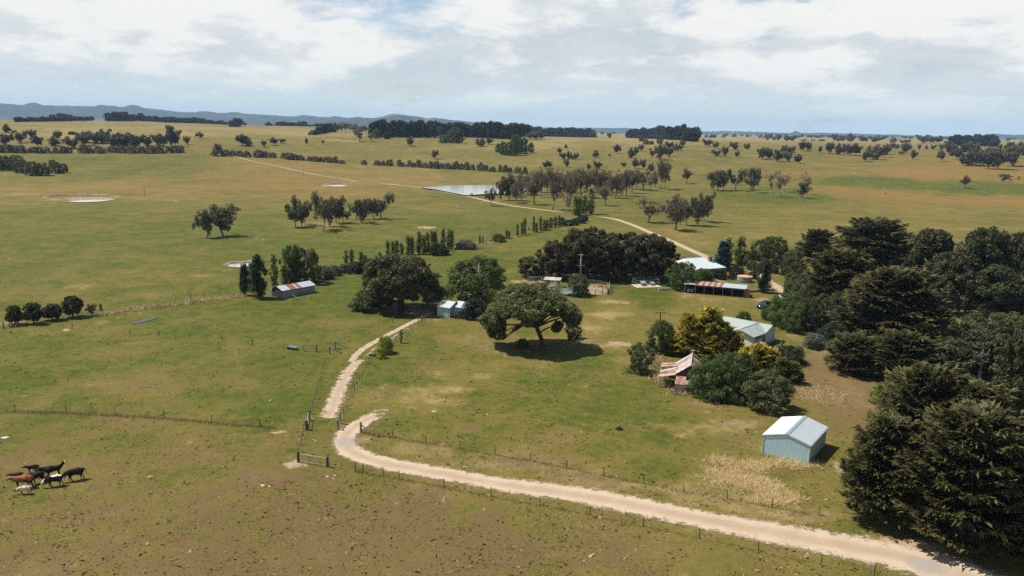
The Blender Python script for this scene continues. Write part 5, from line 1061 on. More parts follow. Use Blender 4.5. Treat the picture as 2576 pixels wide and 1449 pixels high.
plant('olive_tree', 'z5', 1980, 1440, 520, 620, 'dense olive tree above the new white shed'); plant('shrub_dark', 'z5', 2290, 790, 240, 440, 'dark olive bush in front of the cottage wall'); plant('shrub_olive', 'z5', 1230, 1330, 160, 300, 'low rough bush under the tangled green tree')
plant('golden', 'z5', 660, 655, 300, 330, 'low golden cypress at the left end of the golden group')
for q in [(1750, 1290, 400, 420), (1370, 1020, 380, 420), (2060, 1180, 330, 400), (1660, 1080, 360, 380)]: plant('shrub_dark', 'z5', *q, 'dark bush filling the scrub between the golden cypress and the new shed', 'scrub bushes by the hut')
plant('shrub_olive', 'z5', 620, 650, 190, 300, 'low golden-green bush below the golden cypress')
# the dark belt on the right
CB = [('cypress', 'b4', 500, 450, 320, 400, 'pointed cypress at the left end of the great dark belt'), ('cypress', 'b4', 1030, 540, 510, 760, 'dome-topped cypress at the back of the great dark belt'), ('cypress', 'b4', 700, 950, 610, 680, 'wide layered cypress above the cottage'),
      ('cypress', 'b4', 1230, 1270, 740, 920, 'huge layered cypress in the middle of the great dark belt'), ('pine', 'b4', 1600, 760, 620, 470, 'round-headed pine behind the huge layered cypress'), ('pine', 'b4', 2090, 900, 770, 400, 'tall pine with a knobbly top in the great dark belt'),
      ('cypress', 'z7', 720, 1420, 420, 560, 'bushy cypress above the yellow-green conifer'), ('cypress', 'z7', 290, 1350, 330, 400, 'low cypress beside the bare brown path'),
      ('cypress', 'z8', 450, 1050, 740, 560, 'front cypress nearest the new white shed'), ('cypress', 'z8', 700, 760, 800, 600, 'thick cypress behind the front ones'), ('cypress', 'z8', 1020, 1220, 960, 860, 'largest front cypress over the road'),
      ('cypress', 'z8', 1040, 640, 560, 640, 'dark cypress at the heart of the front group'), ('cypress', 'z8', 1480, 1330, 760, 640, 'front cypress hanging over the road end'), ('cypress_lime', 'z8', 590, 330, 340, 400, 'yellow-green conifer among the dark cypress'),
      ('pine', 'z8', 1385, 415, 760, 300, 'tall thin pine with a bare dark trunk behind the front group')]
for k, t, x, y, h, w, lb in CB: plant(k, t, x, y, h, w, lb)
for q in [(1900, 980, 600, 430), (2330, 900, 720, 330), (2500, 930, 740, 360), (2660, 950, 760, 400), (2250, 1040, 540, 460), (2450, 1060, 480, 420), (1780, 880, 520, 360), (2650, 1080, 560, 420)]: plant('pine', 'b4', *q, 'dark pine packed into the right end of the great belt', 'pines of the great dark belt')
for q in [(1900, 1290, 270, 480), (2200, 1230, 260, 420), (2420, 1220, 250, 420), (2600, 1250, 260, 400)]: plant('olive_tree', 'b4', *q, 'low dark bush at the foot of the great belt', 'bushes under the great belt')
for q in [(330, 1010, 380, 280), (430, 1140, 330, 260), (560, 1110, 330, 300), (660, 1080, 300, 300), (470, 900, 300, 280), (420, 780, 240, 240)]: plant('olive_tree', 'b4', *q, 'leafy dark tree packed between the cottage and the layered cypress', 'leafy trees by the cottage')
for q in [(720, 1250, 200, 300), (600, 1230, 150, 220)]: plant('shrub_dark', 'b4', *q, 'dark bush at the foot of the wide layered cypress', 'bushes under the wide cypress')
plant('dead', 'z7', 1380, 1440, 330, 330, 'grey dead tree caught among the pines'); plant('pine', 'z7', 1120, 1380, 330, 380, 'bushy dark pine beside the grey dead tree')
plant('dead', 'z8', 1420, 1180, 240, 260, 'grey dead branches at the edge of the front cypress')
for q in [(1180, 60, 330, 380), (1350, 100, 330, 330)]: plant('pine', 'z8', *q, 'young pine among the trunks behind the front group', 'young pines behind the front group')

# ------------------------------------------------------------------ building helpers
def wallbox(parent, name, mat, x0, x1, y0, y1, z0, z1): return part(parent, name, mat, lambda m: m.box(x0, x1, y0, y1, z0, z1))
def gable_wall(parent, name, mat, x0, x1, y, th, z0, ze, zr, xr=None):
    xr = (x0 + x1)/2 if xr is None else xr
    pts = [(x0, z0), (x1, z0), (x1, ze), (xr, zr), (x0, ze)]
    def f(m):
        m.add([(x, y, z) for x, z in pts] + [(x, y + th, z) for x, z in pts], [(0, 1, 2, 3, 4), (9, 8, 7, 6, 5)] + [(i, i + 5, (i+1) % 5 + 5, (i+1) % 5) for i in range(5)])
    return part(parent, name, mat, f)
def window(parent, x0, x1, y, z0, z1, axis='x', out=-1, fmat='wall_white'):
    """framed window on a wall face; axis is the wall's run"""
    def bx(m, a0, a1, b0, b1, z0, z1):
        b0, b1 = min(b0, b1), max(b0, b1)
        m.box(a0, a1, b0, b1, z0, z1) if axis == 'x' else m.box(b0, b1, a0, a1, z0, z1)
    t = 0.07
    def fr(m):
        bx(m, x0 - t, x0, y, y + out*.05, z0 - t, z1 + t); bx(m, x1, x1 + t, y, y + out*.05, z0 - t, z1 + t)
        bx(m, x0, x1, y, y + out*.05, z0 - t, z0); bx(m, x0, x1, y, y + out*.05, z1, z1 + t)
    w = part(parent, 'window', 'glass', lambda m: bx(m, x0, x1, y, y + out*.02, z0, z1)); fo = part(w, 'frame', fmat, fr); return w

# new white shed
def new_shed():
    a = R(-35.2); r = empty('metal_shed', (33.95, 100.35, float(hgt(36, 100))), a, 'new pale metal shed with a white gable roof beside the road', 'shed')
    W, Lh, ze, zr, ov = 6.0, 8.3, 2.62, 3.42, .08
    part(r, 'front_wall', 'wall_aqua', lambda m: ribbed_gable(m, 0, W, 0, 0, ze, zr))
    part(r, 'back_wall', 'wall_aqua', lambda m: ribbed_gable(m, 0, W, Lh, 0, ze, zr))
    part(r, 'side_wall', 'wall_aqua', lambda m: m.sheet((W, 0, 0), (W, Lh, 0), (W, Lh, ze), (W, 0, ze), .22, .03))
    part(r, 'side_wall', 'wall_aqua', lambda m: m.sheet((0, Lh, 0), (0, 0, 0), (0, 0, ze), (0, Lh, ze), .22, .03))
    part(r, 'roof_slope', 'shed_sunlit', lambda m: m.sheet((-.12, Lh + ov, ze - .02), (-.12, -ov, ze - .02), (W/2, -ov, zr + .03), (W/2, Lh + ov, zr + .03), .22, .025, .02))  # sunlit slope: its glare is painted in with a whiter sheet
    part(r, 'roof_slope', 'zinc', lambda m: m.sheet((W + .12, -ov, ze - .02), (W + .12, Lh + ov, ze - .02), (W/2, Lh + ov, zr + .03), (W/2, -ov, zr + .03), .22, .025, .02))
    part(r, 'ridge_cap', 'zinc_dark', lambda m: m.add([(W/2 - .02, -ov - .03, zr + .09), (W/2 + .3, -ov - .03, zr + .01), (W/2 + .3, Lh + ov + .03, zr + .01), (W/2 - .02, Lh + ov + .03, zr + .09), (W/2 - .3, -ov - .03, zr + .01), (W/2 - .3, Lh + ov + .03, zr + .01)], [(0, 1, 2, 3), (4, 0, 3, 5)]))
    for x in (0, W): part(r, 'corner_flashing', 'zinc', lambda m, x=x: m.box(x - .07 if x else -.08, x + .08 if x else .07, -.07, .07, 0, ze - .05))
    for s in (0, 1):
        x0, x1 = (-.14, W/2) if s == 0 else (W + .14, W/2)
        part(r, 'barge_flashing', 'zinc', lambda m: m.add([(x0, -ov - .05, ze - .16), (x1, -ov - .05, zr - .10), (x1, -ov - .05, zr + .06), (x0, -ov - .05, ze + .0), (x0, -ov - .02, ze - .16), (x1, -ov - .02, zr - .10), (x1, -ov - .02, zr + .06), (x0, -ov - .02, ze + .0)], [(0, 1, 2, 3), (7, 6, 5, 4), (0, 4, 5, 1), (3, 2, 6, 7)]))
    part(r, 'gutter', 'zinc', lambda m: m.box(W + .1, W + .22, -ov, Lh + ov, ze - .16, ze - .05))
    part(r, 'gutter', 'zinc', lambda m: m.box(-.22, -.1, -ov, Lh + ov, ze - .16, ze - .05))
    return r
def ribbed_gable(m, x0, x1, y, z0, ze, zr, pitch=.22, amp=.016):
    n = 2*int((x1 - x0)/pitch); vs = []; fs = []; xm = (x0 + x1)/2
    for i in range(n + 1):
        x = x0 + (x1 - x0)*i/n; zt = ze + (zr - ze)*(1 - abs(x - xm)/(xm - x0)); o = amp if i % 2 else 0
        vs += [(x, y - o, z0), (x, y - o, zt), (x, y - o + .05, z0), (x, y - o + .05, zt)]
    for i in range(n):
        a = 4*i; b = a + 4; fs += [(a, b, b + 1, a + 1), (a + 2, a + 3, b + 3, b + 2), (a + 1, b + 1, b + 3, a + 3)]
    m.add(vs, fs)
new_shed()

# open garage with six bays
def garage():
    r = empty('open_garage', (46.4, 209.3, float(hgt(54, 206))), R(-21), 'long low open garage of six bays with a rust-striped roof', 'garage')
    W, Dp = 15.4, 4.2; posts = [0, 2.7, 5.0, 7.4, 9.8, 12.2, 15.3]
    for x in posts: part(r, 'post', 'wood', lambda m: m.box(x - .1, x + .1, 0, .2, -.1, 2.3))
    part(r, 'back_wall', 'interior', lambda m: m.box(-.1, W, Dp - .08, Dp, 0, 2.35))
    for x in (-.1, W): part(r, 'side_wall', 'wall_iron', lambda m: m.sheet((x, .2, 0), (x, Dp, 0), (x, Dp, 2.3), (x, .2, 2.2), .3, .03))
    for x in posts[1:-1]: part(r, 'partition', 'interior', lambda m: m.box(x - .03, x + .03, .5, Dp - .1, 0, 2.2))
    part(r, 'lintel', 'wood', lambda m: m.box(2.7, W, -.04, .04, 2.02, 2.3))
    n = 21; w = (W + .7)/n
    for i in range(n):
        x0 = -.4 + i*w
        mt = 'galv_rusty' if i < 4 else ('rust' if (4 <= i < 13 and i % 2 == 0) else ('galv_rusty' if i < 13 else 'zinc'))
        if i == 0: mt = 'galv'
        dz = prng.uniform(0, .02)
        part(r, 'roof_sheet', mt, lambda m: m.sheet((x0, -.35, 2.36 + dz), (x0 + w*1.02, -.35, 2.36 + dz), (x0 + w*1.02, Dp + .3, 2.62 + dz), (x0, Dp + .3, 2.62 + dz), .25, .025, .015))
    part(r, 'chimney_block', 'brick', lambda m: m.box(W + .25, W + 1.2, .1, 1.3, 1.2, 2.45)); part(r, 'block_base', 'wood', lambda m: m.box(W + .2, W + 1.25, .05, 1.35, 0, 1.2))
    return r
gar = garage()

# homestead
def homestead():
    r = empty('homestead', (52.5, 228.1, float(hgt(56, 233))), R(27), 'white-roofed homestead among garden trees', 'house')
    W, Dp, ze, zr = 12.2, 11.0, 2.75, 5.2
    part(r, 'wall', 'wall_cream', lambda m: m.box(.7, W - .7, .7, Dp - .5, 0, 2.7))
    e = [(-.2, -.2), (W + .2, -.2), (W + .2, Dp + .2), (-.2, Dp + .2)]; A = (1.2, 5.6); B = (8.2, 5.6)
    ridge = [(*A, zr), (*B, zr)]
    def sl(name, pts): part(r, name, 'roof_white', lambda m: m.add([p for p in pts] + [(p[0], p[1], p[2] - .08) for p in pts], [tuple(range(len(pts))), tuple(range(2*len(pts) - 1, len(pts) - 1, -1))] + [(i, i + len(pts), (i+1) % len(pts) + len(pts), (i+1) % len(pts)) for i in range(len(pts))]))
    E = [(x, y, ze) for x, y in e]
    sl('roof_slope', [E[0], E[1], ridge[1], ridge[0]]); sl('roof_slope', [E[1], E[2], ridge[1]]); sl('roof_slope', [E[2], E[3], ridge[0], ridge[1]]); sl('roof_slope', [E[3], E[0], ridge[0]])
    part(r, 'gutter', 'wall_iron', lambda m: m.box(-.3, W + .3, -.32, -.2, ze - .16, ze - .03)); part(r, 'gutter', 'wall_white', lambda m: m.box(-.32, -.2, -.2, Dp + .2, ze - .16, ze - .03))
    part(r, 'ridge_cap', 'roof_white', lambda m: m.tube([ridge[0], ridge[1]], .09, 6))
    for x, y, z0, z1, w in ((9.3, 3.6, 3.6, 5.5, .55), (2.6, 8.0, 3.4, 5.4, .45)):
        c = part(r, 'chimney', 'brick', lambda m: m.box(x - w, x + w, y - w*.7, y + w*.7, z0, z1)); part(c, 'chimney_cap', 'brick', lambda m: m.box(x - w - .08, x + w + .08, y - w*.7 - .08, y + w*.7 + .08, z1, z1 + .16))
    # left porch with its own gable
    part(r, 'porch_wall', 'wall_cream', lambda m: m.box(-2.0, .7, 6.3, 9.7, 0, 2.4)); gable_wall(r, 'porch_roof', 'roof_white', -2.4, .7, 6.0, 4.0, 2.4, 2.55, 3.5)
    for z in (.5,): window(r, 6.9, 7.9, 6.3, .9, 1.9, 'x', -1) if False else None
    for y0 in (1.8, 4.0): window(r, y0, y0 + 1.1, .7, .9, 2.0, 'y', -1)
    for y0 in (7.0, 8.3): window(r, y0, y0 + .8, -2.0, .8, 1.8, 'y', -1)
    for x0 in (2.2, 5.2, 8.6): window(r, x0, x0 + 1.3, .7, .8, 2.1, 'x', -1)
    part(r, 'door', 'wood_dark', lambda m: m.box(4.0, 4.9, .62, .7, 0, 2.1))
    def dish(m): m.lathe([(.05, 0), (.25, .04), (.45, .13), (.6, .25)], 16)
    d = part(r, 'satellite_dish', 'aqua', dish, True); d.location = (1.0, 5.2, 4.0); d.rotation_euler = (R(55), 0, R(-20))
    p = part(r, 'dish_pole', 'steel', lambda m: m.tube([(1.0, 5.2, 3.2), (1.0, 5.2, 4.0)], .03, 6))
homestead()

# cottage
def cottage():
    # local x runs along the long right-hand wall, y goes back-left from it
    r = empty('cottage', (47.9, 152.4, float(hgt(50, 157))), R(47), 'white weatherboard cottage with a pale green-grey gable roof', 'house')
    ze, zr = 2.75, 3.75; Lx, wingL, Wd, Md = 10.4, 5.0, 5.6, 10.4
    part(r, 'wall', 'wall_white', lambda m: m.box(.25, Lx - .25, .25, Wd, 0, ze)); part(r, 'rear_wall', 'wall_white', lambda m: m.box(wingL, Lx - .25, Wd, Md - .25, 0, ze))
    for i in range(10): part(r, 'weatherboard', 'wall_white', lambda m: m.add([(.3, .235, .2 + i*.25), (Lx - .3, .235, .2 + i*.25), (Lx - .3, .21, .2 + i*.25), (.3, .21, .2 + i*.25), (.3, .245, .44 + i*.25), (Lx - .3, .245, .44 + i*.25)], [(3, 2, 5, 4), (0, 1, 2, 3)]))
    xm = (wingL + Lx)/2; ym = Wd/2
    def slab(name, pts):
        part(r, name, 'roof_green', lambda m: m.add([p for p in pts] + [(p[0], p[1], p[2] - .07) for p in pts], [tuple(range(len(pts))), tuple(range(2*len(pts) - 1, len(pts) - 1, -1))] + [(i, i + len(pts), (i+1) % len(pts) + len(pts), (i+1) % len(pts)) for i in range(len(pts))]))
    o = .25
    # main gable: ridge along y at x = xm ; wing gable: ridge along x at y = ym, meeting the main ridge
    slab('roof_slope', [(Lx + o, -o, ze), (Lx + o, Md + o, ze), (xm, Md + o, zr), (xm, -o, zr)])
    slab('roof_slope', [(wingL - o, Wd + o, ze), (wingL - o, Md + o, ze), (xm, Md + o, zr), (xm, ym, zr)])
    slab('roof_slope', [(-o, -o, ze), (wingL, -o, ze), (xm, -o, zr), (xm, ym, zr), (-o, ym, zr)])
    slab('roof_slope', [(-o, Wd + o, ze), (wingL - o, Wd + o, ze), (xm, ym, zr), (-o, ym, zr)])
    part(r, 'gable_wall', 'wall_white', lambda m: m.add([(.2, 0.25, ze - .1), (.2, Wd, ze - .1), (.2, ym, zr - .12), (.3, 0.25, ze - .1), (.3, Wd, ze - .1), (.3, ym, zr - .12)], [(0, 2, 1), (3, 4, 5), (0, 3, 5, 2), (1, 2, 5, 4)]))
    part(r, 'gable_wall', 'wall_white', lambda m: m.add([(wingL, .2, ze - .1), (Lx - .25, .2, ze - .1), (xm, .2, zr - .15), (wingL, .3, ze - .1), (Lx - .25, .3, ze - .1), (xm, .3, zr - .15)], [(0, 1, 2), (3, 5, 4), (0, 2, 5, 3), (1, 4, 5, 2)]))
    for y0, y1, z0, z1 in ((-o, ym, ze, zr), (ym, Wd + o, zr, ze)):
        part(r, 'barge_board', 'wall_white', lambda m: m.add([(-o - .05, y0, z0 - .16), (-o - .05, y1, z1 - .16), (-o - .05, y1, z1 + .05), (-o - .05, y0, z0 + .05), (-o + .0, y0, z0 - .16), (-o, y1, z1 - .16), (-o, y1, z1 + .05), (-o, y0, z0 + .05)], [(0, 3, 2, 1), (3, 7, 6, 2), (4, 5, 6, 7), (0, 1, 5, 4)]))
    part(r, 'ridge_cap', 'zinc_dark', lambda m: m.tube([(-o, ym, zr + .02), (xm, ym, zr + .02)], .07, 6)); part(r, 'ridge_cap', 'zinc_dark', lambda m: m.tube([(xm, -o, zr + .02), (xm, Md + o, zr + .02)], .07, 6))
    part(r, 'verandah_roof', 'zinc', lambda m: m.sheet((.8, Wd + .2, 2.5), (wingL - .5, Wd + .2, 2.5), (wingL - .5, Wd + 2.2, 2.2), (.8, Wd + 2.2, 2.2), .25, .02))
    part(r, 'gutter', 'zinc_dark', lambda m: m.box(-o, wingL, -o - .12, -o, ze - .12, ze))
    window(r, 4.6, 5.5, .205, .9, 2.1, 'x', -1, 'wall_iron'); part(r, 'door', 'interior', lambda m: m.box(1.6, 2.5, .13, .2, 0, 2.1))
    part(r, 'door_awning', 'wall_iron', lambda m: m.add([(1.2, .2, 2.35), (3.3, .2, 2.35), (3.3, -.6, 2.1), (1.2, -.6, 2.1), (1.2, .2, 2.29), (3.3, .2, 2.29), (3.3, -.6, 2.04), (1.2, -.6, 2.04)], [(0, 3, 2, 1), (4, 5, 6, 7), (3, 7, 6, 2), (0, 4, 7, 3), (1, 2, 6, 5)]))
    part(r, 'vent_pipe', 'steel', lambda m: m.tube([(4.2, 1.6, 3.2), (4.2, 1.6, 4.6)], .06, 6)); part(r, 'aerial', 'steel', lambda m: m.tube([(8.2, .4, 2.8), (8.2, .4, 4.9)], .025, 5))
    part(r, 'step', 'concrete', lambda m: m.box(1.4, 2.7, -.5, .12, 0, .2))
cottage()
def tank(label, x, y, rad, h, body, top, roofh, name='water_tank'):
    r = empty(name, (x, y, float(hgt(x, y))), 0, label, 'tank')
    part(r, 'tank_wall', body, lambda m: m.lathe([(rad, -.1), (rad, h*.33), (rad*1.012, h*.35), (rad, h*.37), (rad, h*.66), (rad*1.012, h*.68), (rad, h*.7), (rad, h)], 28), True)
    part(r, 'tank_roof', top, lambda m: m.lathe([(rad + .08, h), (rad + .08, h + .05), (rad*.5, h + .05 + roofh*.6), (.02, h + .05 + roofh)], 28))
    return r
p = G('z5', 1785, 560); tank('round white rainwater tank at the cottage corner', p.x, p.y, 1.05, 2.1, 'wall_white', 'wall_white', .22)
p = G('z4', 1660, 545); tank('round concrete water tank with a rust-pink domed top', p.x, p.y, 2.1, 1.6, 'concrete', 'tank_roof', .35)

# derelict red-roofed hut
def hut():
    r = empty('derelict_hut', (27.4, 127.6, float(hgt(28, 128))), R(-14), 'collapsing hut of rusty red and white iron sheets', 'hut')
    # local y runs back along the ridge, x to the right
    Ly, xr, xl, xv, xe = 7.6, 2.6, .2, -2.6, 5.2; zr, zl, zv, zre = 4.3, 2.5, 2.0, 2.5
    part(r, 'side_wall', 'wood', lambda m: m.box(xl, xl + .1, .2, Ly, 0, zl)); part(r, 'side_wall', 'red_paint', lambda m: m.box(xe - .1, xe, .2, Ly, 0, zre))
    gable_wall(r, 'front_wall', 'wood_dark', xl + .1, xe - .1, .2, .1, 0, zl - .1, zr - .12, xr); gable_wall(r, 'back_wall', 'wood', xl + .1, xe - .1, Ly - .1, .1, 0, zl - .1, zr - .12, xr)  # front wall coloured dark to stand in for the shaded opening there
    n = 10; w = Ly/n
    for i in range(n):
        y0 = i*w + prng.uniform(-.06, .06); y1 = y0 + w*1.03; dz = prng.uniform(-.16, .1) - .22*math.sin(math.pi*i/9)
        part(r, 'roof_sheet', ['galv_rusty', 'galv', 'galv_rusty', 'galv_rusty'][i % 4], lambda m: m.sheet((xl - .1, y1, zl + dz), (xl - .1, y0, zl + dz), (xr, y0, zr + dz*.3), (xr, y1, zr + dz*.3), .2, .03, .015))
        if i != 8: part(r, 'roof_sheet', 'galv' if i in (1, 7) else ('galv_rusty' if i == 0 else 'red_paint'), lambda m: m.sheet((xe + .2, y0, zre + dz), (xe + .2, y1, zre + dz), (xr, y1, zr + dz*.3), (xr, y0, zr + dz*.3), .2, .03, .015))
        # sagging verandah sheets
        sag = [-.15, -.1, .0, -.25, -.6, -.45, .0, .1, .05, .0][i]
        if i != 6: part(r, 'verandah_sheet', ['galv_rusty', 'galv_rusty', 'rust', 'galv_rusty', 'rust', 'galv', 'galv', 'galv_rusty', 'rust', 'galv_rusty'][i], lambda m: m.sheet((xv, y1 + .1, zv + sag), (xv, y0 - .1, zv + sag*.8), (xl - .05, y0, zl - .06), (xl - .05, y1, zl - .06), .2, .03, .015))
    part(r, 'ridge_cap', 'galv', lambda m: m.tube([(xr, -.1, zr + .05), (xr, Ly + .1, zr + .05)], .08, 6))
    for y in (.1, 2.6, 5.0, 7.4): part(r, 'verandah_post', 'wood_pale', lambda m: m.tube([(xv + .15 + (-.35 if y < 1 else 0), y, -.1), (xv + .2, y, zv - .1)], .08, 6))
    part(r, 'chimney', 'concrete', lambda m: m.box(xr - .25, xr + .25, Ly + .15, Ly + .65, 0, zr + .45))
    # front lean-to
    part(r, 'lean_to_roof', 'red_paint', lambda m: m.sheet((.3, -2.2, 1.5), (2.0, -2.2, 1.5), (2.0, -.1, 2.3), (.3, -.1, 2.3), .25, .03)); part(r, 'lean_to_roof', 'galv', lambda m: m.sheet((2.0, -2.4, 1.7), (3.9, -2.4, 1.65), (3.9, -1.2, 1.95), (2.0, -1.2, 1.95), .25, .03))
    part(r, 'lean_to_wall', 'wall_iron', lambda m: m.sheet((.35, -2.1, 0), (1.95, -2.1, 0), (1.95, -2.1, .75), (.35, -2.1, .75), .3, .03)); part(r, 'lean_to_board', 'galv_rusty', lambda m: m.sheet((.35, -2.14, .8), (1.95, -2.14, .8), (1.95, -2.14, 1.4), (.35, -2.14, 1.4), .3, .03)); part(r, 'lean_to_wall', 'wood', lambda m: m.box(.2, .3, -2.1, .1, 0, 1.6))
    for x in (2.1, 3.7): part(r, 'lean_to_post', 'wood', lambda m: m.box(x - .12, x + .12, -2.3, -2.05, -.1, 1.7))
    part(r, 'fallen_rafter', 'wood_pale', lambda m: m.tube([(2.2, -1.6, 1.8), (3.6, .1, 3.2)], .07, 6))
hut()

# low iron barn on the left
def barn():
    r = empty('iron_barn', (-56.6, 192.0, float(hgt(-54, 195))), R(53), 'low grey iron barn with rust-red patches on its roof', 'barn')
    # local x runs along its length, y to the left
    Lx, W, ze, zr = 10.0, 4.2, 1.9, 2.75
    part(r, 'side_wall', 'wall_iron', lambda m: m.sheet((0, 0, 0), (Lx, 0, 0), (Lx, 0, ze), (0, 0, ze), .3, .03)); part(r, 'side_wall', 'wall_iron', lambda m: m.box(0, Lx, W - .06, W, 0, ze))
    for x in (0, Lx - .08): part(r, 'gable_wall', 'wood_dark', lambda m: m.add([(x, .06, 0), (x, W - .06, 0), (x, W - .06, ze), (x, W/2, zr - .05), (x, .06, ze), (x + .08, .06, 0), (x + .08, W - .06, 0), (x + .08, W - .06, ze), (x + .08, W/2, zr - .05), (x + .08, .06, ze)], [(4, 3, 2, 1, 0), (5, 6, 7, 8, 9)] + [(i, (i+1) % 5, (i+1) % 5 + 5, i + 5) for i in range(5)]))
    n = 12; w = (Lx + .4)/n
    for i in range(n):
        x0 = -.2 + i*w; x1 = x0 + w*1.02; mt = 'rust' if i in (3, 4, 6) else ('galv_rusty' if i == 5 else 'zinc')
        part(r, 'roof_sheet', mt, lambda m: m.sheet((x0, -.2, ze - .02), (x1, -.2, ze - .02), (x1, W/2, zr), (x0, W/2, zr), .25, .025, .015))
        part(r, 'roof_sheet', mt if i % 3 else 'galv', lambda m: m.sheet((x1, W + .2, ze - .02), (x0, W + .2, ze - .02), (x0, W/2, zr), (x1, W/2, zr), .25, .025, .015))
    part(r, 'doorway', 'interior', lambda m: m.box(-.03, -.002, 1.1, 2.6, 0, 1.8)); part(r, 'lean_to', 'wall_iron', lambda m: m.box(.3, 3.0, W + .05, W + 1.2, 0, 1.5))  # doorway is a dark panel on the wall, painting in the unlit inside
    q = G('b2', 375, 815)
barn()

# blue-grey shed and its neighbours
def blue_shed():
    r = empty('iron_shed', (-16.8, 176.6, float(hgt(-15, 177))), R(-30), 'small blue-grey iron shed with double doors beside the dark bush', 'shed')
    W, Dp, ze, zr = 3.2, 4.4, 2.35, 3.3
    part(r, 'front_wall', 'wall_blue', lambda m: m.sheet((0, 0, 0), (W, 0, 0), (W, 0, ze), (0, 0, ze), .3, .025))
    part(r, 'side_wall', 'wall_blue', lambda m: m.add([(W, 0, 0), (W, Dp, 0), (W, Dp, ze), (W, Dp/2, zr), (W, 0, ze), (W - .06, 0, 0), (W - .06, Dp, 0), (W - .06, Dp, ze), (W - .06, Dp/2, zr), (W - .06, 0, ze)], [(0, 1, 2, 3, 4), (9, 8, 7, 6, 5)] + [(i, i + 5, (i+1) % 5 + 5, (i+1) % 5) for i in range(5)]))
    part(r, 'side_wall', 'wall_blue', lambda m: m.box(0, .06, 0.02, Dp, 0, ze)); part(r, 'back_wall', 'wall_iron', lambda m: m.box(.06, W - .06, Dp - .06, Dp, 0, ze))
    for i in range(5):
        x0 = -.25 + i*.75; part(r, 'roof_sheet', 'zinc' if i != 1 else 'galv_rusty', lambda m: m.sheet((x0, -.3, ze - .08), (x0 + .77, -.3, ze - .08), (x0 + .77, Dp/2, zr + .03), (x0, Dp/2, zr + .03), .25, .025)); part(r, 'roof_sheet', 'galv', lambda m: m.sheet((x0 + .77, Dp + .3, ze - .08), (x0, Dp + .3, ze - .08), (x0, Dp/2, zr + .03), (x0 + .77, Dp/2, zr + .03), .25, .025))
    for k in (0, 1): d = part(r, 'door', 'wall_blue', lambda m: m.box(.25 + k*1.35, 1.55 + k*1.35, -.09, -.04, .1, 2.05)); part(d, 'door_edge', 'wall_iron', lambda m: m.box(1.52 + k*1.35, 1.58 + k*1.35, -.11, -.03, .1, 2.05))
    for x in (0, W): part(r, 'corner_post', 'wall_white', lambda m: m.box(x - .08, x + .08, -.1, .06, -.1, ze))
    part(r, 'doorway', 'interior', lambda m: m.box(W - .01, W + .03, 1.6, 2.6, 0, 2.1))  # dark panel over the wall stands in for the shade inside
    # right-hand wing with a second gable
    part(r, 'wing_wall', 'wall_blue', lambda m: m.box(W + .05, W + 3.2, 1.6, Dp + 1.0, 0, 2.3))
    for i in range(4):
        x0 = W + i*.85; part(r, 'roof_sheet', 'zinc' if i % 2 else 'galv', lambda m: m.sheet((x0, 1.3, 2.3), (x0 + .87, 1.3, 2.3), (x0 + .87, 3.6, 3.3), (x0, 3.6, 3.3), .25, .025))
blue_shed()
def skillion():
    p = G('z3', 1180, 445); r = empty('skillion_shed', (p.x - 1.5, p.y, p.z), R(-28), 'white-roofed shed half hidden between the bushes', 'shed')
    part(r, 'wall', 'wall_white', lambda m: m.box(.2, 5.4, .2, 5.0, 0, 2.3))
    for i in range(7): part(r, 'roof_sheet', 'roof_white', lambda m: m.sheet((i*.8, -.1, 2.4), (i*.8 + .82, -.1, 2.4), (i*.8 + .82, 5.3, 3.1), (i*.8, 5.3, 3.1), .25, .025, .015))
skillion()
def lean_roof():
    p = G('z3', 150, 590); r = empty('open_shelter', (p.x, p.y, p.z), R(28), 'low tan-roofed open shelter beside the blue-grey shed', 'shelter')
    for x, y in ((-1.4, 0), (3.8, 0), (-1.4, 3), (3.8, 3)): part(r, 'post', 'wood_dark', lambda m: m.box(x - .09, x + .09, y - .09, y + .09, -.1, 1.9))
    for i in range(7): part(r, 'roof_sheet', M['tanroof'], lambda m: m.sheet((-1.8 + i*.85, -.4, 1.85), (-1.8 + i*.85 + .87, -.4, 1.85), (-1.8 + i*.85 + .87, 3.4, 2.15), (-1.8 + i*.85, 3.4, 2.15), .25, .025))
M['tanroof'] = mat_plain('tan_roof_iron', (0.34, 0.26, 0.19), .8, var=.2)
lean_roof()
# far farm roofs
def far_house(t, x, y, w, h, d, roof, label, rz):
    p = G(t, x, y); k = mpp(p)/TILES[t][2]; W, H2 = w*k, h*k
    r = empty('farm_building', p, rz, label, 'building')
    part(r, 'wall', 'wall_cream', lambda m: m.box(-W/2, W/2, -d/2, d/2, -.3, H2*.5))
    part(r, 'roof', roof, lambda m: m.add([(-W/2 - .4, -d/2 - .4, H2*.5), (W/2 + .4, -d/2 - .4, H2*.5), (W/2 + .4, d/2 + .4, H2*.5), (-W/2 - .4, d/2 + .4, H2*.5), (-W/2, 0, H2), (W/2, 0, H2)], [(0, 1, 5, 4), (2, 3, 4, 5), (1, 2, 5), (3, 0, 4), (3, 2, 1, 0)]))
    for xx in (-W*.25, W*.2): part(r, 'window', 'glass', lambda m: m.box(xx - .6, xx + .6, -d/2 - .03, -d/2 - .005, .8, min(2.0, H2*.42)))
far_house('a2', 1800, 482, 80, 26, 8, 'roof_white', 'far farmhouse with a pale roof under the central pine belt', R(8)); far_house('a2', 2182, 468, 34, 18, 6, 'roof_white', 'larger of two tiny white farm roofs in the central pine belt', R(30)); far_house('a2', 2240, 466, 22, 12, 5, 'roof_white', 'smaller of two tiny white farm roofs in the central pine belt', R(10))
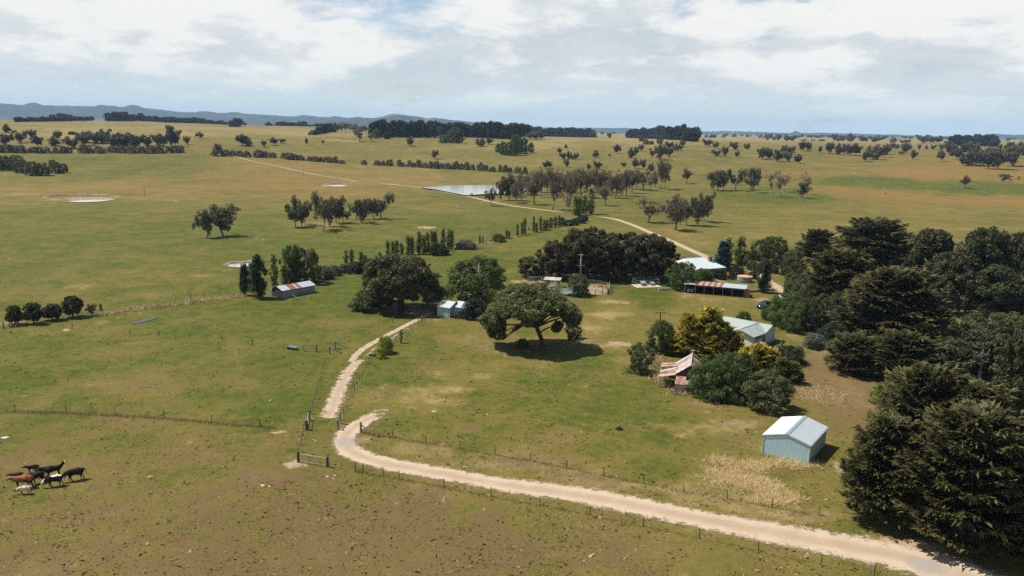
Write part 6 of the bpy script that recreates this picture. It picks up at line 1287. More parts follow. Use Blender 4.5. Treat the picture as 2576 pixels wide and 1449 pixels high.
far_house('a4', 1930, 556, 60, 18, 6, 'galv', 'tiny grey roof under the dark pine belt above the grove', 0); far_house('a1', 110, 292, 60, 22, 12, 'roof_white', 'tiny white far shed left of the conifer hedge', 0)

# ------------------------------------------------------------------ fences, gates, yards
def resample(P, step):
    out = [P[0]]; acc = 0.0
    for a, b in zip(P, P[1:]):
        L_ = (b - a).length; d = step - acc
        while d <= L_:
            out.append(a.lerp(b, d/L_)); d += step
        acc = (acc + L_) % step if L_ else acc
    if (out[-1] - P[-1]).length > step*.4: out.append(P[-1])
    return out
POST = {}
def post_mesh(mat, r, h):
    k = (mat, r, h)
    if k not in POST:
        m = MB(); m.tube([(0, 0, -.25), (0.01, 0, h*.5), (0.02, 0.01, h)], [r, r*.95, r*.85], 6); POST[k] = m.mesh('post', M[mat])
    return POST[k]
def fence(t, pts, label, step=4.6, h=1.15, mat='wood_dark', r=.055, wires=4, strainers=True, name='wire_fence'):
    P = [G(t, *p).to_2d() for p in pts]; Q = resample(P, step)
    c = P[0]; o = empty(name, (c.x, c.y, float(hgt(c.x, c.y))), 0, label, 'fence')
    tops = []
    for i, q in enumerate(Q):
        end = strainers and i in (0, len(Q) - 1); z = float(hgt(q.x, q.y))
        hh = h*prng.uniform(.94, 1.06)
        b = link('post', post_mesh('wood', .11, 1.3) if end else post_mesh(mat, r, h), None, o)
        b.location = (q.x - c.x, q.y - c.y, z - o.location.z); b.rotation_euler = (prng.gauss(0, .035), prng.gauss(0, .035), prng.uniform(0, 6)); b.scale = (1, 1, 1 if end else hh/h)
        tops.append((q.x - c.x, q.y - c.y, z - o.location.z))
    for k in range(wires):
        zz = h*(.25 + .7*k/max(1, wires - 1)); m = MB()
        m.tube([(x, y, z + zz) for x, y, z in tops], .0028, 3, False); m.build('wire', M['wire'], o)
    return o
fence('zl', [(-200, 512), (22, 518), (322, 522), (630, 538), (930, 555), (1245, 585), (1560, 610), (1730, 620)], 'wire fence between the brown foreground paddock and the green one', 7.5)
fence('z2', [(352, 868), (372, 800), (388, 745), (402, 690), (430, 605), (458, 505), (483, 405), (505, 355), (520, 330)], 'wire fence on the paddock side of the worn pale track', 3.2, mat='wood')
fence('z2', [(562, 300), (630, 262), (690, 228), (740, 205), (855, 155), (910, 135), (965, 110)], 'wire fence climbing beside the narrow wheel rut', 6.0, mat='wood')
fence('z2', [(594, 800), (628, 742), (655, 692), (680, 632), (702, 590), (745, 505), (778, 432), (802, 388), (850, 330), (985, 245), (1060, 178), (1180, 92)], 'close-posted wire fence on the lawn side of the worn track', 2.6, mat='wood')
fence('z2', [(300, 1035), (322, 960), (340, 880)], 'short wire fence between the steel gate and the corner posts', 3.0, mat='wood', strainers=False)
fence('zc', [(176, 546), (270, 565), (400, 580), (656, 625), (886, 662), (1122, 700), (1382, 750), (1648, 812), (1918, 860), (2180, 920), (2600, 985), (2900, 1040), (3300, 1110)], 'wire fence along the lawn side of the gravel road', 5.0)
fence('z2', [(505, 1128), (700, 1160), (900, 1195)], 'wire fence end beside the steel gate', 5.0, strainers=False)
fence('zc', [(142, 792), (318, 822), (506, 855), (690, 892), (900, 930), (1112, 968), (1303, 1003), (1515, 1045), (1740, 1095), (1962, 1140), (2186, 1185), (2600, 1275), (3000, 1365), (3400, 1450)], 'wire fence along the paddock side of the gravel road', 6.0)
fence('b1', [(40, 1130), (330, 1095), (625, 1105), (925, 1137), (1213, 1157), (1537, 1187), (1855, 1217), (2185, 1242), (2540, 1287)], 'wire fence crossing the green paddock below the dark puddle', 7.0)
fence('b2', [(-36, 1287), (145, 1300), (320, 1318), (480, 1345)], 'wire fence from the green paddock to the strainer gate', 6.5, strainers=False)
fence('b1', [(40, 1110), (480, 1050), (900, 1000), (1400, 950), (1900, 875), (2400, 795)], 'old fence half buried in dry reeds', 5.5, mat='wood')
fence('b2', [(560, 830), (680, 840), (890, 855), (1010, 862)], 'wire fence between the low iron barn and the spreading conifer', 7.0, strainers=False)
fence('b2', [(1890, 790), (1960, 775), (2050, 752)], 'short fence behind the blue-grey shed', 5.0, strainers=False)
fence('z5', [(2195, 440), (2310, 470), (2500, 520), (2530, 640)], 'light garden fence beside the cottage', 4.0, mat='wood_pale', strainers=False)
def rail_panel(parent, name, mat, a, b, h0, h1, n, r=.035):
    """rails between two points"""
    for k in range(n):
        z = h0 + (h1 - h0)*k/max(1, n - 1); part(parent, name, mat, lambda m: m.tube([(a[0], a[1], a[2] + z), (b[0], b[1], b[2] + z)], r, 6))
def gate(t, p0, p1, label, mat='steel_green', h=1.15, stile='wood_dark', name='farm_gate', posts=True):
    a, b = G(t, *p0), G(t, *p1); L_ = (b - a).to_2d().length; r = empty(name, a, math.atan2(b.y - a.y, b.x - a.x), label, 'gate')
    if posts:
        for x in (-.18, L_ + .18): part(r, 'gate_post', stile, lambda m: m.tube([(x, 0, -.3), (x, 0, h + .25)], .16, 8))
    for z in (.2, h): part(r, 'frame_rail', mat, lambda m: m.tube([(0, 0, z), (L_, 0, z)], .055, 6))
    for x in (.02, L_ - .02): part(r, 'frame_stile', mat, lambda m: m.tube([(x, 0, .2), (x, 0, h)], .05, 6))
    for k in range(1, 4): part(r, 'mesh_wire', 'wire', lambda m: m.tube([(0, 0, .2 + (h - .2)*k/4), (L_, 0, .2 + (h - .2)*k/4)], .012, 4))
    return r
gate('z2', (308, 1098), (498, 1128), 'closed pale green steel gate by the bend of the road')
gate('z2', (362, 868), (374, 800), 'half-open green steel gate at the bottom of the worn track', h=1.2)
gate('zy', (1935, 470), (1965, 320), 'green steel gate of the round pen', h=1.4)
def strainer(t, x, y, label, ang):
    p = G(t, x, y); r = empty('strainer_post', p, ang, label, 'post')
    part(r, 'post', 'wood', lambda m: m.tube([(0, 0, -.3), (0, 0, 1.5)], .16, 8)); part(r, 'stay', 'wood', lambda m: m.tube([(.1, 0, 1.1), (2.1, 0, 0.05)], .08, 6)); part(r, 'stay_block', 'wood_dark', lambda m: m.box(1.9, 2.3, -.15, .15, -.05, .12))
strainer('z2', 428, 315, 'pale strainer post with a diagonal stay near the feed trough', math.pi - .1); strainer('z2', 521, 330, 'dark strainer post at the corner of the worn track', .3); strainer('z2', 560, 292, 'strainer post with a horizontal rail above the worn track', .2)
strainer('z2', 580, 868, 'thick dark strainer post at the mouth of the worn track', 1.2); strainer('z2', 742, 885, 'dark corner post beside the bend of the gravel road', -.4); strainer('b2', 372, 818, 'stayed post in front of the low iron barn', -.6)
strainer('zr', 2175, 235, 'short pale post on the shadowed grass beside the cottage', 2.0)

def round_pen():
    c = Vector((21.3, 209.6, float(hgt(21, 209)))); r = empty('round_pen', c, 0, 'round railed horse pen on bare earth', 'pen'); n = 16; rad = (5.0, 6.6); P = []
    for k in range(n):
        a = 2*math.pi*k/n + .1; P.append((rad[0]*math.cos(a), rad[1]*math.sin(a)))
    for i, (x, y) in enumerate(P):
        part(r, 'post', 'wood', lambda m: m.tube([(x, y, -.2), (x, y, 1.6)], .09, 6))
        x2, y2 = P[(i + 1) % n]
        for z in (.4, .75, 1.1, 1.45): part(r, 'rail', 'wood' if i % 3 else 'wood_pale', lambda m: m.tube([(x, y, z), (x2, y2, z)], .035, 5))
round_pen()
def yards():
    pts = [('zy', 310, 215), ('zy', 450, 225), ('zy', 600, 230), ('zy', 720, 228), ('zy', 850, 225)]
    P = [G(*q) for q in pts]; c = P[0]; r = empty('stock_yard', c, 0, 'grey railed cattle yards beside the cypress stand', 'yard'); Q = [p - c for p in P]
    for q in Q: part(r, 'post', 'wood', lambda m: m.tube([(q.x, q.y, q.z - .2), (q.x, q.y, q.z + 1.8)], .1, 6))
    for i in range(len(Q) - 1): rail_panel(r, 'rail', 'steel', Q[i], Q[i+1], .35, 1.65, 5, .04)
    part(r, 'gate_panel', 'wall_iron', lambda m: m.box(Q[0].x + .3, Q[1].x - .3, Q[0].y + .1, Q[0].y + .16, .2, 1.6))
    P2 = [G('zy', *q) - c for q in ((480, 350), (580, 355), (720, 350), (900, 385))]
    for q in P2: part(r, 'post', 'wood', lambda m: m.tube([(q.x, q.y, q.z - .2), (q.x, q.y, q.z + 1.8)], .1, 6))
    for i in range(3): rail_panel(r, 'rail', 'steel', P2[i], P2[i+1], .35, 1.6, 4, .04)
    for a, b in ((Q[4], P2[3]), (Q[2], P2[1])): rail_panel(r, 'rail', 'steel', a, b, .35, 1.6, 4, .04)
yards()
def yard_shelter():
    p = G('zy', 800, 335); r = empty('yard_shelter', p, R(-12), 'small pale-roofed shelter over the cattle crush', 'shelter')
    for x, y in ((-1.8, 0), (1.8, -.2), (-1.8, 2.2), (1.8, 2.0)): part(r, 'post', 'wood', lambda m: m.box(x - .09, x + .09, y - .09, y + .09, -.2, 2.3))
    for i in range(5): part(r, 'roof_sheet', 'galv' if i != 2 else 'slab', lambda m: m.sheet((-2.3 + i*.92, -.5, 2.25), (-2.3 + i*.92 + .94, -.5, 2.25), (-2.3 + i*.92 + .94, 2.7, 2.5), (-2.3 + i*.92, 2.7, 2.5), .25, .025))
    part(r, 'side_board', 'rust', lambda m: m.box(-1.7, -.9, 2.0, 2.06, .3, 2.1))
yard_shelter()
def loading_ramp():
    a, b = G('zy', 960, 470), G('zy', 1215, 525); L_ = (b - a).to_2d().length; r = empty('loading_ramp', a, math.atan2(b.y - a.y, b.x - a.x), 'grey steel cattle loading ramp rising from the yards', 'ramp')
    part(r, 'deck', 'wood', lambda m: m.add([(0, 0, .1), (L_, 0, 1.1), (L_, 1.2, 1.1), (0, 1.2, .1), (0, 0, 0), (L_, 0, 1.0), (L_, 1.2, 1.0), (0, 1.2, 0)], [(0, 1, 2, 3), (7, 6, 5, 4), (0, 4, 5, 1), (3, 2, 6, 7), (1, 5, 6, 2)]))
    for y in (-.05, 1.25):
        for z in (.45, .8, 1.15, 1.5): part(r, 'rail', 'steel', lambda m: m.tube([(0, y, z), (L_, y, z + 1.0)], .045, 6))
        for x in (0, L_*.5, L_): part(r, 'post', 'steel', lambda m: m.tube([(x, y, -.2), (x, y, 1.6 + x/L_)], .06, 6))
    part(r, 'side_panel', 'wall_blue', lambda m: m.add([(L_*.15, -.11, .2), (L_*.95, -.11, 1.05), (L_*.95, -.11, 1.75), (L_*.15, -.11, .75)], [(0, 1, 2, 3)]))
loading_ramp()
def crush():
    p = G('zy', 980, 470); r = empty('cattle_crush', (p.x - .4, p.y + 2.2, p.z), R(-10), 'blue-grey steel cattle crush beside the loading ramp', 'crush')
    for x in (-1.0, 1.0):
        for y in (0, .9): part(r, 'post', 'steel', lambda m: m.tube([(x, y, 0), (x, y, 2.0)], .06, 6))
    for z in (.4, .75, 1.1, 1.45): part(r, 'rail', 'steel', lambda m: m.tube([(-1, 0, z), (1, 0, z)], .04, 6)); part(r, 'rail', 'steel', lambda m: m.tube([(-1, .9, z), (1, .9, z)], .04, 6))
    part(r, 'panel', 'wall_blue', lambda m: m.box(-.6, .9, -.08, -.05, 1.2, 2.2))
crush()
def kennel_run():
    a = G('z4', 130, 615); b = G('z4', 450, 610); L_ = (b - a).to_2d().length; r = empty('kennel_run', a, math.atan2(b.y - a.y, b.x - a.x), 'wire-mesh kennel run on a pale slab', 'kennel'); dp = 3.2
    part(r, 'slab', 'slab', lambda m: m.box(-.4, L_ + .2, -1.6, dp, -.2, .06))
    for x in (0, L_/2, L_):
        for y in (0, dp - .1): part(r, 'post', 'steel', lambda m: m.tube([(x, y, 0), (x, y, 1.8)], .04, 6))
    for z in (1.0, 1.8):
        for y in (0, dp - .1): part(r, 'rail', 'steel', lambda m: m.tube([(0, y, z), (L_, y, z)], .03, 5))
        for x in (0, L_): part(r, 'rail', 'steel', lambda m: m.tube([(x, 0, z), (x, dp - .1, z)], .03, 5))
    def meshw(m):
        for k in range(14): m.tube([(L_*k/13, 0, 0), (L_*k/13, 0, 1.8)], .006, 3, False)
        for k in range(8): m.tube([(0, 0, k*.25), (L_, 0, k*.25)], .006, 3, False)
    part(r, 'mesh', 'wire', meshw)
    for k, x in enumerate((L_*.36, L_*.76)):
        kn = empty('dog_kennel', (a.x + math.cos(r.rotation_euler.z)*x - math.sin(r.rotation_euler.z)*1.0, a.y + math.sin(r.rotation_euler.z)*x + math.cos(r.rotation_euler.z)*1.0, a.z), r.rotation_euler.z, ['pale aqua-roofed dog kennel, the taller of two in the mesh run', 'pale aqua-roofed dog kennel, the smaller of two in the mesh run'][k], 'kennel')
        s = 1.0 if k == 0 else .8
        part(kn, 'box', 'wood', lambda m: m.box(-.55*s, .55*s, -.5*s, .5*s, .08, .8*s)); part(kn, 'roof', 'aqua', lambda m: m.add([(-.75*s, -.7*s, .8*s), (.75*s, -.7*s, .8*s), (.75*s, .7*s, 1.25*s), (-.75*s, .7*s, 1.25*s), (-.75*s, -.7*s, .74*s), (.75*s, -.7*s, .74*s), (.75*s, .7*s, 1.19*s), (-.75*s, .7*s, 1.19*s)], [(0, 1, 2, 3), (7, 6, 5, 4), (0, 4, 5, 1), (1, 5, 6, 2), (2, 6, 7, 3), (3, 7, 4, 0)]))
kennel_run()
fence('z4', [(460, 625), (600, 645), (720, 655)], 'dark mesh garden fence beside the kennel run', 2.0, h=1.5, mat='steel', r=.04, wires=6, strainers=False)
def garden_wall(t, p0, p1, label):
    a, b = G(t, *p0), G(t, *p1); L_ = (b - a).to_2d().length; r = empty('garden_wall', a, math.atan2(b.y - a.y, b.x - a.x), label, 'wall'); n = max(4, int(L_/.9))
    for k in range(n):
        h = prng.uniform(.62, .72); part(r, 'stone', 'rock' if 'pale' in label else 'concrete', lambda m: m.box(L_*k/n + .02, L_*(k + 1)/n - .02, -.2, .2, -.1, h))
garden_wall('z4', (440, 668), (600, 670), 'low pale stone garden wall beside the kennel run'); garden_wall('z4', (1705, 700), (2085, 668), 'low dark garden wall running from the garage to the drive')

# power poles
def pole(t, x, y, h, label, arms=(), mat='wood', r0=.16, rz=0.0):
    p = G(t, x, y); hm = h*mpp(p)/TILES[t][2]*1.02; r = empty('power_pole', p, rz, label, 'pole')
    part(r, 'pole', mat, lambda m: m.tube([(0, 0, -.4), (0, 0, hm*.5), (0, 0, hm)], [r0, r0*.85, r0*.65], 8), True)
    for f, w in arms:
        z = hm*f; a = part(r, 'crossarm', mat, lambda m: m.box(-w/2, w/2, -.14, -.02, z - .07, z + .07))
        for s in (-.42, -.14, .14, .42): part(a, 'insulator', 'wall_white', lambda m: m.tube([(w*s, -.08, z + .07), (w*s, -.08, z + .25)], .045, 6))
    return r
pole('b3', 686, 655, 285, 'tall pale power pole with two crossarms by the cypress stand', ((.97, 1.6), (.6, 2.4)), 'wood_pale', .2)
pole('b3', 1486, 1100, 150, 'dark T-shaped power pole on the lawn', ((.96, 2.6),), 'wood_dark', .17)
pole('b3', 565, 195, 140, 'thin power pole in the paddock behind the cypress stand', ((.96, 1.6),), 'wood', .14)
pole('a1', 1457, 1080, 112, 'far thin power pole beside the clay scrape', ((.95, 1.5),), 'wood', .14); pole('a2', 476, 862, 90, 'far thin power pole on the pale wheel track', ((.95, 1.5),), 'wood', .14); pole('a2', 1372, 722, 72, 'far thin power pole above the windbreak row', ((.95, 1.5),), 'wood', .14)
for q, lb in (((650, 1038, 38), 'charred stump in the orange strip'),): pass

# ------------------------------------------------------------------ vehicles
def wheel(parent, x, y, rad, w):
    def ty(m):
        n = 20; prof = [(rad*.62, -w/2), (rad*.92, -w/2), (rad, -w*.35), (rad, w*.35), (rad*.92, w/2), (rad*.62, w/2)]
        vs = []; fs = []
        for r_, s in prof: vs += [(x + r_*math.cos(2*math.pi*k/n), y + s, rad + r_*math.sin(2*math.pi*k/n)) for k in range(n)]
        for i in range(len(prof) - 1): fs += [(i*n + k, i*n + (k+1) % n, (i+1)*n + (k+1) % n, (i+1)*n + k) for k in range(n)]
        m.add(vs, fs)
    o = part(parent, 'wheel', 'tyre', ty, True)
    def rim(m):
        n = 16; vs = [(x + rad*.63*math.cos(2*math.pi*k/n), y + s*w*.42, rad + rad*.63*math.sin(2*math.pi*k/n)) for s in (-1, 1) for k in range(n)]
        m.add(vs, [tuple(range(n)), tuple(range(2*n - 1, n - 1, -1))] + [(k, (k+1) % n, n + (k+1) % n, n + k) for k in range(n)])
    part(o, 'rim', 'steel', rim)
def car(loc, rz, label, cat, paint, L_=4.6, W=1.85, H=1.65, ute=False):
    """x forward; body lofted from cross-sections"""
    r = empty('parked_car' if not ute else 'utility_truck', loc, rz, label, cat)
    hw = W/2
    def loft(m, secs):
        vs = []; n = 0
        for x, hwid, z0, z1, tw in secs:
            ring = [(x, -hwid*.9, z0), (x, -hwid, z0 + (z1 - z0)*.3), (x, -hwid, z0 + (z1 - z0)*.62), (x, -hwid*tw, z1), (x, 0, z1 + .03), (x, hwid*tw, z1), (x, hwid, z0 + (z1 - z0)*.62), (x, hwid, z0 + (z1 - z0)*.3), (x, hwid*.9, z0)]
            n = len(ring); vs += ring
        fs = [(i*n + k, i*n + (k+1) % n, (i+1)*n + (k+1) % n, (i+1)*n + k) for i in range(len(secs) - 1) for k in range(n)]
        fs += [tuple(range(n))[::-1], tuple((len(secs) - 1)*n + k for k in range(n))]; m.add(vs, fs)
    f = L_/2; hood = .98 if not ute else 1.08
    part(r, 'body', paint, lambda m: loft(m, [(-f, hw*.86, .38, .9, .9), (-f + .12, hw*.97, .3, 1.0, .93), (-f*.5, hw, .28, 1.02, .95), (0, hw, .28, 1.0, .95), (f*.36, hw, .28, hood, .94), (f*.75, hw*.97, .3, hood - .06, .9), (f*.95, hw*.9, .34, hood - .2, .85), (f, hw*.8, .4, hood - .32, .85)]), True)
    c0, c1, r0, r1 = (-f*.92, f*.42, -f*.72, f*.05) if not ute else (-.5, f*.42, -.4, f*.08)
    part(r, 'cabin', 'glass', lambda m: m.add([(c0, -hw*.9, 1.0), (c1, -hw*.9, 1.0), (c1, hw*.9, 1.0), (c0, hw*.9, 1.0), (r0, -hw*.7, H - .04), (r1, -hw*.7, H - .04), (r1, hw*.7, H - .04), (r0, hw*.7, H - .04)], [(0, 1, 5, 4), (1, 2, 6, 5), (2, 3, 7, 6), (3, 0, 4, 7), (4, 5, 6, 7)]))
    part(r, 'roof_panel', paint, lambda m: m.add([(r0 - .05, -hw*.74, H - .06), (r1 + .06, -hw*.74, H - .06), (r1 + .06, hw*.74, H - .06), (r0 - .05, hw*.74, H - .06), (r0 + .08, -hw*.62, H + .03), (r1 - .08, -hw*.62, H + .03), (r1 - .08, hw*.62, H + .03), (r0 + .08, hw*.62, H + .03)], [(0, 1, 5, 4), (1, 2, 6, 5), (2, 3, 7, 6), (3, 0, 4, 7), (4, 5, 6, 7), (3, 2, 1, 0)]))
    for s in (-1, 1):
        for (ax, bx) in ((c1, r1 + .03), (c0, r0 - .03), ((c0 + c1)/2, (r0 + r1)/2)): part(r, 'pillar', paint, lambda m: m.tube([(ax, s*hw*.9, .98), (bx, s*hw*.71, H - .05)], .045, 5))
        part(r, 'headlight', 'lamp', lambda m: m.box(f - .16, f - .02, s*hw*.62 - .2, s*hw*.62 + .2, hood - .42, hood - .26)); part(r, 'tail_light', 'red_paint', lambda m: m.box(-f - .02, -f + .06, s*hw*.72 - .12, s*hw*.72 + .12, .75, .95)); part(r, 'mirror', paint, lambda m: m.box(c1 - .45, c1 - .3, s*hw*1.0 - .1 if s > 0 else -hw - .14, hw + .14 if s > 0 else -hw + .04, 1.02, 1.18))
    part(r, 'grille', 'tyre', lambda m: m.box(f - .06, f + .015, -hw*.42, hw*.42, .5, hood - .28)); part(r, 'bumper', 'tyre' if not ute else 'steel', lambda m: m.box(f - .1, f + .09, -hw*.85, hw*.85, .36, .5))
    if ute:
        part(r, 'tray', 'steel', lambda m: m.box(-f - .05, -.62, -hw*.98, hw*.98, .86, 1.28)); part(r, 'headboard', 'steel', lambda m: m.box(-.66, -.6, -hw*.9, hw*.9, 1.28, H))
        part(r, 'bull_bar', 'steel', lambda m: m.tube([(f + .12, -hw*.8, .5), (f + .14, -hw*.7, 1.0), (f + .14, hw*.7, 1.0), (f + .12, hw*.8, .5)], .035, 6))
    for x in (-f*.6, f*.62):
        for y in (-hw + .1, hw - .1): wheel(r, x, y, .36, .24)
    return r
p = G('z4', 1935, 915); car(p, R(222), 'dark blue car parked on the grass, partly under a green tree', 'car', 'car_dark', 4.7, 1.88, 1.62)
ga = R(-21); q = Vector((46.4, 209.3, 0)) + Vector((math.cos(ga)*1.35 - math.sin(ga)*2.3, math.sin(ga)*1.35 + math.cos(ga)*2.3, 0)); q.z = float(hgt(q.x, q.y))
car(q, ga - math.pi/2, 'silver utility truck parked in the open garage', 'utility truck', 'car_silver', 4.6, 1.78, 1.75, True)

# ------------------------------------------------------------------ cattle and a person
def skin_mesh(name, nodes, edges, root, mats, pick, sub=1):
    me = bpy.data.meshes.new(name + '_rig'); me.from_pydata([n[0] for n in nodes], edges, []); o = bpy.data.objects.new(name + '_rig', me); COL.objects.link(o)
    sk = o.modifiers.new('skin', 'SKIN'); sk.use_smooth_shade = True
    for i, n in enumerate(nodes):
        v = me.skin_vertices[0].data[i]; v.radius = (n[1], n[2] if len(n) > 2 else n[1]); v.use_root = (i == root)
    sb = o.modifiers.new('sub', 'SUBSURF'); sb.levels = sub; sb.render_levels = sub
    dg = bpy.context.evaluated_depsgraph_get(); ev = o.evaluated_get(dg); out = bpy.data.meshes.new_from_object(ev)
    bpy.data.objects.remove(o); bpy.data.meshes.remove(me); out.name = name
    out.materials.clear()
    for m in mats: out.materials.append(m)
    for pl in out.polygons: pl.use_smooth = True; pl.material_index = pick(pl.center)
    return out
def cow_mesh(name, head, stride, mats, pick):
    """head: 'low', 'level' or 'up'"""
    hx = {'low': [(.92, 1.0), (1.22, .72), (1.42, .42)], 'level': [(.95, 1.22), (1.22, 1.22), (1.5, 1.02)], 'up': [(.92, 1.42), (1.12, 1.62), (1.42, 1.52)]}[head]
    N = [((-.85, 0, 1.12), .24, .25), ((-.6, 0, 1.08), .31, .31), ((-.1, 0, 1.0), .36, .39), ((.4, 0, 1.02), .33, .37), ((.68, 0, 1.1), .25, .29), ((hx[0][0], 0, hx[0][1]), .17, .2), ((hx[1][0], 0, hx[1][1]), .14, .15), ((hx[2][0], 0, hx[2][1]), .08, .085)]
    E_ = [(0, 1), (1, 2), (2, 3), (3, 4), (4, 5), (5, 6), (6, 7)]
    def leg(root, x, y, dx, hind):
        i = len(N); N.append(((x, y, .78), .16 if hind else .13)); N.append(((x + (.1 if hind else .02) + dx*.4, y, .52 if hind else .45), .085)); N.append(((x + (-.06 if hind else .0) + dx*.8, y, .34 if hind else .25), .058)); N.append(((x + (-.02) + dx, y, .06), .055)); N.append(((x + .05 + dx, y, .0), .05))
        E_.extend([(root, i), (i, i+1), (i+1, i+2), (i+2, i+3), (i+3, i+4)])
    leg(1, -.68, .19, stride, True); leg(1, -.68, -.19, -stride, True); leg(3, .46, .17, -stride, False); leg(3, .46, -.17, stride, False)
    i = len(N); N += [((-1.02, 0, 1.16), .045), ((-1.12, 0, .9), .03), ((-1.12, .02, .5), .035)]; E_.extend([(0, i), (i, i+1), (i+1, i+2)])
    for s in (-1, 1):
        i = len(N); N.append(((hx[1][0] - .08, s*.26, hx[1][1] + .1), .035)); E_.append((6, i))
    return skin_mesh(name, N, E_, 2, mats, pick)
HB, HBR, HR, HW, HF = M['hide_black'], M['hide_brown'], M['hide_red'], M['hide_white'], M['hide_whiteface']
cow_low = cow_mesh('cow', 'low', .14, [HB], lambda c: 0); cow_lev = cow_mesh('cow', 'level', .16, [HB], lambda c: 0); cow_up_w = cow_mesh('cow', 'up', .06, [HB, HF], lambda c: 1 if c.x > 1.14 else 0)
cow_br = cow_mesh('cow', 'level', .1, [HBR], lambda c: 0); cow_red = cow_mesh('cow', 'level', .12, [HR, HBR], lambda c: 1 if (c.z < .95 and c.x < 2) else 0); cow_wh = cow_mesh('cow', 'low', .12, [HW, HBR], lambda c: 1 if c.z < .62 else 0)
cow_wf = cow_mesh('cow', 'low', .15, [HB, HF], lambda c: 1 if (c.x > 1.02 or (c.z > 1.32 and c.x < .4)) else 0)
HERD = [(cow_lev, 465, 892, 203, .72, 'small black calf at the back of the herd, facing away from the orange-backed cow'), (cow_lev, 615, 945, 33, .85, 'black cow walking away behind the white-faced one'), (cow_up_w, 775, 945, 38, .98, 'black cow with a white face and raised head'),
        (cow_low, 1065, 1000, 212, 1.08, 'large black cow walking with lowered head and hanging tail'), (cow_lev, 530, 1040, 240, .95, 'black cow pressed against the orange-backed cow'), (cow_br, 235, 1000, 205, .72, 'grey-brown calf beside the orange-backed cow'),
        (cow_red, 330, 1110, 196, 1.12, 'red cow with a bright orange back'), (cow_wh, 355, 1195, 190, .72, 'small cream and brown calf beside the red cow'), (cow_wf, 775, 1085, 205, .98, 'black cow with a white back stripe and white face')]
for me, x, y, deg, s, lb in HERD:
    p = G('z1', x, y); o = link('cow', me); o.location = p; o.rotation_euler = (0, 0, R(deg)); o.scale = (s, s, s); tag(o, lb, 'cow', 'herd of cattle in the brown paddock')
for i, (x, y, deg) in enumerate([(2440, 920, 10), (2525, 893, 190), (2518, 912, 30), (2452, 888, 170)]):
    p = G('a4', x, y); o = link('cow', cow_low); o.location = p; o.rotation_euler = (0, 0, R(deg)); o.scale = (1.15, 1.15, 1.15); tag(o, 'tiny dark cow far off in the orange paddock', 'cow', 'far cattle in the orange paddock')
def person():
    p = G('z3', 2195, 1112); N = [((0, 0, .98), .15, .12), ((0, 0, 1.18), .15, .11), ((0, 0, 1.38), .17, .11), ((0, 0, 1.5), .07), ((0, .01, 1.58), .07), ((0, .02, 1.68), .1, .11), ((0, .02, 1.77), .07)]
    E_ = [(0, 1), (1, 2), (2, 3), (3, 4), (4, 5), (5, 6)]
    for s in (-1, 1):
        i = len(N); N += [((s*.2, 0, 1.42), .06), ((s*.27, -.02, 1.14), .048), ((s*.25, .12, .92), .036), ((s*.24, .18, .84), .035)]; E_ += [(2, i), (i, i+1), (i+1, i+2), (i+2, i+3)]
        i = len(N); N += [((s*.1, 0, .88), .1), ((s*.12, .02, .5), .07), ((s*.13, -.02, .1), .05), ((s*.13, .1, .03), .045)]; E_ += [(0, i), (i, i+1), (i+1, i+2), (i+2, i+3)]
    me = skin_mesh('person', N, E_, 0, [M['shirt'], M['trousers'], M['skin'], M['hair']], lambda c: 1 if c.z < .95 and abs(c.x) < .2 else (3 if c.z > 1.7 else (2 if c.z > 1.5 or c.z < 1.0 else 0)))
    o = link('person', me); o.location = p; o.rotation_euler = (0, 0, R(200)); tag(o, 'person in a light blue shirt and dark trousers standing in the pine shade', 'person')
person()

# ------------------------------------------------------------------ small farm things
def trough():
    a, b = G('z2', 215, 296), G('z2', 285, 306); L_ = (b - a).to_2d().length; r = empty('feed_trough', a, math.atan2(b.y - a.y, b.x - a.x), 'long dark feed trough in the green paddock', 'trough')
    part(r, 'basin', 'wall_iron', lambda m: m.add([(0, 0, .25), (L_, 0, .25), (L_, .6, .25), (0, .6, .25), (-.1, -.15, .6), (L_ + .1, -.15, .6), (L_ + .1, .75, .6), (-.1, .75, .6)], [(0, 1, 5, 4), (1, 2, 6, 5), (2, 3, 7, 6), (3, 0, 4, 7), (0, 3, 2, 1), (4, 5, 1, 0)]))
    for x in (.2, L_ - .2): part(r, 'leg', 'wood_dark', lambda m: m.box(x - .06, x + .06, .05, .55, -.05, .25))
    for y in (-.15, .75): part(r, 'rim_rail', 'zinc', lambda m: m.tube([(-.1, y, .61), (L_ + .1, y, .61)], .03, 5))
trough()
def tyre(t, x, y, label, rad=.42):
    p = G(t, x, y); m = MB(); n = 18; k = 8; vs = []; fs = []
    for i in range(n):
        for j in range(k):
            a, b = 2*math.pi*i/n, 2*math.pi*j/k; vs.append((math.cos(a)*(rad + .13*math.cos(b)), math.sin(a)*(rad + .13*math.cos(b)), .13 + .13*math.sin(b)))
    for i in range(n):
        for j in range(k): fs.append((i*k + j, ((i+1) % n)*k + j, ((i+1) % n)*k + (j+1) % k, i*k + (j+1) % k))
    m.add(vs, fs); o = m.build('old_tyre', M['tyre'], None, True); o.location = p; tag(o, label, 'tyre')
tyre('zc', 1800, 527, 'old black tyre lying on the lawn'); tyre('z2', 838, 345, 'old black tyre beside the yellow-green bushes', .4); tyre('z2', 815, 342, 'old black tyre lying against a pale rock by the track', .35)
def pump():
    p = G('a2', 2168, 1064); r = empty('pump_box', p, .2, 'small dark pump box with a white top at the dam edge', 'box'); part(r, 'box', 'wood_dark', lambda m: m.box(-.9, .9, -.6, .6, -.1, 1.3)); part(r, 'lid', 'wall_white', lambda m: m.box(-1.0, .7, -.7, .7, 1.3, 1.5))
pump()
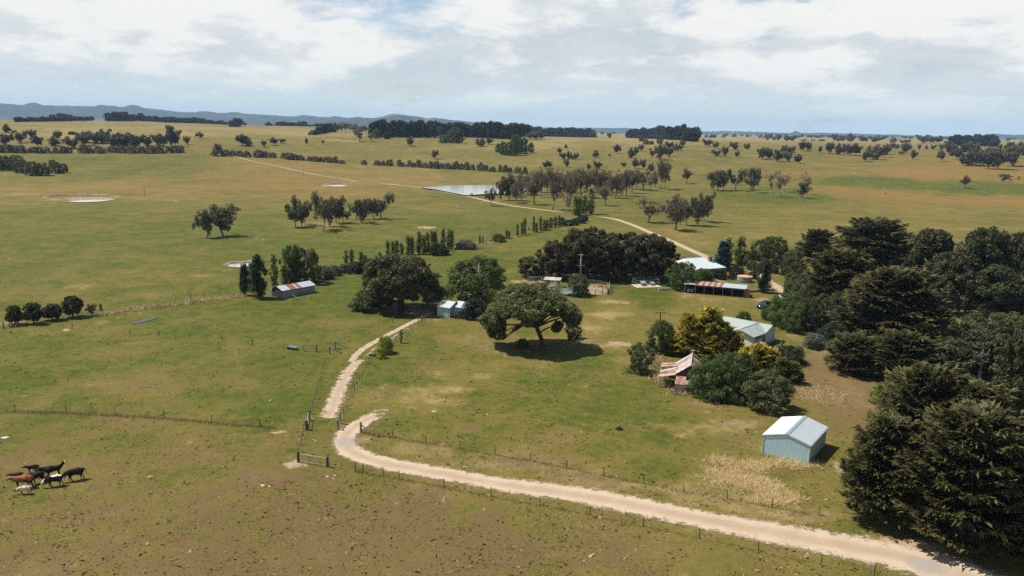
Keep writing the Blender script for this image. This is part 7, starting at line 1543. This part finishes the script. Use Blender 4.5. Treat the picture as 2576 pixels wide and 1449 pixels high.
def rock_mesh(seed):
    rng = np.random.default_rng(seed); bm = bmesh.new(); bmesh.ops.create_icosphere(bm, subdivisions=2, radius=1)
    off = rng.uniform(0, 9, 3)
    for v in bm.verts:
        c = v.co; k = 1 + .22*math.sin(3*c.x + off[0]) * math.sin(2.6*c.y + off[1]) + .12*math.sin(5*c.z + 4*c.x + off[2]); v.co = Vector((c.x*k, c.y*k*.75, max(-.3, c.z*k*.55)))
    me = bpy.data.meshes.new('rock'); bm.to_mesh(me); bm.free(); me.materials.append(M['rock']); return me
RK = [rock_mesh(i) for i in range(4)]
ROCKS = [('z2', 505, 1198, 22, 'flat pale rock below the steel gate'), ('z2', 555, 1190, 18, 'flat pale rock below the steel gate'), ('z2', 545, 1212, 16, 'flat pale rock below the steel gate'), ('z2', 50, 1262, 34, 'pair of pale flat rocks in the brown grass'), ('z2', 95, 1267, 18, 'pair of pale flat rocks in the brown grass'), ('zl', 30, 668, 40, 'long pale flat rock above the herd'), ('zl', 1490, 938, 0, ''), ('zl', 755, 917, 9, 'small pale stone right of the herd'),
         ('zl', 275, 950, 10, 'small pale stone among the cattle'), ('zl', 1240, 1000, 9, 'small grey stone in the brown foreground'), ('zl', 1660, 985, 8, 'small grey stone in the brown foreground'), ('zc', 828, 762, 16, 'pale rock on the verge of the gravel road'), ('zc', 822, 790, 14, 'pale rock on the verge of the gravel road'), ('zc', 635, 415, 26, 'low rounded rock on the lawn'), ('zc', 950, 1030, 16, 'small pale stone in the brown grass below the road'), ('zc', 1170, 1392, 12, 'small pale stone in the brown grass below the road'), ('zc', 1545, 1328, 7, 'small pale stone in the brown grass below the road'), ('zc', 1850, 1425, 7, 'small pale stone in the brown grass below the road'),
         ('z2', 812, 325, 22, 'pale rock beside the old tyres'), ('z2', 505, 328, 10, 'small pale stone by the strainer posts'), ('z8', 340, 880, 8, 'pink stone below the front cypress'), ('zl', 1640, 985, 8, 'small grey stone in the brown foreground'),
         ('a3', 700, 815, 24, 'pale granite boulder on the rocky slope'), ('a3', 660, 822, 16, 'pale granite boulder on the rocky slope'), ('a3', 590, 828, 16, 'pale granite boulder on the rocky slope'), ('a3', 480, 800, 10, 'pale granite boulder on the rocky slope'), ('a3', 560, 795, 10, 'pale granite boulder on the rocky slope'), ('a3', 140, 715, 14, 'pale granite boulder on the rocky slope'), ('a3', 60, 735, 14, 'pale granite boulder on the rocky slope'), ('a3', 180, 720, 9, 'pale granite boulder on the rocky slope'), ('a3', 720, 480, 12, 'pale granite boulder on the rocky slope'), ('a3', 1905, 738, 12, 'pale granite boulder on the rocky slope'), ('a3', 2112, 742, 10, 'pale granite boulder on the rocky slope'), ('a3', 1640, 805, 10, 'pale granite boulder on the rocky slope'),
         ('a4', 962, 785, 12, 'pale boulder in the orange paddock'), ('a4', 875, 838, 14, 'pale boulder in the orange paddock'), ('a4', 730, 832, 12, 'pale boulder in the orange paddock'), ('a4', 808, 1063, 11, 'pale boulder in the orange paddock'), ('a4', 876, 1073, 11, 'pale boulder in the orange paddock'), ('a2', 1548, 605, 16, 'pale boulder above the windbreak row'), ('a2', 1940, 696, 12, 'pale boulder above the windbreak row'), ('a2', 2000, 697, 14, 'pale boulder above the windbreak row'), ('a2', 2025, 1180, 24, 'pale rocks in the paddock left of the dam trees'), ('a1', 550, 835, 10, 'white stone beside the low dark plantation'), ('b2', 75, 225, 20, 'low pale rock below the larger eucalypt clump'), ('b1', 85, 412, 18, 'low pale rock in the left paddock'), ('b1', 425, 727, 10, 'low pale rock in the left paddock'), ('b1', 1120, 650, 10, 'low pale rock in the left paddock')]
for i, (t, x, y, s, lb) in enumerate(ROCKS):
    if not s: continue
    p = G(t, x, y); k = mpp(p)/TILES[t][2]*s/1.8; o = link('rock', RK[i % 4]); o.location = p; o.scale = (k, k, k*.6); o.rotation_euler = (0, 0, prng.uniform(-.4, .6)); tag(o, lb, 'rock', 'scattered pale rocks')

# ------------------------------------------------------------------ grass tufts, dry reeds, far woodland, haze
def mat_grass():
    m, nt, N, L = nodes_of('grass_blades'); out = N('ShaderNodeOutputMaterial'); b = N('ShaderNodeBsdfPrincipled'); b.inputs['Roughness'].default_value = .8; b.inputs['Specular IOR Level'].default_value = .15
    at = N('ShaderNodeAttribute'); at.attribute_name = 'tint'; cr = N('ShaderNodeValToRGB'); L(at.outputs['Fac'], cr.inputs[0])
    e = cr.color_ramp.elements; e[0].position = 0.0; e[0].color = (0.045, 0.075, 0.012, 1); e[1].position = 1.0; e[1].color = (0.78, 0.63, 0.33, 1)
    for ps, c in ((.3, (0.10, 0.122, 0.022)), (.55, (0.18, 0.152, 0.046)), (.75, (0.20, 0.122, 0.058))):
        k = e.new(ps); k.color = (*c, 1)
    L(cr.outputs[0], b.inputs['Base Color']); tr = N('ShaderNodeBsdfTranslucent'); L(cr.outputs[0], tr.inputs[0]); ms = N('ShaderNodeMixShader'); ms.inputs[0].default_value = .42
    L(b.outputs[0], ms.inputs[1]); L(tr.outputs[0], ms.inputs[2]); L(ms.outputs[0], out.inputs[0]); return m
M['grass'] = mat_grass()
def blades(x, y, h, tint, rng, lean=.35, w=.35):
    n = len(x); z = hgt(x, y) - .02; a = rng.uniform(0, 6.283, n); ca, sa = np.cos(a), np.sin(a); ww = h*w
    top = np.stack([x + rng.normal(0, lean, n)*h, y + rng.normal(0, lean, n)*h, z + h], 1)
    V = np.stack([np.stack([x - ca*ww, y - sa*ww, z], 1), np.stack([x + ca*ww, y + sa*ww, z], 1), top], 1).reshape(-1, 3)
    return V, np.arange(3*n).reshape(-1, 3), np.repeat(np.clip(tint, 0, 1), 3)
def grass():
    rng = np.random.default_rng(90); n = 290000
    az = np.radians(rng.uniform(-42, 42, n)); r = 48*np.exp(rng.uniform(0, 1, n)**1.1*math.log(260/48.)); x, y = r*np.sin(az), r*np.cos(az)
    patch = wob(x, y, 9.0)*.5 + wob(x + 50, y + 9, 3.1)*.5 + rng.normal(0, .35, n); dry, br, org, bare = zone(x, y)
    keep = (patch > -.02) & (bare < .3) & ~in_road(x, y)
    x, y, dry, br, r = x[keep], y[keep], dry[keep], br[keep], r[keep]; k = len(x)
    tint = np.clip(dry*.75 + .06 + rng.normal(0, .13, k), 0, .68); tint = np.where(rng.uniform(0, 1, k) < br*.55, rng.uniform(.66, .86, k), tint); tint = np.where(rng.uniform(0, 1, k) < .05 + .07*dry, rng.uniform(.82, .93, k), tint)
    tint = np.maximum(tint, .12 + .2*br)
    V, F, T = blades(x, y, rng.uniform(.05, .13, k)*np.where(rng.uniform(0, 1, k) < .06, 2.2, 1.0), tint, rng, 1.6, .9)
    o = link('grass', np_mesh('grass', V, F, M['grass'], tint=T)); tag(o, 'short grass and weeds covering the near paddocks', 'grass', kind='stuff')
grass()
def tall(label, t, areas, h, tint, seed, dens, name='dry_grass'):
    rng = np.random.default_rng(seed); X = []; Y = []
    for (x0, y0, rx, ry) in areas:
        c = G(t, x0, y0); e = G(t, x0 + rx, y0); u = G(t, x0, y0 - ry); d = G(t, x0, y0 + ry); a_ = (e - c).to_2d().length; b_ = .5*(u - d).to_2d().length; n = int(dens*a_*b_*3.14)
        q = rng.normal(0, .62, (n, 2)); q = q[(q**2).sum(1)*(1 + .5*np.sin(q[:, 0]*5 + q[:, 1]*3)) < 1.5]; X.append(c.x + q[:, 0]*a_); Y.append(c.y + q[:, 1]*b_)
    x, y = np.concatenate(X), np.concatenate(Y); m = ~in_road(x, y); x, y = x[m], y[m]; k = len(x)
    V, F, T = blades(x, y, h*rng.uniform(.4, 1.1, k), np.clip(rng.normal(tint, .09, k), 0, 1), rng, .8, .1); o = link(name, np_mesh(name, V, F, M['grass'], tint=T)); tag(o, label, 'grass', kind='stuff')
tall('tall straw-coloured grass in front of the new white shed', 'z6', [(-200, 1500, 380, 130), (150, 1350, 260, 90), (250, 1650, 380, 120), (700, 1300, 380, 70), (600, 1850, 350, 110), (1150, 1290, 100, 60), (-350, 1250, 200, 70)], .5, .98, 91, 170)
tall('rusty brown tall grass beside the bare earth path', 'z6', [(1000, 140, 520, 120), (1350, 250, 260, 80), (750, 80, 300, 80)], .45, .9, 92, 90)
tall('dry reeds along the old fence line', 'b1', [(1000 + i*100, 975 - i*13, 80, 16) for i in range(15)] + [(60, 1090, 150, 20)], .8, .86, 93, 20)
tall('dry seeding grass along the worn track fence', 'z2', [(1120 - i*48, 140 + i*34, 34, 16) for i in range(5)] + [(640 + i*24, 720 - i*48, 14, 22) for i in range(6)], .45, .9, 94, 10)
tall('brown weeds around the derelict hut', 'zr', [(420, 420, 140, 110), (450, 640, 120, 60), (560, 740, 140, 40), (760, 860, 180, 40)], .8, .84, 95, 30)
tall('dark weeds along the roadside fences', 'zc', [(740 + i*60, 895 + i*12, 40, 9) for i in range(3)] + [(1650, 1045, 60, 10), (1420, 1025, 30, 8), (1720, 820, 90, 12), (2150, 915, 60, 10), (1300, 745, 40, 7)], .45, .08, 96, 10)
tall('dark wet weeds round the blue puddle', 'b1', [(1270, 1062, 70, 14), (1400, 1040, 120, 16), (1530, 1018, 90, 12), (1600, 1002, 50, 8)], .22, .04, 99, 14)
tall('dry grass heads along the poplar row', 'b3', [(i*40, 200 - i*13, 30, 8) for i in range(16)] + [(-300 + i*45, 265 - i*6, 40, 8) for i in range(6)], .7, .86, 97, 8)
def strip_along(t, pts, n): 
    out = []
    for (x0, y0), (x1, y1) in zip(pts, pts[1:]):
        for k in range(n): out.append((x0 + (x1 - x0)*(k + .5)/n, y0 + (y1 - y0)*(k + .5)/n + 3))
    return out
tall('brown ungrazed grass strip under the fence between the two paddocks', 'zl', [(x, y, 26, 7) for x, y in strip_along('zl', [(22, 518), (322, 522), (630, 538), (930, 555), (1245, 585), (1560, 610)], 9)], .42, .73, 101, 55)
tall('brown ungrazed grass strip under the lawn-side road fence', 'zc', [(x, y, 26, 7) for x, y in strip_along('zc', [(176, 546), (400, 580), (886, 662), (1382, 750), (1918, 860), (2600, 985), (3000, 1060)], 11)], .4, .73, 102, 50)
tall('brown ungrazed grass strip under the paddock-side road fence', 'zc', [(x, y, 26, 7) for x, y in strip_along('zc', [(142, 792), (506, 855), (900, 930), (1515, 1045), (2186, 1185), (3000, 1365)], 12)], .4, .74, 103, 50)
def woodland():
    rng = np.random.default_rng(98); C = []; Rd = []
    def add(px, py, n, spread, h):
        p = GD(px, py)
        for i in range(n):
            x, y = p.x + rng.normal(0, spread), p.y + rng.normal(0, spread*.35); r = h*rng.uniform(.35, .6); C.append((x, y, float(hgt(x, y)) + h*.5)); Rd.append((r*1.3, r*1.3, r))
    for i in range(46): add(1300 + i*28 + rng.normal(0, 14), 331.5 + i*.36 + rng.normal(0, 1.2), 5, 120, 13)
    for i in range(30): add(1780 + i*27 + rng.normal(0, 14), 343 + i*.33 + rng.normal(0, 1.6), 3, 60, 11)
    for i in range(26): add(rng.uniform(600, 900), rng.uniform(306, 318), 4, 110, 12)
    for i in range(18): add(rng.uniform(-40, 420), rng.uniform(292, 301), 3, 90, 12)
    for i in range(14): add(2505 + rng.uniform(0, 120), 344 + rng.uniform(-1, 3), 8, 60, 16)
    V, F, T = leafcloud(C, Rd, 26, 5.5, rng, up=.2, shell=.3); o = link('woodland', np_mesh('woodland', V, F, M['pine_far'], tint=T)); tag(o, 'far-off scattered woodland near the horizon', 'woodland', kind='stuff')
woodland()
def haze():
    m = MB(); m.box(-13500, 13500, -13500, 13500, -2.5, 245); me = m.mesh('haze'); o = link('haze', me)
    mt, nt, N, L = nodes_of('haze_air'); out = N('ShaderNodeOutputMaterial'); v = N('ShaderNodeVolumePrincipled'); L(v.outputs[0], out.inputs['Volume'])
    v.inputs['Color'].default_value = (0.48, 0.70, 1.0, 1); v.inputs['Density'].default_value = HAZE; v.inputs['Anisotropy'].default_value = 0.0
    me.materials.append(mt); tag(o, 'pale blue air between the near paddocks and the far hills', 'haze', kind='stuff')
HAZE = 5.5e-5
haze()

# ------------------------------------------------------------------ look-alikes: the tallest and the smallest of a set can be told by their size
def name_extremes():
    sets = {}
    for o in scene.objects:
        if o.parent is None and o.get('group') and o.get('category') in ('tree', 'shrub'): sets.setdefault(o['label'], []).append(o)
    for lb, L_ in sets.items():
        if len(L_) < 4: continue
        L_.sort(key=lambda o: -o.scale.z)
        if L_[0].scale.z > 1.05*L_[1].scale.z: L_[0]['label'] = 'tallest ' + lb
        if L_[-1].scale.z < .92*L_[-2].scale.z: L_[-1]['label'] = 'smallest ' + lb
name_extremes()
